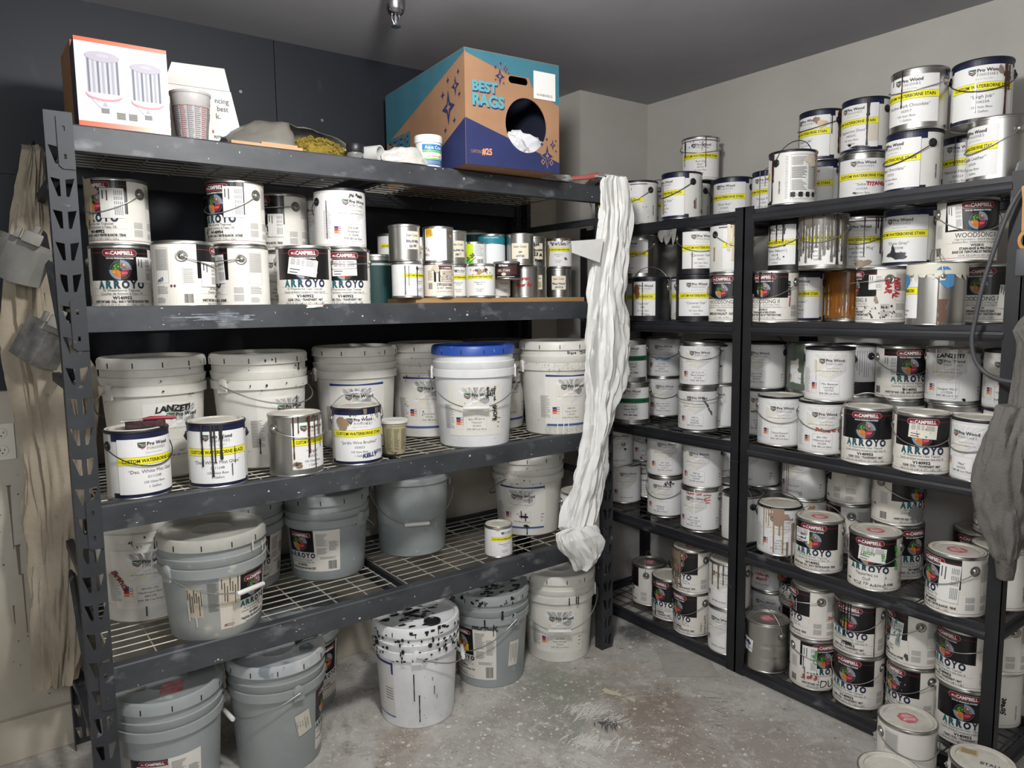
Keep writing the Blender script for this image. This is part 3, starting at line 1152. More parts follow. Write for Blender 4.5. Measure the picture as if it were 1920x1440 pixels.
def emblem(L, u, v, r):
    """round four-quarter picture: greens, a worker, orange, crimson, with pale blue light behind two quarters"""
    L.disc(u, v, r * 1.38, P('3c4855'), 3, 0, PI / 2, 24)
    L.disc(u, v, r * 1.38, P('3c4855'), 3, PI, 1.5 * PI, 24)
    L.disc(u, v, r * 1.28, P('8199ae'), 4, 0, PI / 2, 24)
    L.disc(u, v, r * 1.28, P('8199ae'), 4, PI, 1.5 * PI, 24)
    L.disc(u, v, r, P('2c5a30'), 5, PI / 2, PI, 24)
    L.disc(u, v, r, P('9f7a66'), 5, 0, PI / 2, 24)
    L.disc(u, v, r, P('c9782c'), 5, PI, 1.5 * PI, 24)
    L.disc(u, v, r, P('8e2a3c'), 5, 1.5 * PI, 2 * PI, 24)
    rnd = random.Random(3)
    for i in range(7):
        a, d = rnd.uniform(PI / 2 + .2, PI - .2), rnd.uniform(.35, .85) * r
        L.disc(u + d * math.cos(a), v + d * math.sin(a), r * .1, P(rnd.choice(('6fa84a', '1d4426', '93bd5c'))), 6, n=7)
    for i in range(5):
        a, d = rnd.uniform(PI + .2, 1.5 * PI - .2), rnd.uniform(.35, .85) * r
        L.disc(u + d * math.cos(a), v + d * math.sin(a), r * .12, P(rnd.choice(('f0a94a', 'c8701f'))), 6, n=7)
    L.poly([(u + .12 * r, v + .12 * r), (u + .7 * r, v + .08 * r), (u + .62 * r, v + .45 * r), (u + .3 * r, v + .5 * r)], P('57607a'), 6)
    L.disc(u + .4 * r, v + .66 * r, r * .15, P('d7a78c'), 6, n=9)
    L.poly([(u + .05 * r, v + .5 * r), (u + .2 * r, v + .85 * r), (u + .28 * r, v + .8 * r), (u + .2 * r, v + .3 * r)], P('6b4634'), 6)
    L.poly([(u + .1 * r, v - .3 * r), (u + .8 * r, v - .25 * r), (u + .75 * r, v - .5 * r), (u + .15 * r, v - .6 * r)], P('d05c6c'), 6)
    L.disc(u, v, r * .2, P('2b2622'), 6, n=8)
    for i in range(9):
        a = PI / 2 + .15 + i * .155
        L.disc(u + 1.16 * r * math.cos(a), v + 1.16 * r * math.sin(a), r * .045, SILV, 5, n=5)
        a += PI
        L.disc(u + 1.16 * r * math.cos(a), v + 1.16 * r * math.sin(a), r * .045, SILV, 5, n=5)


def pill(L, u, v, w=0.082, h=0.0165):
    for k, m, l in ((1.0, SILV, 4), (0.9, MAROON, 5)):
        hh, ww = h * k, w - h * (1 - k)
        L.rect(u - ww / 2 + hh / 2, v - hh / 2, u + ww / 2 - hh / 2, v + hh / 2, m, l)
        L.disc(u - ww / 2 + hh / 2, v, hh / 2, m, l, n=14)
        L.disc(u + ww / 2 - hh / 2, v, hh / 2, m, l, n=14)
    L.text('M.L.', u - w * .39, v - h * .05, h * .3, PAPER, 6, al='l', bold=.02)
    L.text('CAMPBELL', u - w * .25, v, h * .52, PAPER, 6, al='l', w=w * .64, bold=.035)


AR = {'W': ('W140952', 'WHITE TINT BASE - DULL • BASE À TEINTER BLANCHE - TERNE', '120 U.S. FL OZ (3.75 U.S. QT) / 3.54 L / 3.54 L', '1K Waterborne Topcoat', 'Couche de finition à l’eau 1K'),
      'V': ('V140952', 'CLEAR / DULL • TRANSPARENT / MAT', '118 U.S. FL OZ (3.68 U.S. QT) / 3.48 L / 3.48 L', '1K Waterborne Clear Topcoat', 'Couche de finition transparent à base d’eau 1K'),
      'S': ('W140954', 'WHITE TINT BASE - SATIN • BASE À TEINTER BLANCHE - SATINÉE', '120 U.S. FL OZ (3.75 U.S. QT) / 3.54 L / 3.54 L', '1K Waterborne Topcoat', 'Couche de finition à l’eau 1K')}


def art_arroyo(L, var='W', H=GH, song=None):
    R = PI * L.R
    L.rect(-R, 0.004, R, H - 0.011, PAPER2, 1)
    L.rect(-R, 0.0115, R, 0.0125, MAROON, 2)
    vb = 0.092 if song else 0.088
    L.rect(-0.090, vb, 0.090, H - 0.010, BLK, 2)
    L.rect(-0.090, 0.1675, 0.090, 0.1685, P('a03024'), 3)
    pill(L, 0, 0.168, 0.092, 0.0205)
    L.text('WOOD FINISHING SYSTEMS', 0, 0.1525, 0.0040, PAPER, 4, w=0.072, bold=.04)
    if song:
        emblem(L, 0.0, 0.122, 0.0205)
        L.rect(-0.088, 0.064, 0.088, 0.092, PAPER2, 2)
        L.text('WOODSONG II', 0, 0.080, 0.014, INK, 4, w=0.118)
        L.text('High Performance - Spray & Wipe Stains', 0, 0.0675, 0.005, P('333333'), 3, maxw=.12)
        L.text('Rendement Élevé - Teinture Applicable Par Vaporisation', 0, 0.0595, 0.0045, P('444444'), 3, maxw=.13)
        L.rect(-0.088, 0.0555, 0.088, 0.056, GREYI, 2)
        if song == 'noyer':
            L.text('WS2S122', 0, 0.047, 0.0068, INK, 3, bold=.03)
            L.text('AMERICAN WALNUT · NOYER', 0, 0.034, 0.0095, INK, 3, w=0.125, bold=.035)
            L.text('1 U.S. GAL / 3.78 L', 0, 0.0195, 0.006, INK, 3)
        else:
            L.text('WS2B10', 0, 0.0495, 0.0068, INK, 3, w=.036, bold=.03)
            L.text('STAIN-BASE & PRE-STAIN', 0, 0.0395, 0.0072, INK, 3, w=0.092, bold=.035)
            L.text('BASE DE TEINTURE ET PRÉTEINTURE', 0, 0.0295, 0.0072, INK, 3, w=0.13, bold=.03, shear=.2)
            L.text('115 FL OZ (3.59 U.S. QT) / 3.40 L', 0, 0.0185, 0.0062, INK, 3, w=0.095)
    else:
        emblem(L, 0.0, 0.119, 0.0225)
        L.rect(-0.090, 0.066, 0.090, 0.088, PAPER2, 2)
        for i, (ch, m) in enumerate(zip('ARROYO', (TEAL, TEAL, TEAL2, NAVT, NAVT, NAVT))):
            L.text(ch, -0.0535 + i * 0.0214, 0.0768, 0.0205, m, 4, w=0.0175 if ch != 'O' else 0.0205, bold=.06)
        code, a, b, t1, t2 = AR[var]
        L.text(t1, 0, 0.0600, 0.0070, P('3c3c40'), 3, maxw=.108)
        L.text(t2, 0, 0.0505, 0.0070, P('3c3c40'), 3, maxw=.130)
        L.rect(-0.086, 0.0450, 0.086, 0.0455, GREYI, 2)
        L.text(code, 0, 0.0380, 0.0085, INK, 3, w=.050, bold=.045)
        L.text(a, 0, 0.0272, 0.0070, INK, 3, w=.110 if var == 'V' else .160, bold=.035)
        L.rect(-0.086, 0.0212, 0.086, 0.0216, GREYI, 2)
        L.text(b, 0, 0.0163, 0.0064, INK, 3, w=.124)
    # sides: fine print, boxed table, bar code
    for sg in (1, -1):
        a, b = (0.150, 0.192) if sg > 0 else (-0.208, -0.166)
        L.frame(a, 0.075, b, 0.172, 0.0005, P('6a6a6a'), 2)
        L.lines(a + .002, 0.11, b - .002, 0.168, 22, P('77777a'), 2, 0.4, 5 + sg, False)
        L.lines(a + .002, 0.045, b - .004, 0.068, 7, P('8a8a8c'), 2, 0.4, 7)
        L.lines(a + .002, 0.02, b - .012, 0.036, 5, P('8a8a8c'), 2, 0.4, 8)
    L.lines(0.104, 0.048, 0.132, 0.066, 8, P('8a8a8c'), 2, 0.4, 11, False)
    L.lines(0.104, 0.024, 0.132, 0.044, 9, P('8a8a8c'), 2, 0.4, 12, False)
    L.barcode(-0.128, 0.02, -0.104, 0.045, INK, 2)
    L.lines(-0.128, 0.075, -0.103, 0.115, 12, P('8a8a8c'), 2, 0.4, 13, False)
    L.frame(-0.131, 0.073, -0.1, 0.118, 0.0005, GREYI, 2)
    for dx in (-.160, -.151):
        L.poly([(dx, 0.062), (dx + .004, 0.067), (dx, 0.072), (dx - .004, 0.067)], P('5a4040'), 2)
    L.barcode(0.245, 0.03, 0.25, 0.08, INK, 2, vert=True)


# extras: each returns a function (label wrap, drip wrap)
def sticker(u, v, w=0.066, h=0.046, rot=0.0, vert=False, m=None, hand=None, hm=None, table=True):
    def f(L, D):
        c, d = math.cos(rot), math.sin(rot)

        def t(x, y):
            return (u + x * c - y * d, v + x * d + y * c)
        mm = m or P('e9e8e4')
        L.rot_rect(u, v, w, h, rot, mm, 7)
        if table:
            ax, ay = (w, h) if not vert else (h, w)
            for i in range(5):
                y = ay * (.40 - i * .075)
                for j, (x, l) in enumerate(((-.42, .16), (-.22, .12), (-.06, .1), (.1, .3))):
                    p = [(x * ax, y), ((x + l) * ax, y), ((x + l) * ax, y + ay * .03), (x * ax, y + ay * .03)]
                    if vert:
                        p = [(b, -a) for a, b in p]
                    L.poly([t(*q) for q in p], P('77777a'), 8)
            for x, y, l in ((-.42, -.22, .34), (-.42, -.4, .28)):
                p = [(x * ax, y * ay), ((x + l) * ax, y * ay), ((x + l) * ax, y * ay + ay * .05), (x * ax, y * ay + ay * .05)]
                if vert:
                    p = [(b, -a) for a, b in p]
                L.poly([t(*q) for q in p], P('3a3a3c'), 8)
        if hand:
            for i, s in enumerate(hand):
                p = t(w * .12, h * (.12 - i * .26))
                L.text(s, p[0], p[1], h * .17, hm or HANDB, 9, rot=rot, bold=.03, hand=1, maxw=w * .75)
    return f


def hand(s, u, v, h=0.012, m=None, rot=0.0, w=None, layer=8, bold=.035, shear=.12):
    def f(L, D):
        L.text(s, u, v, h, m or HANDB, layer, rot=rot, hand=2, bold=bold, shear=shear, w=w)
    return f


def drips(colour, spec, rough=0.3):
    """spec: (u, length, width[, top])"""
    def f(L, D):
        m = mat('drip_' + colour, colour, rough)
        for i, q in enumerate(spec):
            D.drip(q[0], q[3] if len(q) > 3 else D.top, q[1], q[2], m, 9, i)
    return f


def blot(colour, u, v, ru, rv, seed=0, rough=.35):
    def f(L, D):
        D.blob(u, v, ru, rv, mat('drip_' + colour, colour, .45), 9, seed, rough=rough)
    return f


def specks(colour, n, seed=1, u=(-.09, .09), v=(.02, .17), r=.0016):
    def f(L, D):
        rnd = random.Random(seed)
        m = mat('drip_' + colour, colour, .45)
        for i in range(n):
            D.disc(rnd.uniform(*u), rnd.uniform(*v), r * rnd.uniform(.5, 1.6), m, 9, n=7, ry=r * rnd.uniform(.5, 2.4))
    return f


# ------------------------------------------------------------------ can hardware (mesh data shared between alike cans)
_mc = {}


def can_body(key, R, H, m, beads=False):
    k = ('body', key, R, H)
    if k not in _mc:
        b = MB()
        b.lathe([(R - .004, .003), (R - .001, 0), (R + .0016, .0015), (R + .0016, .004), (R, .006)], TIN if key != 'black' else BLACKP, 60, cap0=True)
        if beads:
            pr = []
            for i in range(41):
                z = .006 + (H - .016) * i / 40
                pr.append((R - .0016 * max(0, math.cos((z - H * .30) / .004)) * (abs(z - H * .3) < .006) - .0016 * (abs(z - H * .55) < .006), z))
            b.lathe(pr, m, 60)
        else:
            b.lathe([(R, .006), (R, H - .010)], m, 60)
        b.lathe([(R, H - .010), (R + .0018, H - .009), (R + .0022, H - .004), (R + .0006, H - .001), (R - .0025, H - .0005)], LID_N if key in ('navy', 'black', 'purple') else TIN, 60)
        _mc[k] = b.mesh('body', 40)
    return _mc[k]


def can_lid(key, R, H, m):
    k = ('lid', key, R, H)
    if k not in _mc:
        b = MB()
        b.lathe([(R - .0025, H - .0005), (R - .004, H - .003), (R - .009, H - .003), (R - .0105, H + .0006), (R - .0145, H + .0008),
                 (R - .0165, H - .0045), (R - .021, H - .0055), (R - .023, H - .0035), (R * .5, H - .003), (.0005, H - .003)], m, 60, cap1=True)
        _mc[k] = b.mesh('lid', 30)
    return _mc[k]


def can_ear(kind, R):
    k = ('ear', kind, R)
    if k not in _mc:
        b = MB()
        if kind == 'plastic':
            pr, m2 = [(.0135, -.001), (.0138, .0022), (.0115, .0042), (.006, .0048), (.0055, .0065), (.0001, .0068)], BLACKP
            b.lathe(pr, m2, 20)
        else:
            b.lathe([(.0165, -.0006), (.0165, .0012), (.013, .0016)], mat('ear_ring', '8b8884', .35, .7), 22)
            b.lathe([(.013, .0016), (.0095, .0006), (.0088, .003), (.0065, .0062), (.003, .0075), (.0001, .0076)], TIN_D, 22)
        # turn: local z -> outward
        b.v = [(R + v[2], v[0], v[1]) for v in b.v]
        _mc[k] = b.mesh('ear', 40)
    return _mc[k]


def can_bail(R, H, ev, kind, dark):
    """wire bail between the ears at +-90 degrees from the label front"""
    k = ('bail', R, H, ev, kind, dark)
    if k not in _mc:
        b = MB()
        a = R + .0078
        f, dz = {'f': (R + .006, -.058), 'fl': (R + .006, -.030), 'fm': (R + .03, -.01), 'b': (-(R + .005), -.045), 'u': (.012, .088), 'uf': (.05, .078), 'ub': (-.035, .08)}[kind]
        pts = []
        for i in range(29):
            t = PI * i / 28
            c, s = math.cos(t), math.sin(t)
            pts.append((f * s, -a * c, ev + dz * s))
        pts = [(0, -R - .002, ev)] + pts + [(0, R + .002, ev)]
        b.tube(pts, .0016, WIRE_D if dark else WIRE, 6)
        _mc[k] = b.mesh('bail_handle', 60)
    return _mc[k]


NCAN = 0


def can(cid, art, label, h='b', body='white', ears='tin', lid='paint', ex=(), group=None, kind='gallon', stop=False, args=None, name=None):
    x, y, z, ang, kk = POS[cid]
    R, H = {'g': (.0822, GH), 'q': (.0535, .124), 'p': (.046, .106), 'o': (.050, .068)}[kk]
    root = thing(name or ('paint_can' if kk == 'g' else 'quart_can'), label, 'paint can', (x, y, z), math.radians(ang), group)
    bm = {'white': WHITE_ENAMEL, 'navy': WHITE_ENAMEL, 'steel': TIN, 'dirty': TIN_D, 'black': mat('black_can', '121316', .4, 0, '2a2b2f', 10, .5, .8), 'purple': WHITE_ENAMEL, 'beads': TIN}[body]
    obj('body', can_body(body, R, H, bm, body == 'beads'), root)
    lm = {'paint': LID_P, 'tin': LID_T, 'navy': LID_N}[lid]
    lo = obj('lid', can_lid(lid, R, H, lm), root)
    L, D = Wrap(R), Wrap(R)
    D.top = H - .004
    art(L, body)
    for f in ex:
        f(L, D)
    if L.v:
        L.build('label', root)
    if D.v:
        D.build('paint_drips', root, label='runs of dried paint or stain', kind='stuff')
    if kk == 'g':
        ev = H * .775
        for sg in (1, -1):
            e = obj('ear', can_ear(ears, R), root)
            e.rotation_euler = (0, 0, sg * PI / 2)
            e.location = (0, 0, ev)
        obj('bail_handle', can_bail(R, H, ev, h, body == 'navy' and ears == 'plastic'), root)
    if stop:
        W = MB()
        zz = H - .0022
        rr_ = .030
        W.prism([(rr_ * math.cos(PI / 8 + i * PI / 4), rr_ * math.sin(PI / 8 + i * PI / 4)) for i in range(8)], (0, 0, zz - .0006), (1, 0, 0), (0, 1, 0), (0, 0, 1), .0008, mat('stop_red', 'c0636a', .6, 0, 'cfa39f', 22, .42, .68))
        vs, fs, x0, x1 = glyphs('STOP', .03, 1, 2)
        k = .011 / CAPH
        W.add([(-(yy - .35) * k - .008, (xx - (x0 + x1) / 2) * k, zz + .0006) for xx, yy in vs], fs, P('ead9d6'))
        for i in range(3):
            W.box((.006 + i * .006, 0, zz + .0004), (.0016, .036 - i * .008, .0004), P('ead9d6'))
        W.build('lid_sticker', root, label='faded red octagonal sticker')
    return root


# art closures
def st(*a, **k):
    def f(L, body):
        art_stain(L, *a, body=body, **k)
    return f


def pw(*lines, **k):
    return lambda L, body: art_white(L, lines, **k)


def ar(var='W', song=None):
    return lambda L, body: art_arroyo(L, var, song=song)


def none(L, body):
    pass


def band(name, num, sheen, colour='1d6b46', word='WATERBORNE LACQUER'):
    def f(L, body):
        L.rect(-.1, .022, .1, .168, PAPER, 2)
        logo(L, -.004, .148, .0098)
        L.text('Beyond The Surface', .004, .1285, .004, P('a5a3a0'), 3)
        L.rect(-.1, .097, .1, .119, P(colour), 3)
        L.text(word, 0, .108, .009, INK, 5, w=.15, bold=.02)
        L.text(name[0], 0, .083, .0075, INK, 3)
        L.text(name[1], 0, .071, .0085, INK, 3, bold=.015)
        L.text(num, 0, .058, .007, INK, 3)
        L.text(sheen, 0, .044, .0075, INK, 3, bold=.03)
        L.text('1 Gallon', 0, .030, .0055, INK, 3)
    return f


def quart_white(name, num, base='105 Base', lab='white', half=.056, off=0.0):
    def f(L, body):
        L.rect(-.15, .007, .15, .113, PAPER, 1)
        L.rect(-half + off, .007, -half + off + .0005, .113, GREYI, 2)
        logo(L, .004 + off, .098, .0052)
        L.text('Beyond The Surface', .006 + off, .086, .0025, LIGHTI, 2)
        L.rect(-half + off, .0685, half + off, .083, INK, 2)
        L.rect(-half + off, .069, half + off, .0825, YEL, 3)
        L.text('CUSTOM WATERBORNE STAIN', off, .0757, .0058, INK, 4, w=2 * half - .012, bold=.03)
        L.text('“' + name + '”', off, .056, .0055, P('3b3b3b'), 3, maxw=.06)
        L.text(num, off, .048, .0042, P('4b4b4b'), 3)
        L.text('One Quart', off, .031, .0045, P('3b3b3b'), 3)
        L.text(base, off, .024, .0042, P('3b3b3b'), 3)
    return f


def quart_stain(lines, col=None, w=.058, h=.052, v=.062, u=0.0, head='Stain Color'):
    def f(L, body):
        L.rect(u - w / 2, v - h / 2, u + w / 2, v + h / 2, P('ece4cd'), 1)
        L.text(head, u, v + h * .28, .0075, P('33312c'), 2, w=w * .78, bold=.015)
        for i, t in enumerate(lines):
            L.text(t, u, v - h * (.06 + i * .26), .0078, col or HANDN, 3, bold=.035, hand=1 + i, shear=.15, maxw=w * .9)
    return f


# ------------------------------------------------------------------ cans on the grey rack
DK, BR, RD, GYD, TAN, BEI, GRN = '2a1a14', '4a2c1e', '5a2420', '6f6a62', 'a58a78', 'cfc3ac', '5f6b5c'
G2 = 'topcoat cans on the second shelf of the grey rack'
can('A1', ar('W'), 'topcoat can at the post end of the second shelf, sticker beside its round emblem', ex=[sticker(.068, .12, .05, .075, 0, True)], group=G2)
can('A2', ar('W'), 'can streaked with thick cream paint on one side, stacked above the post-end can', h='f', ex=[sticker(.05, .118, .062, .085, 0, True), drips('b3a68d', [(-.1 + i * .008, .09 + .05 * ((i * 7) % 5) / 5, .0075) for i in range(10)]), drips('bfb39b', [(-.06 + i * .012, .11 + .04 * (i % 3) / 3, .012) for i in range(5)]), blot('bdb199', -.045, .165, .05, .028, 4)], group=G2)
can('A3', ar('W'), 'can showing its white side with a big metal ear and barcode, beside the post-end can', h='fl', ex=[sticker(-.05, .10, .06, .07, 0, True), hand('o/3', -.19, .085, .01, HANDN)], group=G2)
can('A4', ar('S'), 'can showing its white side, metal ear and slanting wire, under the taller stacked can', h='fm', ex=[sticker(.055, .12, .05, .085, .05, True)], group=G2)
can('A5', ar('S'), 'topcoat can stacked on the white-sided one, printed off flat and dull beside its emblem', h='f', ex=[sticker(.058, .125, .056, .09, 0, True), hand('off flat', -.055, .068, .011, P('3a3234'), layer=9, bold=.0, shear=0), hand('dull', -.052, .04, .013, P('3a3234'), layer=9, bold=0, shear=0)], group=G2)
can('A5b', ar('S'), 'topcoat can half hidden behind the upper off-flat can on the second shelf', group=G2)
can('A5c', ar('S'), 'topcoat can standing at the rear of the second shelf under a half hidden one', group=G2)
can('A6', ar('W'), 'can in the upper rear row with its sticker hanging low beside a metal ear', h='fm', ex=[sticker(.06, .085, .05, .075, 0, True)], group=G2)
can('A6b', pw('SW 9130', '“Evergreens”', '062823', sheen='FNR 380 Low Gloss'), 'white faceted-label can peeping out between two topcoat cans on the second shelf', h='f')
can('A7', ar('V'), 'clear topcoat can on the second shelf, its white sticker tilted and smeared by a drip', ex=[sticker(-.004, .125, .086, .05, -.16), drips('c9c9c6', [(.03, .042, .007, .146), (.036, .038, .004, .146)])], group=G2)
can('A8', ar('V'), 'clear topcoat can with a straight white sticker, below the cream-panelled white can', ex=[sticker(.0, .128, .078, .05, .02)], group=G2, h='fm')
can('A9', pw('SW 6187', '“Rosemary”', '011024A', sheen='FNR 380 Low Gloss'), 'white can with navy rim and handwriting above its logo, on a clear topcoat can', body='navy', ears='plastic', lid='navy', ex=[hand('JN: Psalis', .012, .168, .010), drips('1e2548', [(-.085, .12, .002, .15)])])
can('A9b', pw('', ''), 'white can with black plastic ear peeking out behind the navy-rimmed one', body='white', ears='plastic')
can('A9c', pw('', ''), 'white can hidden at the rear of the second shelf beneath another', body='white', ears='plastic')


def art_teal(L, body):
    L.rect(-PI * L.R, .006, PI * L.R, .17, P('15413f'), 1)
    L.rect(-PI * L.R, .152, PI * L.R, .16, P('c8ccc6'), 2)


can('A10', art_teal, 'dark green can with a pale band behind the quart cans', body='steel', ears='tin')
GQ = 'quart cans on the board of the second shelf'
can('q1', none, 'bare metal quart with black handwriting, first of the lower row beside the clear topcoat can', body='steel', ex=[hand('Sw', .0, .1, .014), hand('Doyl', -.004, .078, .015), hand('1 / 12', .0, .056, .011), hand('hor', .0, .034, .015)], group=GQ)
can('q2', none, 'plain bare metal quart between the black-written one and a striped white one', body='steel', group=GQ)
can('q3', quart_white('Natural', '010523', off=.0), 'white quart with three long dark runs and a yellow band, lower row', body='steel', ex=[drips('23232a', [(-.052, .095, .003, .108), (-.04, .065, .002, .108), (-.012, .1, .003, .108)])], group=GQ)


def art_epoque(L, body):
    L.rect(-.16, .006, .16, .114, P('e6ddd0'), 1)
    L.rect(-.012, .055, .044, .112, BLK, 2)
    L.rect(-.028, .055, -.02, .112, BLK, 2)
    pill(L, .018, .104, .046, .009)
    L.rect(-.006, .056, .046, .098, P('ddd4c4'), 3)
    L.lines(.0, .06, .042, .094, 7, P('8d8576'), 4, .35, 2)
    L.text('D’ÉPOQUE À BASE', .012, .046, .0085, INK, 3, w=.06, bold=.03, shear=.1)
    L.text('QUART', -.006, .034, .005, INK, 3)
    L.text('W231204', .026, .034, .005, INK, 3, bold=.03)
    L.text('30 FL OZ (0.94 U.S. QT) / 887 mL', .012, .022, .0036, INK, 3, maxw=.062)
    L.barcode(-.05, .03, -.034, .052, INK, 2)
    L.lines(-.052, .06, -.032, .095, 12, P('8d8576'), 2, .4, 5)


can('q4', art_epoque, 'cream and black quart with a torn cream label, lower row', body='steel', ex=[blot('c9bca6', -.02, .1, .012, .012, 3), specks('7a5a3c', 14, 4, (-.01, .045), (.058, .1))], group=GQ)
can('q5', quart_white('Hunter-Sw', '071523'), 'white yellow-banded quart squeezed behind the torn cream quart', body='steel', group=GQ)
can('q6', quart_white('Ginger Door', '080323A', off=-.004), 'white quart with rusty splashes above its yellow band, lower row', body='steel', ex=[blot('b07a4e', -.004, .092, .008, .007, 5), blot('6a3b30', .018, .1, .006, .006, 6), specks('8a4f3a', 18, 7, (-.04, .045), (.08, .112))], group=GQ)
can('q7', quart_white('River Run', '011223A'), 'clean white quart turned so its yellow band starts midway, lower row', body='steel', group=GQ)
can('q8', none, 'bare metal quart with red handwriting beside the clean white quart', body='steel', ex=[hand('Water', -.002, .074, .013, HANDR), hand('River Rd', .002, .05, .013, HANDR)], group=GQ)
can('q9', quart_stain(['', ''], w=.05, h=.058), 'bare metal quart with a blank cream sticker, below the heavily scribbled quart', body='steel', ex=[blot('c2ad8c', .008, .055, .01, .012, 3)], group=GQ)
can('q10', quart_stain(['m', 'e'], w=.04), 'bare metal quart mostly hidden behind the last lower quart', body='steel', group=GQ)
can('q11', quart_stain(['Maple Nutmeg', '041318'], w=.062, h=.058), 'bare metal quart with blue handwriting on a cream sticker, last of the lower row', body='steel', group=GQ)
can('u1', quart_white('Oak', '0311'), 'white quart at the start of the upper row, beside a dented bare one', body='steel', group=GQ)
can('u2', quart_stain(['BRUSHED', '02185'], w=.06, h=.06, v=.07), 'dented bare metal quart with a cream sticker written in blue, upper row', body='steel', group=GQ)
can('u3', quart_stain(['M', '']), 'bare metal quart squeezed behind two others in the upper row', body='steel', group=GQ)


def art_blank(L, body):
    L.rect(-.045, .006, .038, .116, P('f1f1f1'), 1)
    L.rot_rect(-.026, .102, .028, .03, .12, P('e2ac2f'), 3)
    L.vlines(-.036, .09, -.016, .112, 4, P('4a3a1c'), 4, .3)


can('u4', art_blank, 'quart with a blank white label and a small orange sticker, upper row', body='dirty', ex=[blot('b98a5e', .052, .09, .004, .005, 2), blot('6b4f38', .05, .1, .003, .004, 3), specks('9a7a60', 10, 5, (-.04, -.02), (.02, .05))], group=GQ)
can('u5', quart_stain(['Smokey Ho', '0811'], w=.06, h=.06, v=.055), 'bare metal quart with a large blue-written cream sticker, upper row middle', body='steel', group=GQ)
can('u6', art_teal, 'dark green quart hidden at the rear behind the lime green one', body='steel', group=GQ)


def art_lime(L, body):
    R = PI * L.R
    L.rect(-R, .006, R, .1, P('eceeea'), 1)
    L.rect(-.03, .006, .026, .1, P('c3dc1e'), 2)
    L.poly([(-.03, .006), (.026, .006), (.026, .03), (-.03, .055)], P('5fc04a'), 3)
    L.poly([(-.03, .006), (.0, .006), (-.03, .04)], P('3fae86'), 4)
    L.lines(.032, .05, .066, .094, 9, P('8e9090'), 2, .3, 3)
    L.barcode(.04, .012, .066, .04, INK, 2)


can('u7', art_lime, 'short lime green and white can with slanted black handwriting, upper row', body='steel', ex=[hand('2062-20', .006, .04, .012, HANDB, .75), (lambda L, D: L.rot_rect(.016, .03, .05, .0016, .75, INK, 8))], group=GQ)


def art_aqua(L, body):
    R = PI * L.R
    L.rect(-R, .07, R, .116, P('1d7f92'), 1)
    L.poly([(-R, .006), (R, .006), (R, .075), (0, .085), (-R, .07)], P('e6ecec'), 2)
    L.text('LATEX ENAMEL', 0, .108, .006, PAPER, 3)


can('u8', art_aqua, 'teal-topped can behind the lime green one', body='steel', group=GQ)


def art_gel(L, body):
    R = PI * L.R
    L.rect(-R, .004, R, .062, P('191314'), 1)
    L.poly([(-.045, .018), (.042, .018), (.042, .058), (.0, .044), (-.045, .04)], P('4a2a28'), 2)
    L.text('Old Masters', -.014, .052, .0075, PAPER, 3, w=.036, bold=.05)
    L.text('GEL STAIN', -.012, .033, .0085, P('e9dcd2'), 3, w=.046, bold=.015)
    L.disc(-.012, .019, .009, P('d9d0bd'), 3, ry=.006)
    L.rect(-.04, .009, .03, .0105, PAPER, 3)


can('u9', art_gel, 'squat dark brown gel tin at the front of the upper row', body='steel', group=GQ)
can('u10', quart_stain(['Isis', '010181'], w=.068, h=.06, v=.055), 'tall bare metal quart with a cream sticker behind the squat brown tin', body='steel', group=GQ)
can('u11', none, 'bare metal quart covered with heavy black scribble, upper row', body='steel', ex=[(lambda L, D: L.rect(-.04, .03, .03, .095, P('e2dac4'), 1)), hand('1266', -.004, .09, .012), hand('Arlington', -.002, .068, .01), hand('1723 A', -.002, .05, .013), hand('for Shelly', -.002, .026, .01)], group=GQ)
can('u12', quart_white('Limestone', '10323'), 'rust-stained white quart at the end of the upper row beside the white coverall', body='steel', ex=[blot('9a8560', -.05, .06, .01, .06, 2), specks('6b4f30', 40, 3, (-.055, .055), (.095, .122), .002), blot('6a4a38', .03, .038, .006, .005, 4)], group=GQ)

# third shelf of the grey rack
can('C1', st('Des. White Mist Glaze', '011124B', '105 Glaze Base', word='GLAZE'), 'yellow-banded glaze can with a pad and red-handled tool on its lid, by the post', h='f', body='navy', ears='plastic', lid='paint')
can('C2', st('Des. White Mist Glaze', '011124B', '105 Glaze Base', word='GLAZE'), 'yellow-banded glaze can with black drips down its front, third shelf', h='b', body='navy', ears='plastic', ex=[drips('2c2c2e', [(-.038, .12, .005), (-.012, .15, .006), (-.004, .11, .004), (.012, .1, .007), (.014, .04, .01), (.05, .05, .0015, .12), (.04, .035, .002, .07)]), blot('c9a24e', .05, .0, .001, .001)])
can('C3', st('Pihgini', '102623C', '106 Glaze Base', half=.066), 'bare metal can with crinkled white label and brown drips, third shelf', h='fl', body='steel', ex=[drips(BR, [(-.06, .13, .004), (-.045, .05, .003), (-.012, .115, .005), (.006, .165, .004), (.022, .06, .004), (.03, .1, .003), (-.016, .12, .003, .18)]), blot('8a7358', -.05, .038, .013, .01, 3), blot('4a382c', -.052, .04, .007, .005, 5)])
can('C4', st('Jardin Wire Brushed', '033023', '105 Stain Base'), 'yellow-banded can with a tan paint patch and bail standing up, third shelf', h='u', body='navy', ears='tin', ex=[blot('9b8166', -.054, .142, .019, .023, 2, .25), hand('KELLY', .034, .034, .013, HANDN), hand('KITCH', .066, .042, .009, HANDN), specks('5a4636', 26, 5, (-.05, .07), (.135, .17)), drips('7d7466', [(.06, .02, .006), (.068, .03, .004), (.02, .012, .01)])])
can('q13', quart_white('Tangerine Door', '06018', 'FNR 380'), 'lone white quart near the front of the fourth shelf of the grey rack', body='steel', ex=[blot('a99a88', -.03, .118, .01, .006, 3)])
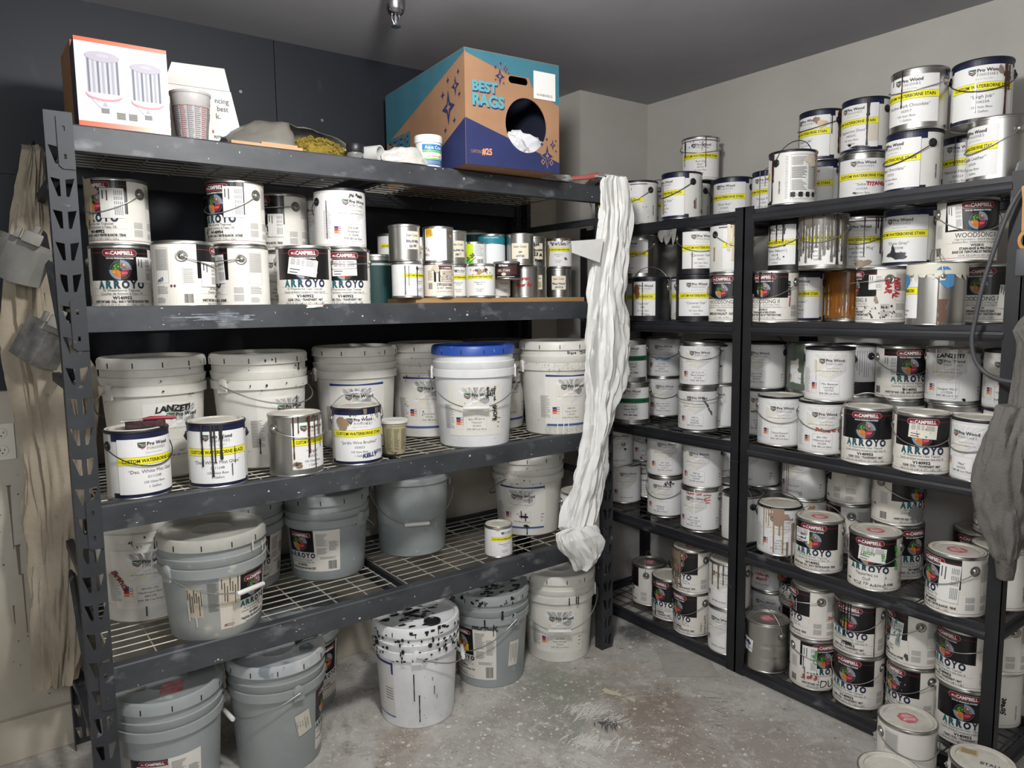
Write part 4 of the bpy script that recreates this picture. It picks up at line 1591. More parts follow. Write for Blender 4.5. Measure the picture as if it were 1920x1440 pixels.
can('D7', pw('', '105 B', k=1), 'white gallon can partly hidden by the coverall on the fourth shelf', h='b')

# ------------------------------------------------------------------ black shelving: top shelf
CS = 'corner black shelving'
GT = 'stain cans on the top of the black shelving'
can('S1a', st('Oak', '0112', body=None) if False else st('Oak', '0112'), 'yellow-banded can glimpsed between grey rack post and wall on the top black shelf', body='navy', ears='plastic', lid='navy', ex=[drips(DK, [(-.03, .08, .003, .09)])], group=GT)
can('S1b', st('Dune', '0523'), 'purple-striped white can with black ear just beyond the coverall, top black shelf', h='f', body='purple', ears='plastic', lid='navy', ex=[specks('3a3a3a', 12, 2, (.0, .12), (.02, .09), .0012)], group=GT)
can('S1c', st('Bark', '0623'), 'can half hidden between the purple-striped can and one with a raised bail', body='navy', ears='plastic', lid='navy', h='u', group=GT)
can('S1d', st('Light Oak Stain', '042021'), 'can with ruler marks and a brown streak below its logo, top of corner unit', h='f', body='navy', ears='plastic', lid='navy', ex=[blot('b09878', -.005, .08, .008, .06, 4), drips('6a4a34', [(.135, .03, .006, .075)])], group=GT)
can('S1e', st('Ash', '0911'), 'can mostly hidden under the single stacked can in the corner unit', body='navy', ears='plastic', lid='tin', group=GT)
can('S1f', st('Red Clay', '081921', two='Base'), 'white-sided can with dark red drips, alone on the upper tier in the corner', h='fl', body='white', lid='tin', ex=[drips(RD, [(.022, .13, .003), (.006, .03, .002, .16), (.078, .06, .004)]), drips(DK, [(-.07, .06, .005, .17), (-.074, .12, .003)]), specks(DK, 20, 2, (-.08, .02), (.14, .17))], group=GT)
can('S1g', st('River Run', '210320A'), 'clean yellow-banded can in front of the double black post, top shelf', body='navy', ears='plastic', lid='navy', group=GT)
can('S1h', st('Thorps Flr', '012023'), 'yellow-banded can partly behind a can turned to its back, beside the double post', h='ub', body='navy', ears='plastic', lid='navy', ex=[drips('7b7a80', [(-.012, .15, .003), (.01, .06, .003)])], group=GT)
can('S1i', st('', ''), 'can turned to show its back panel of fine print and four hazard diamonds', body='navy', ears='plastic', lid='navy', h='ub', ex=[drips(BR, [(.115, .17, .006), (.118, .1, .008)]), blot('cbbfae', .255, .15, .022, .02, 3), drips('9a7c68', [(.285, .15, .008), (.28, .12, .01)])], group=GT)
can('S1j', st('Mocha', '0722'), 'can under the brown-smeared one, half hidden by the can showing its back', body='navy', ears='plastic', lid='navy', group=GT)
can('S1k', st('Half Cafe', '121121A'), 'upper-tier can with a brown smear under its black ear and a raised bail', h='fl', body='navy', ears='plastic', lid='navy', ex=[drips(DK, [(-.05, .12, .003), (-.04, .15, .004), (.098, .09, .003)]), drips(BR, [(.128, .16, .007), (.135, .1, .005)]), blot(DK, .128, .155, .012, .02, 6), blot('8a6a52', .045, .15, .012, .013, 3), blot('cdb68f', .065, .135, .02, .012, 8)], group=GT)
can('S1l', st('Sekas', '121522A', body=None) if False else st('Sekas', '121522A'), 'steel-rimmed can with TITANIUM handwritten in red', body='steel', ears='plastic', lid='navy', ex=[hand('TITANIUM', .056, .078, .013, HANDR), blot(DK, -.02, .046, .008, .004, 3)], group=GT)
can('S1m', st('Cappuccino Door', '040323C'), 'upper-tier can with one long dark brown run across its yellow band', h='b', body='navy', ears='plastic', lid='navy', ex=[drips(DK, [(.055, .165, .006), (.058, .06, .01)]), blot(DK, -.002, .028, .006, .005, 2), blot('201c1e', .03, .018, .03, .004, 4), (lambda L, D: L.rect(.06, .035, .092, .094, P('d8cfc0'), 4))], group=GT)
can('S1n', st('Texas Chocolate', '120723'), 'can with large white side, black ear and barcode, lower tier near the end', h='f', body='navy', ears='plastic', lid='navy', group=GT)
can('S1o', st('Godiva Dark Chocolate', '032017'), 'bare steel can with pasted label and two dark runs, upper tier', h='fl', body='steel', ears='tin', lid='tin', ex=[drips(DK, [(-.015, .115, .003), (-.05, .04, .003)])], group=GT)
can('S1p', st('Natural Hickory', '050223'), 'can with thin grey runs through its logo, tucked behind the steel can at the end', body='navy', ears='plastic', lid='navy', ex=[drips('5a585c', [(-.01, .09, .003), (.02, .06, .003)])], group=GT)
can('S1q', st('Leigh Job', '110623A'), 'highest can of all, with a forked brown run by its ear', h='f', body='navy', ears='plastic', lid='navy', ex=[drips(BR, [(.062, .155, .008, .17), (.074, .07, .006, .165)]), blot(BR, .068, .135, .012, .016, 3), blot('8d7c70', .045, .15, .008, .012, 4), drips('c9cfd0', [(-.018, .085, .004, .118)])], group=GT)
can('S1r', st('Saddle Leather', '122324', half=.075), 'bare steel can with pasted label at the end of the top black shelf', h='f', body='steel', ears='tin', lid='tin', group=GT)

# second shelf of the black units
GB = 'cans on the second shelf of the black shelving'
can('S2a', st('Pine', '0223'), 'can with ruler marks glimpsed past the coverall, upper tier of second black shelf', body='navy', ears='plastic', lid='navy', group=GB)
can('S2d', st('Fir', '0224'), 'can mostly hidden by the coverall on the second black shelf', body='navy', ears='plastic', lid='navy', group=GB)
can('S2b', st('Elm', '0321'), 'steel can in shadow behind the all-black can, upper tier', h='f', body='steel', ears='tin', lid='tin', group=GB)
can('S2bb', st('Elm', '0322'), 'steel can hidden behind the all-black can on the second black shelf', body='steel', ears='tin', lid='tin', group=GB)
can('S2c', st('Caprock', '0902', half=.055), 'all-black can with a peeling rust-stained label', h='u', body='black', ears='tin', lid='navy', ex=[blot('8a5a3c', -.03, .13, .016, .03, 3), drips(DK, [(.0, .145, .003, .17)]), blot('c9c9c6', .02, .03, .012, .005, 4)], group=GB)
can('S2e', st('Caramel Oak', '060521', half=.08), 'black can with clean yellow-banded label, upper tier beside a beige-streaked can', h='f', body='black', ears='tin', lid='navy', ex=[drips('5a4a3c', [(-.035, .07, .003, .09)])], group=GB)
can('S2ee', st('Caramel Oak', '060522', half=.08), 'can hidden beneath the black upper-tier can in the corner unit', body='black', ears='tin', lid='navy', group=GB)
can('S2f', st('Honey', '0310'), 'purple-striped can streaked with beige stain, against the double post', h='f', body='purple', ears='plastic', lid='navy', ex=[drips('d2c3a6', [(-.07 + i * .016, .1 + .05 * ((i * 3) % 4) / 4, .010) for i in range(9)]), drips('a98d68', [(-.05, .05, .005), (-.02, .06, .004), (.0, .14, .006), (-.13, .05, .006, .1)])], group=GB)
can('S2g', st('Country Beige', '031419', serif=True), 'purple-striped can splashed with beige near its base and bail standing up', h='u', body='purple', ears='tin', lid='navy', ex=[drips('d9cba6', [(.012, .09, .004), (.03, .12, .004), (.06, .1, .004), (.078, .165, .005)]), blot('dccba3', -.02, .025, .04, .016, 3), blot('dccba3', .035, .035, .016, .012, 8)], group=GB)
can('S2h', ar(song='noyer'), 'black-topped walnut stain can beside the double post, second shelf', h='f', group=GB)
can('S2i', st('Winter Auburn', '090319', half=.08), 'black-bodied can with purple stripe and dark drips, just past the double post', h='f', body='black', ears='plastic', lid='navy', ex=[drips(DK, [(-.03, .07, .008), (.01, .075, .005), (.035, .075, .005), (.04, .05, .003)]), specks(DK, 8, 3, (.0, .06), (.05, .1))], group=GB)
can('S2j', st('Mrs Trouts Vanity', '0911'), 'can covered in grey and black runs so its label barely shows', h='f', body='dirty', ears='tin', lid='tin', ex=[drips(GYD, [(-.085 + i * .012, .11 + .06 * ((i * 5) % 7) / 7, .0085) for i in range(15)]), drips('3a3532', [(-.05, .13, .004), (-.015, .15, .004), (.02, .12, .005), (.065, .17, .01), (.085, .16, .008)]), blot(GYD, -.03, .172, .075, .018, 3)], group=GB)
can('S2k', st('Medium Roast Mug', '060619B', serif=True), 'steel-rimmed can with dark looping drips and a tan smudge at its base', h='f', body='white', ears='tin', lid='tin', ex=[drips(DK, [(.022, .14, .003), (.06, .06, .003), (.068, .04, .004), (.08, .13, .005), (.088, .12, .003)]), blot('a08c76', .02, .022, .026, .012, 5)], group=GB)
can('S2l', st('Dixie Gray', '012320B'), 'navy-rimmed can with a black smudge over its lower label', h='b', body='navy', ears='tin', lid='navy', ex=[blot('3a3b40', .0, .036, .03, .012, 3), blot('2c2d33', -.012, .048, .008, .02, 4), blot('34353b', -.07, .04, .006, .02, 5), drips('2c2c30', [(-.05, .03, .004), (.06, .02, .003)])], group=GB)
can('S2m', ar(song='base'), 'black-topped pre-stain can with a white paper stuck askew, upper tier near the end', h='f', ex=[sticker(-.062, .135, .04, .075, .08, True)], group=GB)
can('S2n', st('Bear Brown', '052019'), 'can mostly behind the double post, yellow band cut by the painted-label can', body='navy', ears='plastic', lid='navy', group=GB)
can('S2o', ar(song='base'), 'black-topped pre-stain can with PANEL handwritten down its side', h='f', ex=[hand('PANEL', .092, .125, .014, HANDB, -PI / 2), (lambda L, D: L.rot_rect(.096, .078, .0045, .035, -.08, P('c23038'), 8)), drips(DK, [(-.014, .085, .005), (-.01, .18, .003), (.03, .05, .003)]), blot('8a7668', -.05, .1, .012, .01, 3)], group=GB)
can('S2p', st('Amber', '0119'), 'can stained amber brown all over by thick runs', body='steel', ears='plastic', lid='tin', ex=[drips('8a5518', [(-.03 + i * .011, .17, .0105) for i in range(12)]), drips('5a3210', [(-.02 + i * .017, .13 + .04 * (i % 3) / 3, .006) for i in range(7)]), drips('b9791f', [(.02, .12, .007, .16), (.06, .14, .006, .16)])], group=GB)
can('S2q', st('Medium Mug', '06619'), 'steel can with thin red-brown runs, between the amber can and the red-written can', h='f', body='steel', ears='tin', lid='tin', ex=[drips('6a2a22', [(-.03, .17, .003), (-.015, .17, .003), (.012, .16, .003), (.0, .05, .012), (.05, .12, .03)]), blot('8a7f78', .055, .15, .015, .02, 3)], group=GB)
can('S2s', ar(song='base'), 'can showing its white side, lettered NEDAL BAR in red', h='fm', ex=[hand('NEDAL', .152, .12, .019, HANDR, -PI / 2 - .1, .07), hand('BAR', .125, .125, .019, HANDR, -PI / 2 - .1), sticker(.085, .14, .04, .05, 0, True), specks('4a382e', 30, 3, (.05, .15), (.02, .06), .002), blot('9a8672', .09, .08, .006, .012, 4)], group=GB)


def art_tape(L, body):
    st('', '', half=.06)(L, 'steel')
    tp = P('d9d6c6')
    L.rect(-PI * L.R, .155, PI * L.R, .188, tp, 6)
    for i in range(20):
        u = -.24 + i * .025
        L.poly([(u, .156), (u + .025, .156), (u + .02, .146 - .006 * (i % 3)), (u + .006, .148)], tp, 6)
    b = P('4a86b8')
    L.poly([(.10, .155), (.16, .155), (.158, .12), (.14, .112)], b, 7)
    L.poly([(-.02, .165), (.03, .15), (.028, .13), (-.005, .105), (-.012, .09)], b, 7)
    L.poly([(.11, .168), (.15, .168), (.14, .178), (.12, .178)], b, 7)


can('S2t', art_tape, 'shiny metal can with masking tape round its rim and blue tape flags', h='u', body='steel', ears='tin', lid='paint', ex=[drips('6b5142', [(.118, .15, .003, .15), (.13, .06, .02, .08), (.126, .075, .005, .08), (-.005, .09, .003, .1)]), blot('e2decd', .122, .15, .014, .013, 3)], group=GB)
can('S2u', ar(song='base'), 'black-topped stain can in shadow behind the grey cable', h='b', ex=[sticker(.075, .085, .04, .075, -.1, True)], group=GB)

# third shelf
GC = 'cans on the third shelf of the black shelving'
can('T1a', band(('Tallgrass 4003-2C', '“Colony Linen”'), '040423', 'FNR 380 Low Gloss'), 'green-banded steel can, upper tier beside the coverall', body='steel', lid='tin', group=GC)
can('T1b', band(('BM 2119-10', '“Space Black”'), '112919B', 'FNR 380 Satin'), 'green-banded steel can, lower tier beside the coverall', body='steel', lid='tin', group=GC)
can('T1c', pw('SW', '“Polar”', '0111'), 'white can marked in black handwriting, next to the grey rack post on the third shelf', ex=[hand('POLAR', .0, .09, .014)], group=GC)
can('T1d', pw('SW 7036', '“White Sesame”', '102423'), 'white can with blue tape wound on its hanging bail', h='f', lid='tin', group=GC, ex=[(lambda L, D: [D.rot_rect(-.02 + i * .008, .090 + .004 * math.sin(i), .01, .007, .3 * (i % 2), P('5f97c6'), 20) for i in range(8)])])
can('T1e', pw('Behr OR-W15', '“Palais White”', '102621'), 'cream-tinted white can below the blue-taped one, bail hanging low', h='f', lid='navy', group=GC)
can('T1f', pw('BM 2125-10', '“Black Panther”', '071618', sheen='FNR 380 Satin'), 'white can with steel rim and high bail, upper tier front by the double post', h='fl', body='steel', lid='tin', group=GC)
can('T1g', pw('F&B 31', '“Railings”', '063023A'), 'white can with slanted black handwriting down one edge, third shelf of the corner unit', h='fm', body='steel', lid='tin', ex=[hand('27 South Indian', .052, .115, .010, HANDB, -1.05)], group=GC)
can('T1h', pw('', '“Iron King”', '1223'), 'white can with a black run, squeezed behind the double post', body='navy', lid='navy', ears='plastic', ex=[drips('14151a', [(.03, .1, .007), (.024, .05, .012)]), blot('14151a', .03, .08, .012, .004, 3), blot('14151a', .03, .175, .03, .012, 4)], group=GC)
can('T1i', pw('', '', ''), 'white can with its bail up, below the one with the black run', h='u', lid='tin', group=GC)
can('T2a', pw('Dunn 6134', '“Capetown”', '092723'), 'dim white can in the upper rear row just past the double post', h='u', body='navy', ears='plastic', lid='navy', group=GC)
can('T2b', pw('Dunn 6134', '“Capetown”', '092724'), 'white can with a short black scrawl, below the dim one past the double post', body='navy', ears='plastic', lid='navy', ex=[hand('NOVAK', -.01, .1, .009)], group=GC)
can('T2c', pw('', '“Sage”', ''), 'steel can smeared with grey-green paint and a rust run', body='dirty', lid='tin', ears='plastic', ex=[drips(GRN, [(-.07, .17, .014), (-.055, .15, .01), (.0, .1, .018), (.006, .15, .01), (-.03, .03, .06)]), drips('7a3f22', [(.03, .12, .004, .13)]), blot(GRN, -.02, .02, .07, .014, 4)], group=GC)
can('T2cc', pw('', '', ''), 'white can at the rear under the green-smeared one', body='white', group=GC)
can('T2d', pw('“Mrs Bateman', 'Laundry”', '101723', sheen='FNR 380 Low Gloss'), 'white navy-rimmed can standing highest at the front of the third shelf', body='navy', ears='plastic', lid='navy', ex=[drips('d8cdb4', [(-.045, .07, .003, .15), (-.048, .03, .002, .15)])], group=GC)


def art_ribs(L, body):
    L.rect(-PI * L.R, .052, PI * L.R, .182, PAPER, 1)
    L.rect(-PI * L.R, .004, PI * L.R, .052, P('17181b'), 1)
    L.vlines(-.25, .07, .25, .17, 60, P('9a9a98'), 2, .3)
    L.text('SATIN', .13, .12, .018, INK, 3, rot=-PI / 2, bold=.03)


can('T2e', art_ribs, 'can with a ribbed-looking grey and white back and black base', body='white', ears='plastic', lid='navy', h='fl', group=GC)
can('T2ee', art_ribs, 'black-based can at the rear under the ribbed-looking one', body='white', ears='plastic', lid='navy', group=GC)
can('T2f', ar('W'), 'topcoat can with sideways sticker, upper tier beside the handwritten grey-white can', h='f', ex=[sticker(-.066, .12, .044, .075, 0, True), drips('2a2a2c', [(-.02, .02, .002, .045)])], lid='tin', group=GC)
can('T2g', pw('“Designer White”', '111722A', sheen='FNR 380 Low Gloss'), 'can with large black handwriting over its logo and white runs, third shelf', h='u', body='steel', lid='tin', ex=[hand('LANZETI', .004, .167, .013, w=.078), drips('f0efec', [(-.038, .1, .003), (.022, .165, .004), (.014, .06, .003)]), blot('17171a', .05, .018, .005, .006, 3)], group=GC)
can('T2h', pw('“Thunder Bay”', '0923', sheen='FNR 380 Low Gloss'), 'white navy-rimmed can half hidden by the sweatshirt, upper tier', h='f', body='navy', lid='navy', ears='tin', ex=[hand('LEWIS', .0, .088, .011, HANDR)], group=GC)
can('T2fx', band(('Tint', '“Grey”'), '0101', 'FNR 380 Satin'), 'green-banded can in the shadows under the upper topcoat can', body='steel', lid='tin', group=GC)
can('T2gx', band(('Tint', '“Fern”'), '0102', 'FNR 380 Satin'), 'green-banded can at the rear below the handwritten grey-white can', body='steel', lid='tin', group=GC)
can('T2hx', pw('', '', ''), 'white can at the rear of the third shelf behind the sweatshirt', body='navy', lid='navy', group=GC)
can('T2i', pw('“Talisman Moonstone”', '041323B', sheen='FNR 380 Low Gloss'), 'white crinkle-labelled can, front row just past the double post on the third shelf', h='f', body='navy', lid='paint', ears='tin', group=GC)
can('T2j', pw('BM 1501', '“Millstone Gray”', '101223', sheen='FNR 380 Low Gloss'), 'white can with red handwriting and a grey-green smear beside it', h='f', body='navy', lid='paint', ears='tin', ex=[hand('Primerac Clst', .03, .092, .013, HANDR), drips('6f7468', [(.065, .13, .012, .155), (.072, .10, .009, .15), (.06, .07, .007, .13)])], group=GC)
can('T2k', ar('V'), 'clear topcoat can with bail standing up, front of the third shelf', h='u', lid='paint', group=GC)
can('T2l', ar('V'), 'clear topcoat can with a cream sticker over its emblem, front of the third shelf', h='f', lid='paint', ex=[sticker(.0, .138, .078, .044, -.06, m=P('e6e2d6')), specks('55524c', 7, 3, (-.03, .03), (.12, .15), .0014)], group=GC)
can('T2m', pw('“Mint”', '101023', sheen='FNR 380 Low Gloss'), 'white can with a navy base touching the hanging sweatshirt', h='f', body='navy', lid='paint', ears='tin', ex=[blot('d8a58c', .05, .058, .004, .003, 2), blot('d8a58c', .055, .035, .007, .003, 3)], group=GC)

# fourth shelf
GD = 'cans on the fourth shelf of the black shelving'
can('U1a', pw('BM', '“Midnight Blue”', '122122'), 'white can with small red-brown thumb mark at its base, upper tier of the corner unit', h='f', lid='tin', ex=[blot('8a4a3c', -.03, .018, .004, .008, 2), blot('2c2c2e', .02, .038, .006, .004, 3)], group=GD)
can('U1b', pw('Farrow', '“Skimming Stone”', '121918A'), 'dirty cream can with handwriting above and below its logo, lower tier of the corner unit', h='f', body='navy', lid='navy', ex=[hand('Lanzeti', -.006, .168, .010), hand('BABA', .0, .124, .010), drips('b9b2a2', [(.0, .06, .002, .12), (.02, .1, .002, .12)])], group=GD)
can('U1c', pw('', '', ''), 'white can beside the grey rack post, lower tier of the fourth shelf', h='b', group=GD)
can('U1cc', pw('', '', ''), 'white can with two black marks beside the grey rack post, upper tier', h='b', ex=[hand('LS', .02, .11, .014), blot('1c1c1e', .03, .085, .006, .006, 2)], group=GD)
can('U1d', pw('SW 7005', '“Pure White”', '112312'), 'clean cream-tinted can in the middle of the corner unit, upper tier', body='navy', lid='navy', ears='plastic', group=GD)
can('U1e', pw('', '“Off Black”', '041718'), 'white can with bail hanging low and dark flecks at its rim, lower tier', h='f', lid='navy', body='steel', ex=[specks('1a1a1c', 12, 3, (.01, .06), (.155, .17), .003)], group=GD)
can('U1f', pw('F&B 26', '“Down Pipe”', '052520'), 'clean white can at the double post end of the corner unit, upper tier', body='navy', lid='navy', ears='plastic', group=GD)
can('U1g', pw('SW 1008', '“Extra Hazing”', '113022B'), 'white can with four lines of red handwriting and a thin white run', lid='navy', body='steel', h='b', ex=[hand('Kitchen Unit', .0, .169, .009, HANDR), hand('Andrew', .056, .166, .007, HANDR), hand('Lerch', .056, .155, .007, HANDR), hand('Doors', .056, .144, .007, HANDR), hand('Trim', .056, .133, .007, HANDR), drips('f3f1ea', [(.004, .175, .003)])], group=GD)
can('U1h', pw('BM', '“Black”', '04'), 'white can half behind the double post on the fourth shelf, lid visible', h='u', body='navy', lid='paint', group=GD)
can('U1i', pw('', '', ''), 'white can in the upper rear row beside the double post, corner unit', body='navy', ears='plastic', lid='navy', group=GD)
can('U1ii', pw('', '', ''), 'white can in the lower rear row of the corner unit, fourth shelf', group=GD)
can('U2a', pw('', '', ''), 'dim grey-looking can in the upper rear row past the double post, fourth shelf', body='navy', ears='plastic', lid='navy', group=GD)
can('U2b', none, 'plain white can with black ear just past the double post, fourth shelf', body='white', ears='plastic', lid='navy', h='u', group=GD)
can('U2b2', none, 'bare steel can at the rear beneath the dim grey-looking one', body='steel', lid='tin', group=GD)
can('U2c', pw('', '“Linen Sand”', ''), 'white can with four straight brown runs, upper rear row', body='white', lid='tin', ex=[drips('5a4a40', [(-.058, .17, .002), (-.045, .17, .002), (-.03, .17, .0025), (-.02, .17, .002)]), blot('b5b1aa', .03, .022, .007, .007, 2, .05)], group=GD)
can('U2cc', pw('', '', ''), 'white can with brown smudges on top, below the four-run can', ex=[blot('b08a6c', -.03, .155, .01, .016, 3), blot('b08a6c', .01, .16, .012, .014, 5)], group=GD)
can('U2d', ar('S'), 'can showing only blocks of fine print, upper rear row of the fourth shelf', h='f', group=GD)
can('U2dd', ar('S'), 'can showing a metal ear, at the rear below the fine-print can', h='b', group=GD)
can('U2e', ar('W'), 'topcoat can with a grey paint smear low on its front, upper rear row', h='f', ex=[blot('8e8f8c', .0, .045, .03, .028, 3), hand('DULL', .05, .062, .012, P('5a4a48'), shear=0, bold=0), drips('8e8f8c', [(-.02, .06, .01, .08)])], group=GD)
can('U2f', ar('W'), 'topcoat can in the lower rear row under the grey-smeared one', ex=[hand('DULL', .03, .05, .013, P('6a6464'), shear=0, bold=0)], group=GD)
can('U2g', pw('Lydia', '“Dove Tail”', '051022'), 'can with many taupe runs over its label and bail standing up', h='u', body='navy', lid='paint', ears='plastic', ex=[drips('a08674', [(-.06, .15, .003), (-.05, .06, .003), (-.04, .07, .003), (-.02, .17, .005), (.0, .1, .006), (.012, .17, .005), (-.005, .05, .03), (-.03, .04, .004), (.045, .15, .006, .13)]), blot('a58a78', .0, .16, .035, .012, 3), drips('8a7a66', [(.05, .07, .011, .135), (.065, .07, .007, .09), (.028, .055, .007, .06)])], group=GD)
can('U2h', ar('W'), 'topcoat can with handwritten closet note on its sticker and raised bail', h='ub', lid='paint', stop=True, ex=[sticker(-.04, .132, .058, .052, 0, hand=['EAC', 'Mud', 'Closet'])], group=GD)
can('U2i', ar('S'), 'topcoat can with green handwriting on its sticker and a pasted flattened-to-dull note', h='f', lid='paint', stop=True, ex=[sticker(.01, .128, .084, .05, -.08), hand('LEIGH', -.004, .13, .011, HANDG), hand('1862', .044, .122, .011, HANDG, -PI / 2), hand('LEIGH 1862', .088, .12, .012, HANDG, -PI / 2), (lambda L, D: L.rect(-.06, .012, .05, .068, PAPER2, 6)), hand('Flattened to', -.004, .058, .010, P('2c2c2e'), bold=0, shear=0), hand('Dull', -.004, .042, .010, P('2c2c2e'), bold=0, shear=0), hand('4OZ FP Added', .0, .024, .011, P('2c2c2e'), bold=0, shear=0)], group=GD)
can('U2j', ar('W'), 'topcoat can alone at the end of the fourth shelf, metal ear beside the post', h='f', lid='paint', stop=True, ex=[sticker(.058, .105, .056, .12, -.05, True)], group=GD)
can('U2k', ar('W'), 'topcoat can behind the sweatshirt cuff, upper of two', group=GD)
can('U2kk', ar('W'), 'topcoat can behind the sweatshirt cuff, lower of two', group=GD)
can('U2l', ar('W'), 'white-backed can beyond the end post of the fourth shelf', h='f', group=GD)

# bottom shelf
GE = 'cans on the bottom shelf of the black shelving'
can('V1a', ar('S'), 'can with wrinkled white side and bail upright, first on the bottom black shelf', h='u', lid='tin', stop=True, group=GE)
can('V1b', ar('V'), 'dusty topcoat can with black runs through its logo, bottom shelf', lid='paint', h='b', ex=[drips('1c1b1e', [(-.05, .17, .005), (-.03, .08, .003), (-.02, .17, .004)]), specks('8a8a8a', 50, 4, (-.08, .08), (.1, .17), .0009)], group=GE)
can('V1c', ar('W'), 'can heavily run with taupe paint, upper tier beside the double post, bottom shelf', h='f', lid='paint', stop=True, ex=[drips('8a7a66', [(-.09 + i * .013, .12 + .06 * ((i * 5) % 4) / 4, .008) for i in range(9)]), blot('8d7d69', -.04, .165, .06, .02, 3), drips('6e5f50', [(.018, .16, .005), (.03, .06, .008)])], group=GE)
can('V1d', ar('W'), 'topcoat can with three lines of sideways notes, EXTRA WHITE, bottom shelf', h='f', ex=[(lambda L, D: L.rect(.096, .015, .155, .1, P('e0dbcd'), 6)), hand('CW # 1', .108, .045, .008, P('3a3838'), PI / 2, bold=0, shear=0), hand('EXTRA WHITE', .126, .055, .009, P('3a3838'), PI / 2, bold=0, shear=0), hand('YO 1/4', .143, .045, .008, P('3a3838'), PI / 2, bold=0, shear=0)], group=GE)
can('V1e', ar('W'), 'can with only its lid rim showing behind the dusty topcoat can', lid='tin', group=GE)
can('V1f', ar('W'), 'topcoat can with green scrawl, upper tier cut off by the double post', h='f', ex=[hand('Schmidt', .03, .06, .012, HANDG, -1.0)], group=GE)
can('V1g', ar('V'), 'topcoat can cut off by the double post, bottom tier', h='b', group=GE)


def art_dull(L, body):
    L.rot_rect(-.02, .098, .075, .05, -.12, P('e9e8e4'), 3)
    L.text('W140921', -.02, .105, .009, INK, 4, rot=-.12)
    L.text('ARROYO DULL', -.018, .088, .010, INK, 4, rot=-.12, w=.066)


can('W1', art_dull, 'bare ribbed steel can with red octagon on its lid and scrawled note', h='u', body='beads', lid='tin', stop=True, ex=[hand('Doshifa', -.026, .112, .016, HANDN, -.12), drips('17171c', [(-.022, .12, .002), (-.03, .17, .002, .19), (-.004, .055, .002, .11)])], group=GE)
can('W2', pw('', '', ''), 'shadowed can with brown runs behind the double post, bottom shelf', ex=[drips('6b5c4c', [(-.03, .09, .006), (.0, .1, .006), (.02, .08, .005), (.05, .1, .006)])], group=GE)
can('W2b', pw('', '', ''), 'shadowed can beneath the brown-run one behind the double post', group=GE)
can('W3', pw('', '', ''), 'shadowed can with red handwriting North Match, far back on the bottom shelf', ex=[hand('/ North', .0, .075, .013, HANDR), hand('Match', .0, .056, .013, HANDR)], group=GE)
can('W3b', pw('', '', ''), 'shadowed can beneath the red-written one, far back on the bottom shelf', group=GE)
can('W4', ar('W'), 'can with a grey curved smear, upper tier behind the steel can', h='f', ex=[drips('5c6060', [(.07, .1, .012, .13), (.078, .06, .01, .11)]), hand('Jrl', .05, .05, .012)], group=GE)
can('W4b', ar('W'), 'can at the rear below the one with the grey curved smear', group=GE)
can('W5', ar('W'), 'topcoat can with metal ear centred and red scrawl, upper tier of the bottom shelf', h='fm', ex=[hand('2oz', .165, .09, .013, HANDR), drips('d9d8d4', [(.04, .045, .003, .145), (.03, .02, .002, .12)])], group=GE)
can('W6', ar('W'), 'topcoat can lettered DULL in large capitals with a red 3 of 3', lid='paint', h='fl', ex=[(lambda L, D: L.rect(-.02, .012, .07, .058, PAPER2, 6)), hand('DULL', .026, .034, .028, P('2a292b'), bold=0, shear=0, w=.085), sticker(-.055, .12, .05, .1, 0, True), hand('Coffee', -.036, .13, .014, HANDG, PI / 2), hand('3 of 3', -.055, .052, .016, HANDR), drips('4a4a4c', [(-.075, .05, .003, .13), (-.07, .05, .003, .09)])], group=GE)
can('W7', ar('V'), 'clear topcoat can with black runs through its pill logo, upper tier of bottom shelf', h='f', lid='tin', ex=[drips('121214', [(-.03, .05, .003), (-.022, .09, .004), (-.012, .12, .005), (.0, .11, .005), (.008, .06, .004), (.086, .18, .003)]), blot('1a1a1c', .0, .046, .016, .004, 3)], group=GE)
can('W8', ar('V'), 'clean clear topcoat can beneath the one with black runs, front of the bottom shelf', h='f', group=GE)
can('W9', ar('S'), 'topcoat can with green handwritten sticker beside a metal ear, upper tier', h='f', stop=True, lid='paint', ex=[sticker(.052, .11, .045, .09, -.1, True), hand('Leif 1 Trey', .052, .13, .010, P('1f7a6a'), -PI / 2 - .1), hand('Gregory', .066, .105, .010, P('1f7a6a'), -PI / 2 - .1), sticker(.07, .062, .05, .06, .1, False, P('e4e0d6'), table=False), sticker(-.02, .12, .04, .09, 0, False, P('e6e3da'), table=False), blot('4a4a4e', .09, .038, .006, .012, 3)], group=GE)
can('W10', ar('W'), 'scuffed topcoat can below the green-stickered one, curled wire at its ear', h='f', ex=[specks('b9b7b2', 14, 3, (-.06, .05), (.1, .17), .002), blot('8a8a88', -.01, .155, .03, .01, 3), drips('e0dfda', [(-.028, .12, .002, .18)])], group=GE)
can('W11', ar('V'), 'clear topcoat can by the end post, upper tier, wire bail sweeping outwards', h='fl', lid='tin', group=GE)
can('W12', ar('V'), 'clear topcoat can by the end post, lower tier, front turned outward', h='b', group=GE)
can('W13', ar('W'), 'can in shadow beyond the end post, upper tier of the bottom shelf', h='f', group=GE)
can('W14', ar('W'), 'can in shadow with sideways handwriting beyond the end post, lower tier', h='f', ex=[hand('Street', .2, .08, .016, HANDB, PI / 2)], group=GE)
GF = 'cans on the floor in front of the black shelving'
can('X1', ar('W'), 'can on the floor against the bottom shelf, faded red octagon on its dusty lid', h='b', lid='paint', stop=True, ex=[blot('d2d0ca', .0, .15, .03, .02, 3)], group=GF)
can('X2', ar('W'), 'can on the floor with a plain scuffed grey lid, nearest the camera', h='b', lid='paint', group=GF)
x3 = can('X3', ar('V'), 'can on the floor with black scrawl and a tan sticker on its lid', h='b', lid='paint', group=GF)


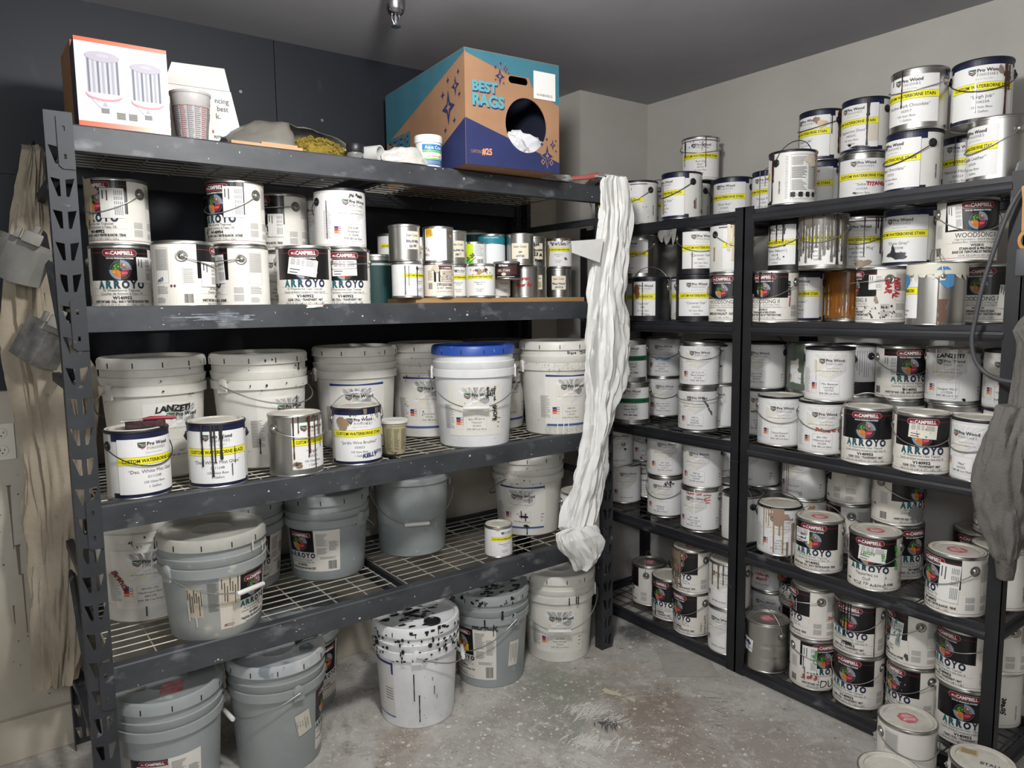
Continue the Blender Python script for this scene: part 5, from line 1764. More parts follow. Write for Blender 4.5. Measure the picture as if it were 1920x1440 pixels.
# ------------------------------------------------------------------ buckets
WPL = mat('bucket_white', 'dfddd6', .42, 0, 'c9c6bc', 5, .4, .72, col3='9b968a', scale3=40, lo3=.68, hi3=.74)
WPL2 = mat('bucket_bright', 'e4e5e6', .4, 0, 'd2d3d3', 5)
GPL = mat('bucket_grey', '999f9f', .45, 0, '8c9394', 5, .4, .7, col3='b3b7b6', scale3=24, lo3=.68, hi3=.76)
GRIP = mat('grip_plastic', 'dcdcd9', .4)


def brad(z, H, r0=.1315, r1=.1475):
    return r0 + (r1 - r0) * max(0, min(1, z / (H - .118)))


def bucket(cid, m, label, lidm=None, H=.375, art=None, ear=0.0, h='b', ex=(), group=None, ribs=True, grip=True, dirty=None, lidex=None, rz=None):
    x, y, z, ang, _ = POS[cid]
    root = thing('plastic_bucket', label, 'bucket', (x, y, z), math.radians(ang), group)
    r1 = .1475
    rf = lambda v: brad(v, H if ribs else H + .088)
    b = MB()
    if ribs:
        t = H
        b.lathe([(.127, .004), (.129, 0), (.1315, .003), (rf(.05), .05), (r1, t - .118), (r1 + .003, t - .117), (r1 + .0085, t - .115), (r1 + .0095, t - .088), (r1 + .002, t - .0865),
                 (r1 + .002, t - .0845), (r1 + .0045, t - .0835), (r1 + .006, t - .0815), (r1 + .0095, t - .060), (r1 + .0035, t - .058), (r1 + .0035, t - .034), (r1 + .002, t - .01), (r1 - .003, t - .012), (r1 - .003, t - .05)], m, 72, cap0=True)
    else:
        b.lathe([(.125, .004), (.128, 0), (.1315, .003), (r1 + .001, H - .03), (r1 + .003, H - .012), (r1 - .003, H - .012), (r1 - .003, H - .05)], m, 72, cap0=True)
    b.build('body', root, 35)
    b = MB()
    lm = lidm or m
    R = r1 + (.0115 if ribs else .0075)
    sk = .034 if ribs else .024
    b.lathe([(R - .004, H - sk - .001), (R, H - sk), (R - .0005, H - .012), (R - .004, H - .003), (R - .010, H), (R - .016, H - .002), (R - .020, H - .010), (R - .028, H - .012), (R - .06, H - .0105), (.062, H - .0105), (.058, H - .008), (.054, H - .0105), (.0005, H - .0095)], lm, 72, cap1=True)
    if ribs:
        for i in range(12):
            a = i * PI / 6 + .2
            b.box(((R + .0003) * math.cos(a), (R + .0003) * math.sin(a), H - .022), (.0012, .003, .016), INK, a)
    b.build('lid', root, 35)
    L, D = Wrap(.14, rf), Wrap(.14, lambda v: rf(v) if v < H - .12 else r1 + .0105)
    L.step = D.step = .14 * 2 * PI / 72
    D.top = H - .125 if ribs else H - .03
    if art:
        art(L)
    for f in ex:
        f(L, D)
    if L.v:
        L.build('label', root)
    if D.v:
        D.build('paint_drips', root, label='runs of dried paint', kind='stuff')
    ez = H - .098 if ribs else H - .045
    Re = r1 + .011
    for sg in (1, -1):
        e = MB()
        a = ear + sg * PI / 2
        e.lathe([(.017, -.004), (.017, .006), (.014, .008), (.004, .0085), (.0001, .0085)], m, 18)
        e.v = [(Re - .004 + v[2], v[0], v[1] * 1.25 + ez) for v in e.v]
        if ribs:
            e.box((Re - .001, 0, ez - .012), (.008, .036, .03), m)
        o = e.build('ear', root, 40)
        o.rotation_euler = (0, 0, a)
    f, dz = {'f': (.165, -.125), 'fl': (.168, -.07), 'b': (-.165, -.11), 's': (.168, -.15)}[h]
    pts = []
    n = 28
    for i in range(n + 1):
        t = PI * i / n
        c, s = math.cos(t), math.sin(t)
        k = 1.0
        pts.append((f * s ** .9, -(Re + .010) * c, ez + dz * s))
    b = MB()
    b.tube(pts, .0022, WIRE, 6)
    o = b.build('bail_handle', root, 60)
    o.rotation_euler = (0, 0, ear)
    if grip:
        b = MB()
        mid = Vector(pts[n // 2])
        b.tube([mid + Vector((0, -.048, 0)), mid + Vector((0, -.046, 0)), mid + Vector((0, 0, 0)), mid + Vector((0, .046, 0)), mid + Vector((0, .048, 0))], [.006, .0075, .0075, .0075, .006], GRIP, 12)
        g = b.build('grip', o, 50)
    if lidex:
        b = MB()
        lidex(b, H)
        b.build('lid_marks', root, label='paint marks on the lid', kind='stuff')
    return root


def bl_white(lines, H=.375, k=1.0, navy=True, sheen='FNR 380 Low Sheen'):
    def f(L):
        s = H / .375
        u0, u1, v0, v1 = -.105, .105, .045 * s, .235 * s
        if navy:
            for i in range(12):
                a, b_ = -.1 + i * .0167, -.1 + (i + 1) * .0167
                L.poly([(a, .235 * s), (b_, .235 * s), (b_, .240 * s + .004 * abs(i - 5) / 6), (a, .240 * s + .004 * abs(i - 6) / 6)], P('2b3a78'), 1)
                L.poly([(a, .036 * s), (b_, .036 * s), (b_, .05 * s), (a, .05 * s)], P('3d5a92'), 1)
        L.rect(u0, v0, u1, v1, P('e3e0d8'), 2)
        art_hexes(L, -.06, .06, .125 * s, .225 * s)
        logo(L, .0, .192 * s, .0115)
        L.text('Beyond The Surface', .015, .168 * s, .005, P('b3ac9c'), 4, shear=.2)
        L.text('301.424.9003 • prowoodfinishes.com', .0, .155 * s, .0045, P('3a3a3a'), 4)
        L.frame(-.036, .06 * s, .040, .118 * s, .0007, P('bbb9b4'), 3)
        n = len(lines) + 1
        for i, t in enumerate(list(lines) + [sheen]):
            L.text(t, .002, .07 * s + (n - 1 - i) * .0125 * s, .0068, P('2f2f31'), 3, maxw=.072)
        for i, c in enumerate(('2c2f63', 'a8263c', 'e0813a')):
            L.rect(-.075, (.105 - i * .0095) * s, -.047, (.1135 - i * .0095) * s, P(c), 3)
            L.rect(-.058, (.1065 - i * .0095) * s, -.0535, (.112 - i * .0095) * s, PAPER, 4)
            L.rect(-.0525, (.1065 - i * .0095) * s, -.048, (.112 - i * .0095) * s, PAPER, 4)
        L.frame(-.075, .068 * s, -.047, .086 * s, .0006, P('c0beb9'), 3)
        L.lines(-.125, .07 * s, -.085, .16 * s, 18, P('8f8e8b'), 3, .4, 4)
        for i in range(3):
            L.rect(.085, (.105 - i * .016) * s, .1 - i * .004, (.108 - i * .016) * s, P('3c3c3e'), 3)
    return f


def bl_arroyo(H=.30, off=0.0, mirror=False, top=.188, plain=False):
    def f(L):
        v0, v1 = .035, top
        L.rect(-.075 + off, v0, .12 + off, v1, P('dedad1'), 1)
        k = (v1 - v0)
        vb = v0 + k * .47
        L.rect(-.075 + off, vb, .03 + off, v1, BLK, 2)
        if not plain:
            pill(L, -.022 + off, v1 - .018, .085, .017)
            emblem(L, -.025 + off, vb + k * .22, .024)
            for i, (ch, m) in enumerate(zip('ARROYO', (TEAL, TEAL, TEAL2, NAVT, NAVT, NAVT))):
                L.text(ch, -.068 + off + i * .0185, vb - .012, .0165, m, 3, w=.016, bold=.055)
            L.text('1K Waterborne Topcoat', -.022 + off, vb - .028, .0065, P('44444a'), 3, maxw=.085)
            L.text('Couche de finition à l’eau 1K', -.022 + off, vb - .037, .0065, P('44444a'), 3, maxw=.1)
            L.text('W140952', -.022 + off, vb - .048, .0075, INK, 3, bold=.03)
            L.text('White Tint Base - DULL - Base à teinter blanche - TERNE', -.02 + off, vb - .059, .0068, INK, 3, w=.105, bold=.02)
        L.text('600 FL OZ (17.7 L / 17.7 L)', -.02 + off, v0 + .009, .006, INK, 3, maxw=.09)
        for (a, b_, c, d_, n, sd) in ((.038, .076, v0 + k * .62, v1 - .012, 14, 1), (.04, .074, v0 + k * .42, v0 + k * .58, 6, 2), (.082, .115, v0 + k * .5, v1 - .04, 16, 3), (.05, .115, v0 + k * .3, v0 + k * .36, 3, 4)):
            L.lines(a + off, c, b_ + off, d_, n, P('77777a'), 2, .4, sd)
        L.barcode(.078 + off, v0 + .008, .108 + off, v0 + k * .26, INK, 2)
    return f


GU = 'white buckets at the rear of the third shelf'
bucket('B1', WPL, 'dusty white lidded bucket with black handwriting, behind the post-end glaze can', art=bl_white(['', '“Mist”'], navy=False), ear=.15, ex=[hand('LANZETI', -.02, .218, .019, w=.1), specks('2a2a2c', 6, 3, (-.1, .1), (.25, .35), .002)], group=GU)
bucket('B2', WPL, 'white lidded bucket speckled black, behind the bare metal can on the third shelf', art=bl_white(['', ''], navy=False), ear=.1, h='fl', grip=False, ex=[drips('23242a', [(-.1, .05, .004, .1), (.03, .05, .004, .23), (.03, .02, .006, .34)]), specks('2a2a2c', 16, 5, (-.12, .1), (.25, .36), .002)], group=GU)
bucket('B3', WPL, 'white lidded bucket behind the can whose bail stands up, third shelf', art=bl_white(['', '']), ear=.3, group=GU)
bucket('B4', WPL, 'white lidded bucket in shadow between the paper cup and the blue-lidded one', art=bl_white(['“Dove Grey”', '072120'], sheen='FNR 380 Satin'), ex=[specks('2a2a2c', 20, 8, (-.1, .1), (.06, .33), .0018)], group=GU)
bucket('B5', WPL2, 'white bucket with a bright blue lid and its grip hanging in front', mat('lid_blue', '2b4da0', .4, 0, '3a5cae', 10, .5, .7, col3='9fb0d4', scale3=30, lo3=.66, hi3=.74), art=bl_white(['Behr PPU24-16', '“Titanium”', '031424'], navy=False, sheen='FNR 380 Low Gloss'), h='f',
       ex=[hand('SHOPE', .072, .128, .017, HANDB, -PI / 2, .06), hand('Upper cab', .070, .2, .009, HANDB, -PI / 2), hand('Doors', .061, .205, .008, HANDB, -PI / 2), hand('Trim', .053, .205, .008, HANDB, -PI / 2), hand('Samples', .044, .205, .009, HANDB, -PI / 2), specks('4a4a4a', 14, 4, (-.1, .1), (.01, .26), .001)])
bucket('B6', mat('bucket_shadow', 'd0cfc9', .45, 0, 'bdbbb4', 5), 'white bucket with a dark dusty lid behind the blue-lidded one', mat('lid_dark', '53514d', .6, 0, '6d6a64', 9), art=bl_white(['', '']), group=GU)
bucket('B7', WPL, 'white bucket with speckled base and handwriting, partly covered by the hanging coverall', art=bl_white(['F&B 293', '“Drop Cloth”', '110722A']), h='b', ear=0,
       ex=[hand('LEIGH', .092, .205, .012, HANDN, -PI / 2), hand('Kitchen / Scullery', .080, .165, .012, HANDN, -PI / 2, .115), specks('8d8b86', 160, 2, (-.11, .11), (.005, .04), .001), specks('8d8b86', 120, 3, (-.13, .13), (.255, .29), .001), drips('f0eee6', [(-.055, .06, .003, .05), (-.03, .05, .003, .05), (-.01, .07, .003, .07)]), hand('Brave   “Drop Cloth”', .05, .33, .011, P('2c2c2e'), 0)], group=None)

GV = 'grey buckets on the fourth shelf'
bucket('D1', WPL, 'dusty white bucket with red-brown handwriting at the post end of the fourth shelf', art=bl_white(['BM HC-155', '“Newburyport Blue”', '080123B'], navy=False), ex=[hand('Branch', -.08, .14, .019, P('7a2a26'), -1.0), hand('BLUE', .07, .145, .017, P('7a2a26'), .2), drips('2e2c2a', [(.02, .04, .004, .275), (-.035, .02, .002, .27), (-.012, .03, .004, .05)]), specks('2e2c2a', 8, 4, (-.05, .1), (.24, .3), .002)])


def d2lid(b, H):
    pass


bucket('D2', mat('bucket_grey_dusty', '939897', .5, 0, 'a3a49e', 4, .45, .7, col3='b9b6aa', scale3=20, lo3=.64, hi3=.72), 'grey bucket with a torn paper patch, front of the fourth shelf by the post', mat('lid_dusty', '9a9b95', .6, 0, 'b4b1a6', 7), H=.31, art=bl_arroyo(.31, -.02, top=.186), ear=-.56, h='fl',
       ex=[(lambda L, D: L.rect(-.155, .03, -.075, .197, P('d3cdbf'), 1)), (lambda L, D: L.lines(-.186, .09, -.158, .18, 26, P('6e6a62'), 2, .4, 6)), (lambda L, D: L.rect(-.152, .1, -.1, .183, P('c3b9a6'), 3)), (lambda L, D: L.rect(-.245, .075, -.2, .168, P('b8ae99'), 1)),
           (lambda L, D: [L.drip(-.241 + i * .0062, .163 - .01 * (i % 3), .03 + .04 * ((i * 3) % 4) / 4, .0026, P('4c4a45'), 3, i) for i in range(7)]), (lambda L, D: [L.drip(-.148 + i * .0075, .187 - .012 * (i % 3), .03 + .035 * ((i * 3) % 4) / 4, .0026, P('4c4a45'), 4, i) for i in range(7)]),
           drips('c9c7bd', [(-.24, .06, .004, .13), (-.22, .03, .004, .08), (-.12, .03, .003, .06), (.02, .03, .004, .24), (-.02, .03, .005, .27), (-.06, .03, .005, .285)]), (lambda L, D: pill(L, -.13, .042, .03, .007))])
bucket('D3', GPL, 'grey bucket squeezed behind two others on the fourth shelf', H=.31, art=bl_arroyo(.31, .0, top=.186), ear=.6, group=GV)
bucket('D4', GPL, 'grey bucket with black and white label and a torn-edged barcode, fourth shelf', H=.31, art=bl_arroyo(.31, .04, top=.188), ear=.15, h='b', group=GV, grip=False)
bucket('D5', GPL, 'plain grey bucket without a label, white grip hanging in front', H=.31, ribs=False, h='f', ear=-.05, ex=[blot('a9afb0', .075, .115, .006, .014, 3)])
bucket('D6', WPL, 'white bucket with blue label borders and black scrawl, far end of the fourth shelf', H=.345, art=bl_white(['BM HC-157', '', ''], H=.33), ear=1.2, h='b', ex=[drips('1c1d22', [(.0, .03, .005, .11), (.018, .03, .005, .1), (.024, .04, .005, .05)]), blot('1c1d22', .012, .085, .018, .005, 3), blot('1c1d22', .02, .045, .012, .005, 4), specks('3a3834', 24, 7, (-.1, .1), (.2, .3), .0018)], grip=False)

GX = 'grey buckets on the floor under the grey rack'
bucket('F1', GPL, 'grey bucket with black label and pasted note, on the floor by the rack post', art=bl_arroyo(.375, -.02, top=.2, plain=True), h='b', ex=[(lambda L, D: pill(L, -.03, .19, .08, .014)), (lambda L, D: L.rect(-.075, .03, .012, .182, P('cfcac0'), 6)), (lambda L, D: [L.text(t, -.03, .165 - i * .013, .006, P('4a4844'), 7, maxw=.075) for i, t in enumerate(('7 W 60', 'DISPENSED', 'W140952 WHITE BASE', '10/27/23', 'LOT NO'))]), (lambda L, D: L.rect(-.13, .03, -.10, .2, P('b9b7b0'), 1))], ear=.3,
       lidex=lambda b, H: (b.box((.05, .02, H - .0092), (.07, .06, .0012), mat('stop_red', 'c9525c')), b.box((-.02, -.08, H - .0088), (.12, .05, .0012), mat('lid_smear', 'b4b2aa', .5, 0, '6f706c', 20))))


def f2lid(b, H):
    b.tube([(.06, .02, H - .005), (.085, .03, H + .004), (.13, .055, H + .006)], [.006, .005, .007], BLACKP, 8)
    b.lathe([(.022, 0), (.022, .006), (.017, .006), (.015, .002), (.0005, .002)], mat('spout_grey', '6d7679', .5), 20, (.1, -.02, H - .010))


bucket('F2', mat('bucket_grey_b', '949998', .45, 0, '888e8e', 5, .4, .7, col3='9a9d9b', scale3=30, lo3=.7, hi3=.78), 'grey bucket with a spout on its paint-smeared lid, grip hanging to the side', mat('lid_smeared', 'a9aeb0', .5, 0, 'd0cec8', 7, .5, .7, col3='7a8286', scale3=12, lo3=.55, hi3=.6), art=bl_arroyo(.375, .01, top=.24), ear=-2.55, h='fl',
       ex=[(lambda L, D: L.rot_rect(-.118, .16, .05, .075, .18, P('c9c4b6'), 6)), (lambda L, D: [L.text(t, -.104 - i * .009, .16, .005, P('4a4844'), 7, rot=-PI / 2 + .18, maxw=.06) for i, t in enumerate(('GALLONS', 'CUSTOMIZED', '10 1 50', '10 2.00', '11 MAG'))]), drips('b9bcbb', [(-.335, .09, .002, .2), (-.32, .03, .002, .16)])], lidex=f2lid)
bucket('F3', GPL, 'grey bucket with white fine-print label behind the spouted one on the floor', art=bl_arroyo(.375, -.04, top=.24), ex=[(lambda L, D: L.rect(.045, .19, .075, .225, P('e2cf2a'), 4))], group=GX)


def black_lid(n, seed):
    def f(b, H):
        rnd = random.Random(seed)
        m = mat('black_paint', '17171a', .35)
        R = .157
        for i in range(n):
            a = rnd.uniform(0, 2 * PI)
            z0 = H - rnd.uniform(.004, .034)
            w, hh = rnd.uniform(.004, .014), rnd.uniform(.003, .014)
            b.box(((R + .0022) * math.cos(a), (R + .0022) * math.sin(a), z0), (.001, w, hh), m, a)
        for i in range(n):
            a, d_ = rnd.uniform(0, 2 * PI), rnd.uniform(.01, .12)
            k = 9
            r = rnd.uniform(.004, .02)
            vs = [(d_ * math.cos(a), d_ * math.sin(a), H - .0085)]
            for j in range(k):
                q = r * rnd.uniform(.5, 1.3)
                vs.append((d_ * math.cos(a) + q * math.cos(2 * PI * j / k), d_ * math.sin(a) + q * math.sin(2 * PI * j / k) * .6, H - .0087))
            b.add(vs, [(0, 1 + j, 1 + (j + 1) % k) for j in range(k)], m)
    return f


def f4lid(b, H):
    black_lid(46, 3)(b, H)
    m = mat('black_paint', '17171a', .35)
    b.lathe([(.03, 0), (.03, .008), (.024, .010), (.02, .006), (.0005, .006)], m, 24, (-.03, .095, H - .010))


GW = 'floor buckets'
bucket('F4', WPL2, 'white bucket splashed with black paint round its lid, on the floor', art=lambda L: (L.rect(-.02, .045, .09, .235, P('d4d2cf'), 1), L.rect(-.02, .235, .09, .243, P('2b3a78'), 2), L.rect(.082, .2, .09, .243, P('2b3a78'), 2), L.rect(-.02, .036, .09, .04, P('3d4f86'), 2), L.lines(.05, .1, .085, .15, 5, P('6b6b6b'), 2, .3)), ear=2.83, h='fl',
       ex=[drips('17171a', [(.165, .10, .0035, .21), (.182, .10, .004, .13), (.235, .03, .003, .155), (.228, .012, .002, .19), (.245, .015, .002, .12)]), specks('17171a', 70, 6, (.0, .34), (.256, .34), .004), specks('17171a', 30, 9, (.0, .34), (.01, .25), .001)], lidex=f4lid)
bucket('F5', GPL, 'grey bucket smeared with black paint and a torn yellow tag, on the floor', art=bl_arroyo(.375, .02, top=.24), ear=-.07, h='f', ex=[hand('BLACK', .10, .255, .022, P('3c3438'), -.1), (lambda L, D: L.rect(-.02, .145, .03, .175, P('d9b92c'), 5)), (lambda L, D: L.rot_rect(.215, .13, .045, .1, -.08, P('d8d5cc'), 3)), (lambda L, D: L.vlines(.197, .09, .233, .17, 5, P('6b6965'), 4, .3)), (lambda L, D: L.text('CLEAR DULL', -.03, .052, .016, P('55504e'), 5, maxw=.1)), drips('1b1b1e', [(.10, .03, .006, .29), (.13, .05, .003, .27), (.16, .03, .008, .32), (.2, .04, .006, .30)])], lidex=black_lid(60, 8))
bucket('F6', WPL, 'cream white bucket with grip hanging in front, on the floor below the coverall', art=bl_white(['SW 6993', '“Black Of Night”', '022224'], navy=False), h='f', ex=[drips('1c1c1f', [(.035, .03, .004, .29), (.062, .03, .004, .292), (.07, .034, .004, .29)]), specks('55524c', 12, 4, (-.1, .1), (.01, .26), .001)])

# paper measuring cup with lid on the third shelf
x, y, z, ang, _ = POS['cup1']
t = thing('measuring_cup', 'yellowed measuring cup with white lid beside the can whose bail stands up', 'cup', (x, y, z), math.radians(ang))
b = MB()
b.lathe([(.034, .002), (.036, 0), (.0375, .003), (.0435, .1), (.0455, .101), (.0462, .112)], mat('cup_cream', 'b9b08f', .5, 0, 'a39a78', 12, .4, .7, col3='6f6a52', scale3=40, lo3=.64, hi3=.7), 40, cap0=True)
b.build('body', t, 40)
b = MB()
b.lathe([(.047, .108), (.0505, .111), (.0505, .119), (.047, .121), (.042, .119), (.0005, .119)], mat('cup_lid', 'dedcd4', .45, 0, 'c9c6bc', 14), 40, cap1=True)
b.build('lid', t, 40)
L = Wrap(.04, lambda v: .0375 + .006 * v / .1)
for k in range(3):
    L.lines(-.036 + k * .026, .015, -.018 + k * .026, .092, 14, P('4c4836'), 1, .35, k)
L.frame(-.038, .012, -.015, .094, .0007, P('4c4836'), 1)
L.build('printed_scale', t)

# gritty pad and paint tool lying on the first glaze can
cx, cy, cz = POS['C1'][:3]


def pad(name, label, cat, loc, rz, d, m, seed=0, am=.004):
    bm = bmesh.new()
    bmesh.ops.create_cube(bm, size=1)
    bmesh.ops.subdivide_edges(bm, edges=bm.edges[:], cuts=7, use_grid_fill=True)
    for v in bm.verts:
        p = Vector(v.co)
        e = 1 - .25 * max(abs(p.x), abs(p.y)) ** 4 * 8
        v.co = Vector((p.x * d[0], p.y * d[1], p.z * d[2] * max(.35, e)))
        v.co += v.normal * am * noise.noise(v.co * 60 + Vector((seed, 0, 0)))
    me = bpy.data.meshes.new(name)
    bm.to_mesh(me)
    bm.free()
    me.materials.append(m)
    me.polygons.foreach_set('use_smooth', [True] * len(me.polygons))
    o = obj(name, me, None, label=label, category=cat)
    o.location = loc
    o.rotation_euler = (0, 0, rz)
    return o


pad('abrasive_pad', 'dark maroon abrasive pad lying on the post-end glaze can', 'pad', (cx + .022, cy - .02, cz + .192 + .009), -.2, (.1, .055, .02), mat('pad_maroon', '3d2a2e', .95, 0, '54383c', 40, bump=.6, bscale=200))
t = thing('paint_tool', 'red-handled tool with dried paint resting across the maroon pad', 'tool', (cx + .034, cy - .03, cz + .2125), -.12)
b = MB()
b.tube([(-.022, 0, .002), (0, 0, .003), (.05, 0, .001), (.066, 0, -.001)], [.003, .0065, .0055, .003], mat('tool_red', '8c2f38', .4), 10)
b.build('handle', t, 50)
b = MB()
b.box((-.048, 0, .001), (.056, .022, .004), mat('tool_steel', 'aaa69e', .45, .5, 'd6d2c8', 30), bev=.001)
b.build('blade', t, 30)

# ------------------------------------------------------------------ things on the top shelf of the grey rack
ZT = 1.9483


def carton(name, label, loc, rz, d, faces_art, m, inner=None):
    """closed box: local x = width to the right, y = depth away, z up; origin at front left bottom corner"""
    t = thing(name, label, 'box', loc, rz)
    return t


# light-bulb box
t = thing('light_bulb_box', 'glossy white box printed with two corn-style bulbs and orange edges', 'box', (.080, .0235, ZT + .003), -.033)
b = MB()
b.box((.108, .06, .1105), (.216, .12, .221), mat('box_side_dark', '2b2f38', .45, 0, '4b3a36', 4), bev=.0008)
b.build('carton', t)
L = Wrap(1, flat=True)
gl = mat('glossy_card', 'cfcdd3', .18, 0, 'c6c4cb', 3, bump=.05, bscale=30)
OR_ = mat('orange_card', 'd8572f', .3)
w, h = .216, .221
L.rect(0, 0, w, h, gl, 1)
L.rect(0, 0, w, .014, OR_, 2)
L.rect(0, h - .010, w, h, OR_, 2)
for (cu, cv, s) in ((.062, .128, 1.0), (.163, .118, .94)):
    hw = .037 * s
    L.rect(cu - hw, cv - .045 * s, cu + hw, cv + .05 * s, P('aeadb4'), 3)
    for i in range(-3, 4):
        L.rect(cu + i * .011 * s - .0025, cv - .045 * s, cu + i * .011 * s + .0022, cv + .05 * s, P('5f6470') if i % 2 else P('8f929d'), 4)
    L.disc(cu, cv + .05 * s, hw + .003, P('a29da8'), 5, ry=.013 * s)
    L.disc(cu, cv + .052 * s, hw * .4, P('a9a6b2'), 6, ry=.005 * s)
    L.disc(cu, cv - .045 * s, hw + .005, P('d9828a'), 5, PI, 2 * PI, ry=.016 * s)
    L.disc(cu, cv - .041 * s, hw + .005, P('b5b4bb'), 6, PI, 2 * PI, ry=.015 * s)
    L.poly([(cu - hw * .8, cv - .058 * s), (cu + hw * .8, cv - .058 * s), (cu + hw * .3, cv - .078 * s), (cu - hw * .3, cv - .078 * s)], P('b5b4ba'), 4)
    L.rect(cu - .009, cv - .09 * s, cu + .009, cv - .078 * s, P('6d6b6c'), 4)
    L.poly([(cu, cv - .062 * s), (cu + .006, cv - .073 * s), (cu - .006, cv - .073 * s)], P('9a9aa2'), 5)
for cu in (.098, .126):
    L.rect(cu - .010, .026, cu + .010, .044, P('8d8b84'), 3)
    for i in range(4):
        L.rect(cu - .010, .028 + i * .0042, cu + .010, .0298 + i * .0042, P('4c4a45'), 4)
    L.disc(cu, .044, .010, P('b5b2aa'), 4, ry=.003)
L.rect(.085, .186, .118, .188, P('f6f5f8'), 3)
L.v = [(v[1], -v[0], v[2]) for v in L.v]
L.f = [tuple(f) for f in L.f]
L.build('printed_front', t)
b = MB()
b.box((.108, .06, .2215), (.07, .06, .002), mat('kraft', '8f6a4a', .8))
b.build('flap', t)

# kraft carton behind it
t = thing('kraft_carton', 'plain brown carton behind the bulb box at the rack post', 'box', (.088, .16, ZT), .02)
b = MB()
b.box((.11, .09, .1275), (.22, .18, .255), mat('kraft_card', '8a6444', .85, 0, '7a5739', 6), bev=.001)
b.build('carton', t)
b = MB()
b.box((.11, -.0005, .1553), (.2205, .001, .002), mat('kraft_dark', '5c422e', .85))
b.build('seam', t)

# tall ribbed mixing cup
t = thing('mixing_cup', 'tall translucent mixing cup covered in printed scales beside the bulb box', 'cup', (.375, .115, ZT - .004))
cm = mat('frosted_plastic', 'cfccca', .4, 0, 'c0bdbb', 8, trans=.25)
b = MB()
b.lathe([(.036, .0), (.039, .001), (.0405, .004), (.0515, .118), (.053, .12), (.0535, .142), (.056, .144), (.0565, .150), (.053, .151), (.052, .146), (.049, .12), (.038, .006), (.0005, .006)], cm, 44, cap0=True)
b.build('body', t, 40)
L = Wrap(.046, lambda v: .0402 + .0113 * (v / .118))
for k in range(10):
    u = -.085 + k * .0185
    m_ = P('5b565e') if k % 3 else P('9a4a52')
    L.lines(u, .014, u + .013, .108, 17, m_, 1, .3, k)
    L.rect(u - .0015, .012, u - .0006, .11, m_, 1)
L.rect(-.095, .108, .1, .1092, P('9a3a44'), 1)
L.disc(.085, .09, .016, P('7d3f5a'), 2)
L.build('printed_scale', t)
t.rotation_euler = (0, 0, -PI / 2 - .15)

# opened white carton with print
t = thing('white_carton', 'white carton with an open flap and partly hidden black words, behind the mixing cup', 'box', (.385, .20, ZT), -.06)
wc = mat('white_card', 'dad9d5', .7, 0, 'cfcdc8', 5)
b = MB()
b.prism([(-.06, 0), (.168, 0), (.134, .200), (-.055, .200)], (0, 0, 0), (1, 0, 0), (0, .12, .99), (0, 1, 0), .07, wc)
b.build('carton', t)
b = MB()
b.prism([(-.055, 0), (.132, 0), (.122, .072), (-.028, .068)], (0, .024, .199), (1, 0, 0), (0, .2, .98), (0, 1, 0), .002, wc)
b.build('flap', t)
L = Wrap(1, flat=True)
L.text('ncing', .085, .168, .016, P('3a3a3e'), 2, al='l', w=.04)
L.text('best', .09, .144, .016, P('3a3a3e'), 2, al='l', w=.032)
L.text('k.', .085, .120, .016, P('3a3a3e'), 2, al='l', w=.013)
L.text('RITRON', .075, .055, .008, P('2b2b2f'), 2, al='l', w=.042, bold=.02)
L.text('II', .122, .055, .008, P('b0303a'), 2, al='l', w=.006)
L.rect(.07, .066, .075, .075, P('b0303a'), 2)
L.v = [(v[1], -.0004 - v[0] + v[2] * .12, v[2] * .99) for v in L.v]
L.build('printed_words', t, kind='stuff')

# wood strips
wd = mat('pine_strip', 'bf9a76', .65, 0, 'a9835e', 5, stretch=(.4, 3, 3))
for i, (x0, x1, yy, zz, lab) in enumerate(((.455, .665, .035, .006, 'longer pale wood strip lying along the rack edge'), (.55, .66, .062, .017, 'shorter pale wood strip lying on the longer one'))):
    b = MB()
    b.box(((x0 + x1) / 2, yy, ZT + zz + .0), (x1 - x0, .04, .011), wd, bev=.001)
    b.build('wood_strip', None, label=lab, category='wood strip')


def crumple(name, label, cat, loc, d, m, seed=1, amp=.35, parent=None, sub=4, flat=.0, rz=0, fr=2.2):
    bm = bmesh.new()
    bmesh.ops.create_icosphere(bm, subdivisions=sub, radius=1)
    for v in bm.verts:
        n = Vector(v.co)
        k = 1 + amp * noise.noise(n * fr + Vector((seed * 3.1, 0, seed))) + amp * .5 * abs(noise.noise(n * fr * 2.3 + Vector((0, seed, 0)))) - amp * .3 * abs(noise.noise(n * fr * 5 + Vector((seed, 2, 0))))
        q = n * k
        v.co = Vector((q.x * d[0], q.y * d[1], max(q.z, -flat if flat else -9) * d[2]))
    me = bpy.data.meshes.new(name)
    bm.to_mesh(me)
    bm.free()
    me.materials.append(m)
    me.polygons.foreach_set('use_smooth', [True] * len(me.polygons))
    me.set_sharp_from_angle(angle=.6)
    o = obj(name, me, parent)
    if parent is None:
        o['label'], o['category'] = label, cat
    o.location = loc
    o.rotation_euler = (0, 0, rz)
    return o


bagm = mat('dusty_film', '858279', .35, 0, '6f6c66', 6, bump=.3, bscale=25, trans=.2)
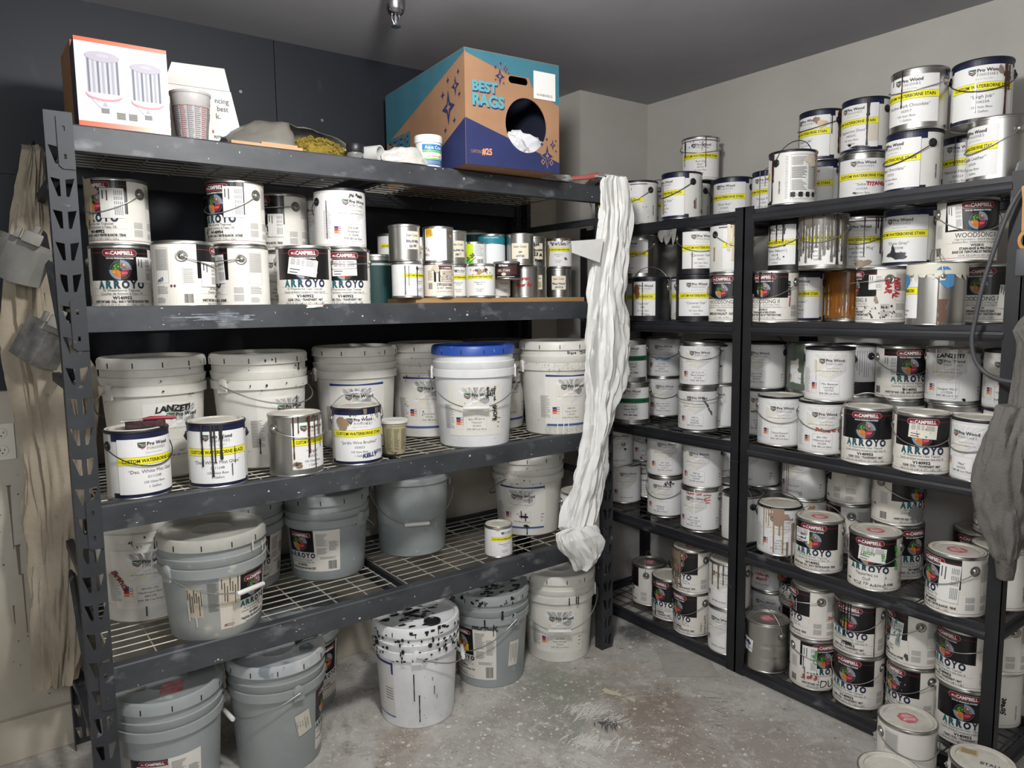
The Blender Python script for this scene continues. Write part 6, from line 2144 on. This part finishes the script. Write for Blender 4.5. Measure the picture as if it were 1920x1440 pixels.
# plastic bag draped open, with the yellow wool pad inside
NB = 28
b = MB()
vs, fs = [], []
for i in range(NB + 1):
    s_ = i / NB
    xx = .465 + .46 * s_
    hgt = .012 + .105 * max(0, math.sin(PI * min(1, .04 + s_ * .97))) ** .55 * (1 - .35 * abs(s_ - .3))
    for j in range(15):
        a = PI * j / 14
        k = 1 + .16 * noise.noise(Vector((s_ * 7, a * 2.1, 3)))
        fold = .012 * abs(noise.noise(Vector((s_ * 13, a * 3, 8))))
        vs.append((xx + .012 * noise.noise(Vector((s_ * 5, j, 1))), .16 - .09 * math.cos(a) * k - (.02 * s_), ZT + max(0.0005, (hgt * math.sin(a) * k - fold))))
for i in range(NB):
    for j in range(14):
        if 12 <= i <= 24 and j < 6:
            continue                              # the open mouth of the bag
        fs.append((i * 15 + j, i * 15 + j + 1, (i + 1) * 15 + j + 1, (i + 1) * 15 + j))
b.add(vs, fs, bagm)
o = b.build('plastic_bag', None, 60, label='dusty translucent plastic bag slumped over the yellow wool pad', category='bag')
sm = o.modifiers.new('thickness', 'SOLIDIFY')
sm.thickness = .0012
# woolly pad: core plus curly tufts
t = thing('wool_pad', 'yellow looped wool polishing pad poking out of the plastic bag', 'polishing pad', (.745, .105, ZT))
ym = mat('yellow_wool', '857127', .95, 0, '665619', 60)
b = MB()
b.lathe([(.085, 0), (.092, .012), (.085, .035), (.05, .052), (.0005, .056)], ym, 28, cap0=True)
b.v = [(v[0] * 1.05, v[1] * .55, v[2]) for v in b.v]
b.build('core', t, 60)
b = MB()
rnd = random.Random(4)
for i in range(330):
    a = rnd.uniform(0, 2 * PI)
    el = rnd.uniform(0, 1) ** .8
    r = .094 * math.cos(el * 1.35)
    p = Vector((r * math.cos(a) * 1.05, r * math.sin(a) * .56, .008 + .05 * math.sin(el * 1.5)))
    q = p + Vector((rnd.gauss(0, .006), rnd.gauss(0, .003) - .001, rnd.gauss(0, .004)))
    mid = (p + q) / 2 + Vector((0, -.003, .004))
    b.tube([p, mid, q], .0034, ym, 5)
b.build('wool_loops', t, 60, kind='stuff')
# small jar with black lid
t = thing('small_jar', 'small clear jar with a ribbed black cap beside the yellow wool pad', 'jar', (.845, .035, ZT))
b = MB()
b.lathe([(.024, 0), (.026, .003), (.026, .018), (.022, .022)], mat('jar_glass', 'b9bcb8', .1, trans=.7), 28, cap0=True)
b.build('glass', t, 40)
b = MB()
b.lathe([(.0265, .02), (.028, .022), (.028, .044), (.026, .047), (.0005, .047)], BLACKP, 32, cap0=True, cap1=True)
b.build('cap', t, 40)
# white pipe lying with its open end to the front
t = thing('plastic_pipe', 'short white plastic pipe lying end-on at the rack edge', 'pipe', (.935, .035, ZT + .0275), .55)
b = MB()
pr = [(.0235, 0), (.0275, 0), (.0275, .20), (.0235, .20), (.0235, 0)]
b.lathe(pr, mat('pvc', 'c6c6c4', .4, 0, 'b6b6b3', 6), 32)
b.v = [(v[0], v[2], v[1]) for v in b.v]
b.build('tube_wall', t, 40)
# crumpled filter paper in front of the tub
crumple('crumpled_sheet', 'crumpled white filter sheet slumped against the small tub', 'sheet', (1.035, .045, ZT + .012), (.085, .05, .045), mat('filter_white', 'cbc9c4', .8, 0, 'bdbab4', 9, bump=.2), 5, .34, flat=.25, fr=1.6)
# tub of filler
t = thing('filler_tub', 'small white screw-lid tub with a blue and green label beside the rag carton', 'tub', (1.125, .052, ZT), -PI / 2 - .1)
tw = mat('tub_white', 'e6e6e2', .35)
b = MB()
b.lathe([(.040, 0), (.0425, .002), (.0445, .082), (.0445, .084)], tw, 44, cap0=True)
b.build('body', t, 40)
b = MB()
b.lathe([(.0475, .082), (.048, .084), (.048, .104), (.046, .107), (.0005, .107)], tw, 60, cap0=True, cap1=True)
b.build('lid', t, 40)
L = Wrap(.0435, lambda v: .0425 + .002 * v / .082)
L.rect(-.045, .006, .05, .078, P('eef0ee'), 1)
L.rect(-.04, .055, .04, .075, P('2d7fb8'), 2)
L.text('Aqua Coat', 0, .065, .011, PAPER, 3, w=.062, bold=.01)
L.rect(-.04, .048, .04, .054, P('6db33f'), 2)
L.text('CLEAR GRAIN FILLER', 0, .036, .006, P('a8562e'), 3, w=.06, bold=.02)
L.rect(-.04, .026, .04, .030, P('6db33f'), 2)
L.rect(-.04, .007, .04, .025, P('25548e'), 2)
L.lines(-.03, .010, .03, .022, 3, P('b9cde0'), 3, .3)
L.build('label', t)

# big rag carton
t = thing('rag_carton', 'large brown, teal and navy carton with a round hole full of rags', 'box', (1.183, -.093, ZT + .002), -.0773)
CW, CL, CH = .382, .661, .371
kr = mat('carton_kraft', 'a07a5c', .8, 0, '957053', 4, bump=.05, bscale=80)
tl = mat('carton_teal', '3b7383', .75, 0, '356b7b', 6)
nv = mat('carton_navy', '232c5e', .75, 0, '1f2753', 6)
b = MB()
th = .004
hc, hv, hr = .242, .150, .092
circ = [(hc + hr * .93 * math.cos(2 * PI * i / 40), hv + hr * math.sin(2 * PI * i / 40)) for i in range(40)]
slot = []
for i in range(16):
    a = PI / 2 + PI * i / 15
    slot.append((.183 - .0 + .012 * math.cos(a), .296 + .012 * math.sin(a)))
for i in range(16):
    a = -PI / 2 + PI * i / 15
    slot.append((.238 + .012 * math.cos(a), .296 + .012 * math.sin(a)))
b.prism([(0, 0), (CW, 0), (CW, CH), (0, CH)], (0, 0, 0), (1, 0, 0), (0, 0, 1), (0, 1, 0), th, kr, [circ, slot])
b.build('front_panel', t)
for nm, args in (('side_panel', ((th / 2, CL / 2, CH / 2), (th, CL - .008, CH))), ('side_panel', ((CW - th / 2, CL / 2, CH / 2), (th, CL - .008, CH))), ('back_panel', ((CW / 2, CL - th / 2, CH / 2), (CW, th, CH))), ('bottom_panel', ((CW / 2, CL / 2, th / 2), (CW - .01, CL - .01, th))), ('top_flap', ((CW / 2, CL * .25, CH - th / 2 + .002), (CW, CL * .5 - .003, th))), ('top_flap', ((CW / 2, CL * .75, CH - th / 2 + .002), (CW, CL * .5 - .003, th)))):
    b = MB()
    b.box(args[0], args[1], kr)
    b.build(nm, t)

b = MB()
ln = mat('carton_inner_shade', '141a30', .9)  # added dark sheets: shade inside the carton put into their colour
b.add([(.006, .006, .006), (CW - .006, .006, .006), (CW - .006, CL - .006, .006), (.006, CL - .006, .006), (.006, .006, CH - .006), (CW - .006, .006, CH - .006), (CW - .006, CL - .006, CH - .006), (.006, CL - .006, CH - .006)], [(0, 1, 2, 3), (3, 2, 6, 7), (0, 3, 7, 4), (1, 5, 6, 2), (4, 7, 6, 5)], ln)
b.build('inner_shade', t)


def star(L, u, v, r, m, layer, hole=None, ry=1.6, sub=True):
    pts = []
    for i in range(8):
        a = PI / 2 + i * PI / 4
        q = r if i % 2 == 0 else r * .36
        pts.append((u + q * math.cos(a), v + q * math.sin(a) * ry))
    for i in range(8):
        L.poly([(u, v), pts[i], pts[(i + 1) % 8]], m, layer)
    if hole:
        star(L, u, v, r * .38, hole, layer + 1, None, ry)


class Panel(Wrap):
    """flat print that leaves holes clear"""
    pass


def clear(L, tris_mat, pts, layer):
    L.poly(pts, tris_mat, layer)


L = Wrap(1, flat=True)
# teal corner at the top, navy at the bottom (cut round the hole)
L.poly([(0, CH), (CW, CH), (CW, CH - .125), (.268, CH - .092), (.253, CH - .06), (.17, CH - .06), (.003, CH - .012)], tl, 1)
L.poly([(.268, CH - .092), (CW, CH - .125), (CW, CH - .14)], tl, 1)


def navy_strip(u0, u1, n):
    for i in range(n):
        a, c_ = u0 + (u1 - u0) * i / n, u0 + (u1 - u0) * (i + 1) / n

        def top(u):
            return .150 - .115 * u / CW

        def lim(u):
            q = (u - hc) / (hr * .93)
            return hv - hr * math.sqrt(1 - q * q) - .0008 if abs(q) < 1 else 9
        L.poly([(a, 0), (c_, 0), (c_, min(top(c_), lim(c_))), (a, min(top(a), lim(a)))], nv, 1)


navy_strip(0, CW, 60)
for (tx, tv, th_, tw_) in (('BEST', .257, .031, .098), ('RAGS', .213, .036, .125)):
    L.text(tx, .026 + .003, tv - .004, th_, nv, 2, al='l', w=tw_, bold=.05)
    L.text(tx, .026, tv, th_, mat('carton_teal_ink', '5798a2', .75), 4, al='l', w=tw_, bold=.05)
for (u, v, r) in ((.135, .298, .019), (.158, .325, .011), (.118, .326, .006), (.138, .34, .006), (.17, .312, .004), (.118, .285, .004), (.15, .278, .004)):
    star(L, u, v, r * 1.25, kr, 3, None)
    star(L, u, v, r, nv, 4, kr if r > .01 else None)
for (u, v, r) in ((.328, .055, .024), (.352, .095, .012), (.305, .093, .007), (.326, .112, .006), (.366, .11, .004), (.366, .075, .004)):
    star(L, u, v, r * 1.2, kr, 3, None)
    star(L, u, v, r, nv, 4, kr if r > .01 else None)
for du in (-.018, .018):
    L.poly([(.328 + du, .022), (.328 + du + .009, .033), (.328 + du, .044), (.328 + du - .009, .033)], kr, 3)
    L.poly([(.328 + du, .027), (.328 + du + .005, .033), (.328 + du, .039), (.328 + du - .005, .033)], nv, 4)
L.text('CARTON', .018, .043, .011, kr, 3, al='l', w=.038)
L.text('#25', .06, .046, .02, mat('carton_orange', 'd8946a', .75), 3, al='l', w=.04, bold=.04)
L.rot_rect(.318, .292, .093, .093, 0, P('e3e2df'), 5)
L.text('N-W48NWB-25', .318, .26, .0085, P('3a3a3c'), 6, w=.066)
L.v = [(v[1], -.0006 - v[0], v[2]) for v in L.v]
L.build('front_print', t)
# left side print (outward -x, u runs along +y)
L = Wrap(1, flat=True)
L.poly([(0, CH), (CL, CH), (CL, CH - .19), (0, CH - .012)], tl, 1)
L.poly([(0, 0), (CL * .6, 0), (0, .150)], nv, 1)
L.text('BEST', CL - .03 + .004, .16, .05, nv, 2, al='r', w=.2, bold=.05)
L.text('BEST', CL - .03, .165, .05, tl, 3, al='r', w=.2, bold=.05)
L.text('RAGS', CL - .03 + .004, .095, .05, nv, 2, al='r', w=.24, bold=.05)
L.text('RAGS', CL - .03, .10, .05, tl, 3, al='r', w=.24, bold=.05)
L.text('NOW!', CL - .32, .105, .04, tl, 3, al='r', w=.12, bold=.05, shear=.2)
for (u, v, r) in ((.115, .205, .047), (.062, .265, .027), (.155, .255, .014), (.115, .295, .011), (.04, .305, .01), (.035, .232, .01), (.073, .155, .011), (.14, .135, .011)):
    star(L, u, v, r, nv, 3, kr if r > .02 else None, ry=1.25)
# text must read from outside: mirror u
L.v = [(-.0006 - v[0], (CL - v[1]) if False else v[1], v[2]) for v in L.v]
L.build('side_print', t)
crumple('white_rag', 'white rags heaped inside the round hole of the carton', 'rag', (1.183 + .262, -.093 + .055, ZT + .075), (.085, .06, .065), mat('rag_white', 'd8d8dc', .9, 0, 'c6c7cd', 9, bump=.4, bscale=30), 3, .5, fr=2.6, flat=.95)
# rags and brush beside the carton
ragm = mat('rag_grey', 'b4b3b0', .9, 0, '9d9c99', 10, bump=.35, bscale=30)
crumple('shop_rag', 'crumpled grey-white rag between the carton and the salmon brush handle', 'rag', (1.655, .04, ZT + .008), (.095, .06, .03), ragm, 7, .42, flat=.25, fr=2.4)
crumple('paper_rag', 'upright twist of white rag at the carton corner', 'rag', (1.625, .14, ZT + .03), (.022, .03, .06), ragm, 9, .3, fr=2)
t = thing('brush_handle', 'salmon pink brush handle sticking out beyond the rack end', 'brush', (1.72, .01, ZT + .012), -.25)
b = MB()
b.tube([(-.03, 0, 0), (.0, 0, .003), (.07, 0, .011), (.115, 0, .019), (.13, 0, .022), (.136, 0, .022)], [.006, .008, .0085, .012, .0125, .009], mat('salmon_paint', 'b5665c', .4, 0, 'a65a54', 8), 14)
b.build('handle', t, 50)
b = MB()
b.box((-.055, 0, -.001), (.05, .03, .008), mat('ferrule', 'b7a898', .45, .3), bev=.002)
b.build('ferrule', t, 30)
# white scrap hanging at the corner unit's top shelf
b = MB()
rm_ = mat('scrap_grey', '8f8e89', .9, 0, '7b7a76', 20)
pts = []
for i in range(9):
    for j in range(11):
        s_, q = i / 8, j / 10
        hang = (.02 + .055 * abs(math.sin(2.2 * s_ * PI + .4)) * (.5 + .5 * s_)) * q
        pts.append((XR - .012 - .006 * math.sin(s_ * 9 + q * 3), -.05 - .10 * s_ * (1 - .25 * q), 1.782 - hang))
b.add(pts, [(i * 11 + j, i * 11 + j + 1, (i + 1) * 11 + j + 1, (i + 1) * 11 + j) for i in range(8) for j in range(10)], rm_)
o = b.build('cloth_scrap', None, 60, label='torn grey cloth scrap stuck under the top beam of the corner unit', category='cloth')
o.modifiers.new('t', 'SOLIDIFY').thickness = .0015

# ------------------------------------------------------------------ hanging clothes


def drape(name, parent, sections, m, n=56, seed=1, fold=.014, steps=5, label=None, cat=None, freq=3.2, thick=None, sharp=1.0, vz=1.6):
    """closed cloth sleeve: sections = (x, y, z, half width, half depth); folds run down the length"""
    rows = []
    for i in range(len(sections) - 1):
        for k in range(steps):
            t_ = k / steps
            sm_ = t_ * t_ * (3 - 2 * t_) * .5 + t_ * .5
            rows.append(tuple(a + (b_ - a) * sm_ for a, b_ in zip(sections[i], sections[i + 1])))
    rows.append(sections[-1])
    vs, fs = [], []
    for r, (x, y, z, hw, hd) in enumerate(rows):
        for k in range(n):
            a = 2 * PI * k / n
            p = Vector((math.cos(a) * freq * .55, math.sin(a) * freq * .55, z * vz + seed * 5))
            w_ = noise.noise_vector(p * 1.3) * .4
            r1 = abs(noise.noise(p * 1.5 + w_))
            r2 = abs(noise.noise(p * 3.3 + w_ * 2))
            f2 = noise.noise(p * 6)
            d_ = fold * (1.3 * noise.noise(p * .9) + sharp * 1.5 * (r1 - .25) + sharp * .8 * (r2 - .25) + .2 * f2)
            vs.append((x + (hw + d_) * math.cos(a), y + (hd + d_ * .9) * math.sin(a), z + .3 * fold * f2))
    for r in range(len(rows) - 1):
        for k in range(n):
            l = (k + 1) % n
            fs.append((r * n + k, (r + 1) * n + k, (r + 1) * n + l, r * n + l))
    fs.append(tuple(range(n)))
    fs.append(tuple((len(rows) - 1) * n + n - 1 - k for k in range(n)))
    b = MB()
    b.add(vs, fs, m)
    me = b.mesh(name)
    me.polygons.foreach_set('use_smooth', [True] * len(me.polygons))
    me.set_sharp_from_angle(angle=1.2)
    return obj(name, me, parent, label=label, category=cat)


tyv = mat('white_nonwoven', 'e2e2df', .6, 0, 'd6d6d2', 7, bump=.12, bscale=55)
cov = thing('coverall', 'white disposable coverall hanging down the end of the grey rack', 'coverall', (0, 0, 0))
SEC = [(1.867, 1.966, .052), (1.869, 1.946, .068), (1.878, 1.893, .076), (1.882, 1.832, .075), (1.873, 1.729, .078), (1.856, 1.625, .086), (1.842, 1.521, .092), (1.840, 1.417, .106), (1.839, 1.311, .112),
       (1.833, 1.205, .108), (1.821, 1.142, .092), (1.800, 1.080, .068), (1.795, 1.016, .060), (1.775, .954, .045), (1.768, .891, .060), (1.751, .829, .074), (1.734, .745, .088), (1.707, .663, .096), (1.690, .620, .090), (1.678, .600, .060)]
drape('body', cov, [(1.90, .07, 1.962, .04, .04), (1.89, .02, 1.972, .05, .035), (1.872, -.04, 1.976, .058, .034)] + [(x, -.088, z, hw, .034) for x, z, hw in SEC], tyv, 96, 2, .018, 7, sharp=1.5, vz=2.4)
b = MB()
b.prism([(-.16, .0), (-.157, -.043), (-.02, -.075), (.0, .015)], (1.775, -.128, 1.711), (1, 0, 0), (0, 0, 1), (.1, -1, 0), .004, tyv)
b.build('storm_flap', cov)
drape('trouser_leg', cov, [(1.660, -.115, .618, .05, .012), (1.643, -.118, .612, .082, .02), (1.655, -.118, .582, .096, .04), (1.668, -.116, .547, .096, .045), (1.689, -.115, .50, .073, .042), (1.687, -.115, .468, .052, .036), (1.676, -.115, .446, .03, .02)], tyv, 80, 6, .015, 7, sharp=1.5, vz=4)

clm = mat('drop_cloth', 'a79d8c', .9, 0, '958a78', 3.5, .4, .66, bump=.25, bscale=120, col3='6d6558', scale3=12, lo3=.69, hi3=.76)
clo = thing('drop_cloth', 'long dusty beige cloth hanging behind the grey rack post', 'cloth', (0, 0, 0))
CS_ = [(.012, 1.985, .010), (.012, 1.961, .016), (.006, 1.903, .028), (-.003, 1.855, .038), (-.009, 1.775, .044), (-.013, 1.695, .048), (-.020, 1.615, .056), (-.029, 1.453, .068), (-.01, 1.37, .09), (.010, 1.287, .108), (.014, 1.118, .100), (.012, .946, .080),
       (.000, .775, .068), (-.014, .602, .066), (-.026, .427, .064), (-.036, .32, .058), (-.040, .285, .052)]
drape('cloth', clo, [(x, .51 if i else .55, z, hw, min(.042, .012 + i * .01)) for i, (x, z, hw) in enumerate(CS_)], clm, 96, 3, .022, 6, freq=3.2, sharp=1.2, vz=1.5)
b = MB()
b.tube([(.018, .6, 2.0), (.018, .56, 1.99), (.018, .545, 2.0)], .004, RKM, 8)
b.build('hook', clo)

vis = mat('visor_film', '7b7a74', .5, 0, '66655f', 7, trans=.3, bump=.1, bscale=20)
vis2 = mat('visor_dirty', '5d5b56', .45, 0, '403e3b', 14, .4, .6, trans=.15, bump=.2, bscale=30, col3='2f2d2b', scale3=16, lo3=.64, hi3=.7)


def shield(label, loc, tilt, m, w=.19, h=.105):
    t = thing('face_shield', label, 'face shield', loc)
    t.rotation_euler = (0, tilt, -.1)
    b = MB()
    n = 4
    vs, fs = [], []
    for i in range(n + 1):
        a = -1.05 + 2.1 * i / n
        for j in range(5):
            vs.append((w * .55 * math.sin(a) / math.sin(1.05), -.026 * math.cos(a) + .012, -h * j / 4 - (.012 * (1 - abs(a)) if j == 4 else 0)))
    for i in range(n):
        for j in range(4):
            fs.append((i * 5 + j, i * 5 + j + 1, (i + 1) * 5 + j + 1, (i + 1) * 5 + j))
    b.add(vs, fs, m)
    o = b.build('visor', t)
    o.modifiers.new('t', 'SOLIDIFY').thickness = .0016
    b = MB()
    gm = mat('headgear_grey', '66655f', .55, 0, '7d7b74', 12)
    pts = [(w * .5 * math.sin(a) / math.sin(1.05), -.036 * math.cos(a) + .024, .004) for a in [-1.1 + 2.2 * i / 14 for i in range(15)]]
    for p, q in zip(pts, pts[1:]):
        mx_ = ((p[0] + q[0]) / 2, (p[1] + q[1]) / 2, .006)
        b.box(mx_, (math.dist(p, q) + .004, .006, .024), gm, math.atan2(q[1] - p[1], q[0] - p[0]))
    b.build('headband', t)
    b = MB()
    b.box((.01, -.03, .028), (.05, .026, .036), gm, bev=.005)
    b.box((.012, -.034, .055), (.016, .018, .024), gm, bev=.004)
    b.box((-.028, -.028, .03), (.014, .022, .032), gm, bev=.003)
    b.build('ratchet_housing', t, 30)
    return t


shield('translucent dusty face shield hung on the beige cloth, upper of two', (-.035, .40, 1.668), .42, vis, .135, .10)
shield('paint-crusted face shield hung lower on the beige cloth', (.01, .40, 1.425), .5, vis2, .12, .105)

# sweatshirt over the end post
swm = mat('grey_fleece', '6b6864', .95, 0, '625f5b', 6, bump=.35, bscale=160)
sw = thing('sweatshirt', 'grey hooded sweatshirt hung over the end post of the black shelving', 'sweatshirt', (0, 0, 0))


def rowx(px, py, pz, hw, hd):
    return (px, py, pz, hw, hd)


SX = 2.112
JS = [(1.392, -1.372, -1.48), (1.364, -1.381, -1.52), (1.274, -1.372, -1.58), (1.183, -1.361, -1.64), (1.09, -1.351, -1.66), (1.02, -1.340, -1.66), (.97, -1.337, -1.64)]
drape('body', sw, [(SX + .03, -1.50, 1.47, .03, .05), (SX + .02, -1.49, 1.43, .035, .085)] + [(SX + .01, (a + b_) / 2 - .012, z, .05, abs(a - b_) / 2 - .012) for z, a, b_ in JS] + [(SX + .02, -1.56, .86, .05, .11), (SX + .02, -1.6, .72, .05, .12), (SX + .02, -1.6, .55, .05, .12)], swm, 72, 4, .022, 6, freq=2.4, sharp=1.0, vz=2)
drape('sleeve', sw, [(SX - .03, -1.42, 1.19, .03, .05), (SX - .035, -1.405, 1.11, .045, .06), (SX - .04, -1.402, 1.03, .05, .062), (SX - .04, -1.398, .96, .052, .062), (SX - .038, -1.402, .90, .05, .060), (SX - .032, -1.412, .83, .042, .046), (SX - .028, -1.416, .775, .034, .034), (SX - .026, -1.417, .757, .028, .026)], swm, 56, 9, .016, 7, freq=2.4, sharp=1.0, vz=4)
drape('cuff', sw, [(SX - .026, -1.417, .762, .027, .025), (SX - .025, -1.418, .735, .025, .023), (SX - .025, -1.418, .703, .022, .019)], mat('grey_rib', '63605c', .95, 0, '5a5753', 6, bump=.4, bscale=200), 40, 3, .002, 4, sharp=.2)

# cable, cord lock and orange tool at the end post
cb = MB()
cpts = [(2.165, -1.40, 1.80), (2.16, -1.376, 1.78), (2.15, -1.35, 1.72), (2.145, -1.325, 1.63), (2.14, -1.30, 1.52), (2.14, -1.287, 1.43), (2.14, -1.28, 1.365), (2.14, -1.29, 1.31), (2.14, -1.315, 1.275), (2.13, -1.36, 1.255), (2.12, -1.42, 1.25)]


def spline(p, n=6):
    out = []
    p = [Vector(q) for q in p]
    for i in range(len(p) - 1):
        a, b_, c_, d_ = p[max(0, i - 1)], p[i], p[i + 1], p[min(len(p) - 1, i + 2)]
        for k in range(n):
            t_ = k / n
            out.append(.5 * ((2 * b_) + (c_ - a) * t_ + (2 * a - 5 * b_ + 4 * c_ - d_) * t_ ** 2 + (3 * b_ - a - 3 * c_ + d_) * t_ ** 3))
    return out + [p[-1]]


cb.tube(spline(cpts), .0062, mat('cable_grey', '46474a', .55), 10)
cb.build('power_cable', None, 60, label='thick grey cable looping down in front of the end shelves', category='cable')
t = thing('cable_plug', 'grey rounded plastic connector resting on the end of the top black shelf', 'connector', (2.205, -1.345, 1.8365), -1.1)
b = MB()
b.prism([(0, .0), (.012, -.002), (.10, .0), (.11, .012), (.10, .034), (.03, .034), (.005, .026)], (0, 0, .001), (1, 0, 0), (0, 0, 1), (0, 1, 0), .04, mat('connector_grey', '5b5c5d', .5, 0, '6a6b6c', 20), [[(.06 + .009 * math.cos(i * PI / 6), .016 + .009 * math.sin(i * PI / 6)) for i in range(12)]])
b.build('shell', t)
b = MB()
b.lathe([(.009, 0), (.006, .004), (.0005, .004)], INK, 16)
b.v = [(v[0] + .06, v[2] + .02, v[1] + .017) for v in b.v]
b.build('socket_hole', t)
t = thing('hand_tool', 'orange and grey hand tool hanging at the end post beside the cable', 'tool', (2.15, -1.40, 1.665))
b = MB()
orn = mat('tool_orange', 'b98545', .5, 0, 'a87638', 10)
ring = [(.016 * math.cos(i * PI / 10), .02 * math.sin(i * PI / 10)) for i in range(20)]
b.prism([(-.016, .0), (.016, .0), (.02, .12), (.004, .135), (-.022, .12), (-.018, .08)], (0, 0, 0), (0, -1, 0), (0, 0, 1), (1, 0, 0), .008, orn)
b.prism([(1.5 * a, 1.5 * c_) for a, c_ in ring], (0, 0, -.025), (0, -1, 0), (0, 0, 1), (1, 0, 0), .008, orn, [ring])
b.build('handle', t)
b = MB()
b.box((.004, 0, -.085), (.02, .05, .075), mat('tool_grey', '4b4d50', .5), bev=.006)
b.build('body', t, 30)

# sprinkler on the ceiling
t = thing('sprinkler_head', 'chrome pendant sprinkler with a glass bulb on the ceiling', 'sprinkler', (.985, .0, CEIL))
ch = mat('chrome', 'a9aaad', .2, 1.0)
b = MB()
b.lathe([(.036, 0), (.036, -.004), (.032, -.03), (.03, -.055), (.024, -.066), (.014, -.07), (.0005, -.07)], ch, 36)
b.build('cup', t, 40)
b = MB()
b.tube([(-.012, 0, -.068), (-.0135, 0, -.085), (-.004, 0, -.104)], .0026, ch, 8)
b.tube([(.012, 0, -.068), (.0135, 0, -.085), (.004, 0, -.104)], .0026, ch, 8)
b.lathe([(.0005, -.104), (.016, -.105), (.0165, -.107), (.0005, -.108)], ch, 24)
b.build('frame', t, 40)
b = MB()
b.lathe([(.0005, -.07), (.004, -.073), (.0042, -.096), (.0005, -.102)], mat('bulb_glass', 'c9cdd2', .05, trans=.8), 16)
b.build('glass_bulb', t, 40)

# loose sheets on the floor
b = MB()
b.prism([(2.07, -.154), (2.178, -.262), (2.178, -.35), (2.106, -.456), (1.938, -.324)], (0, 0, .0012), (1, 0, 0), (0, 1, 0), (0, 0, 1), .0025, mat('grey_sheet', 'a7a39c', .8, 0, '9a968f', 12))
b.build('cardboard_sheet', None, label='grey cardboard sheet on the floor against the double black post', category='cardboard')
for i, (p, lab) in enumerate((([(-.27, .40), (-.12, .30), (-.03, .42), (-.20, .56)], 'larger white sheet on the floor under the beige cloth'), ([(-.06, .26), (.02, .20), (.05, .40), (-.04, .42)], 'smaller white sheet on the floor behind the grey rack post'))):
    b = MB()
    b.prism(p, (0, 0, .001 + .001 * i), (1, 0, 0), (0, 1, 0), (0, 0, 1), .0012, mat('loose_paper', 'c4c0b8', .8, 0, 'b3afa6', 8))
    b.build('paper_sheet', None, label=lab, category='paper')
crumple('plastic_wrap', 'scrap of clear wrap by the can with the faded red octagon', 'plastic wrap', (2.15, -1.075, .03), (.025, .03, .022), mat('clear_film', 'c6c7c6', .25, trans=.3), 6, .5)
b = MB()
b.tube([(1.32, -1.02, .003), (1.42, -1.06, .002), (1.50, -1.11, .003), (1.55, -1.14, .002)], .0022, mat('twig', '5a4434', .8), 5)
b.build('wire_scrap', None, label='thin brown scrap lying on the open floor', category='scrap')

# scrawl and sticker on the nearest lid
W = MB()
zz = GH - .0022
W.box((-.03, -.035, zz), (.028, .046, .0006), mat('tan_sticker', 'b7a27a', .6))
for i in range(4):
    W.box((-.039 + i * .006, -.035, zz + .0005), (.0015, .036, .0003), INK)
W.build('lid_sticker', x3, label='tan printed sticker')
W = MB()
vs, fs, x0, x1 = glyphs('BTALL', .02, 1, 2)
k = .013 / CAPH
W.add([(-(yy - .35) * k + .012, (xx - (x0 + x1) / 2) * k + .02, zz + .0004) for xx, yy in vs], fs, mat('faint_ink', '55524e', .7))
W.build('lid_scrawl', x3)
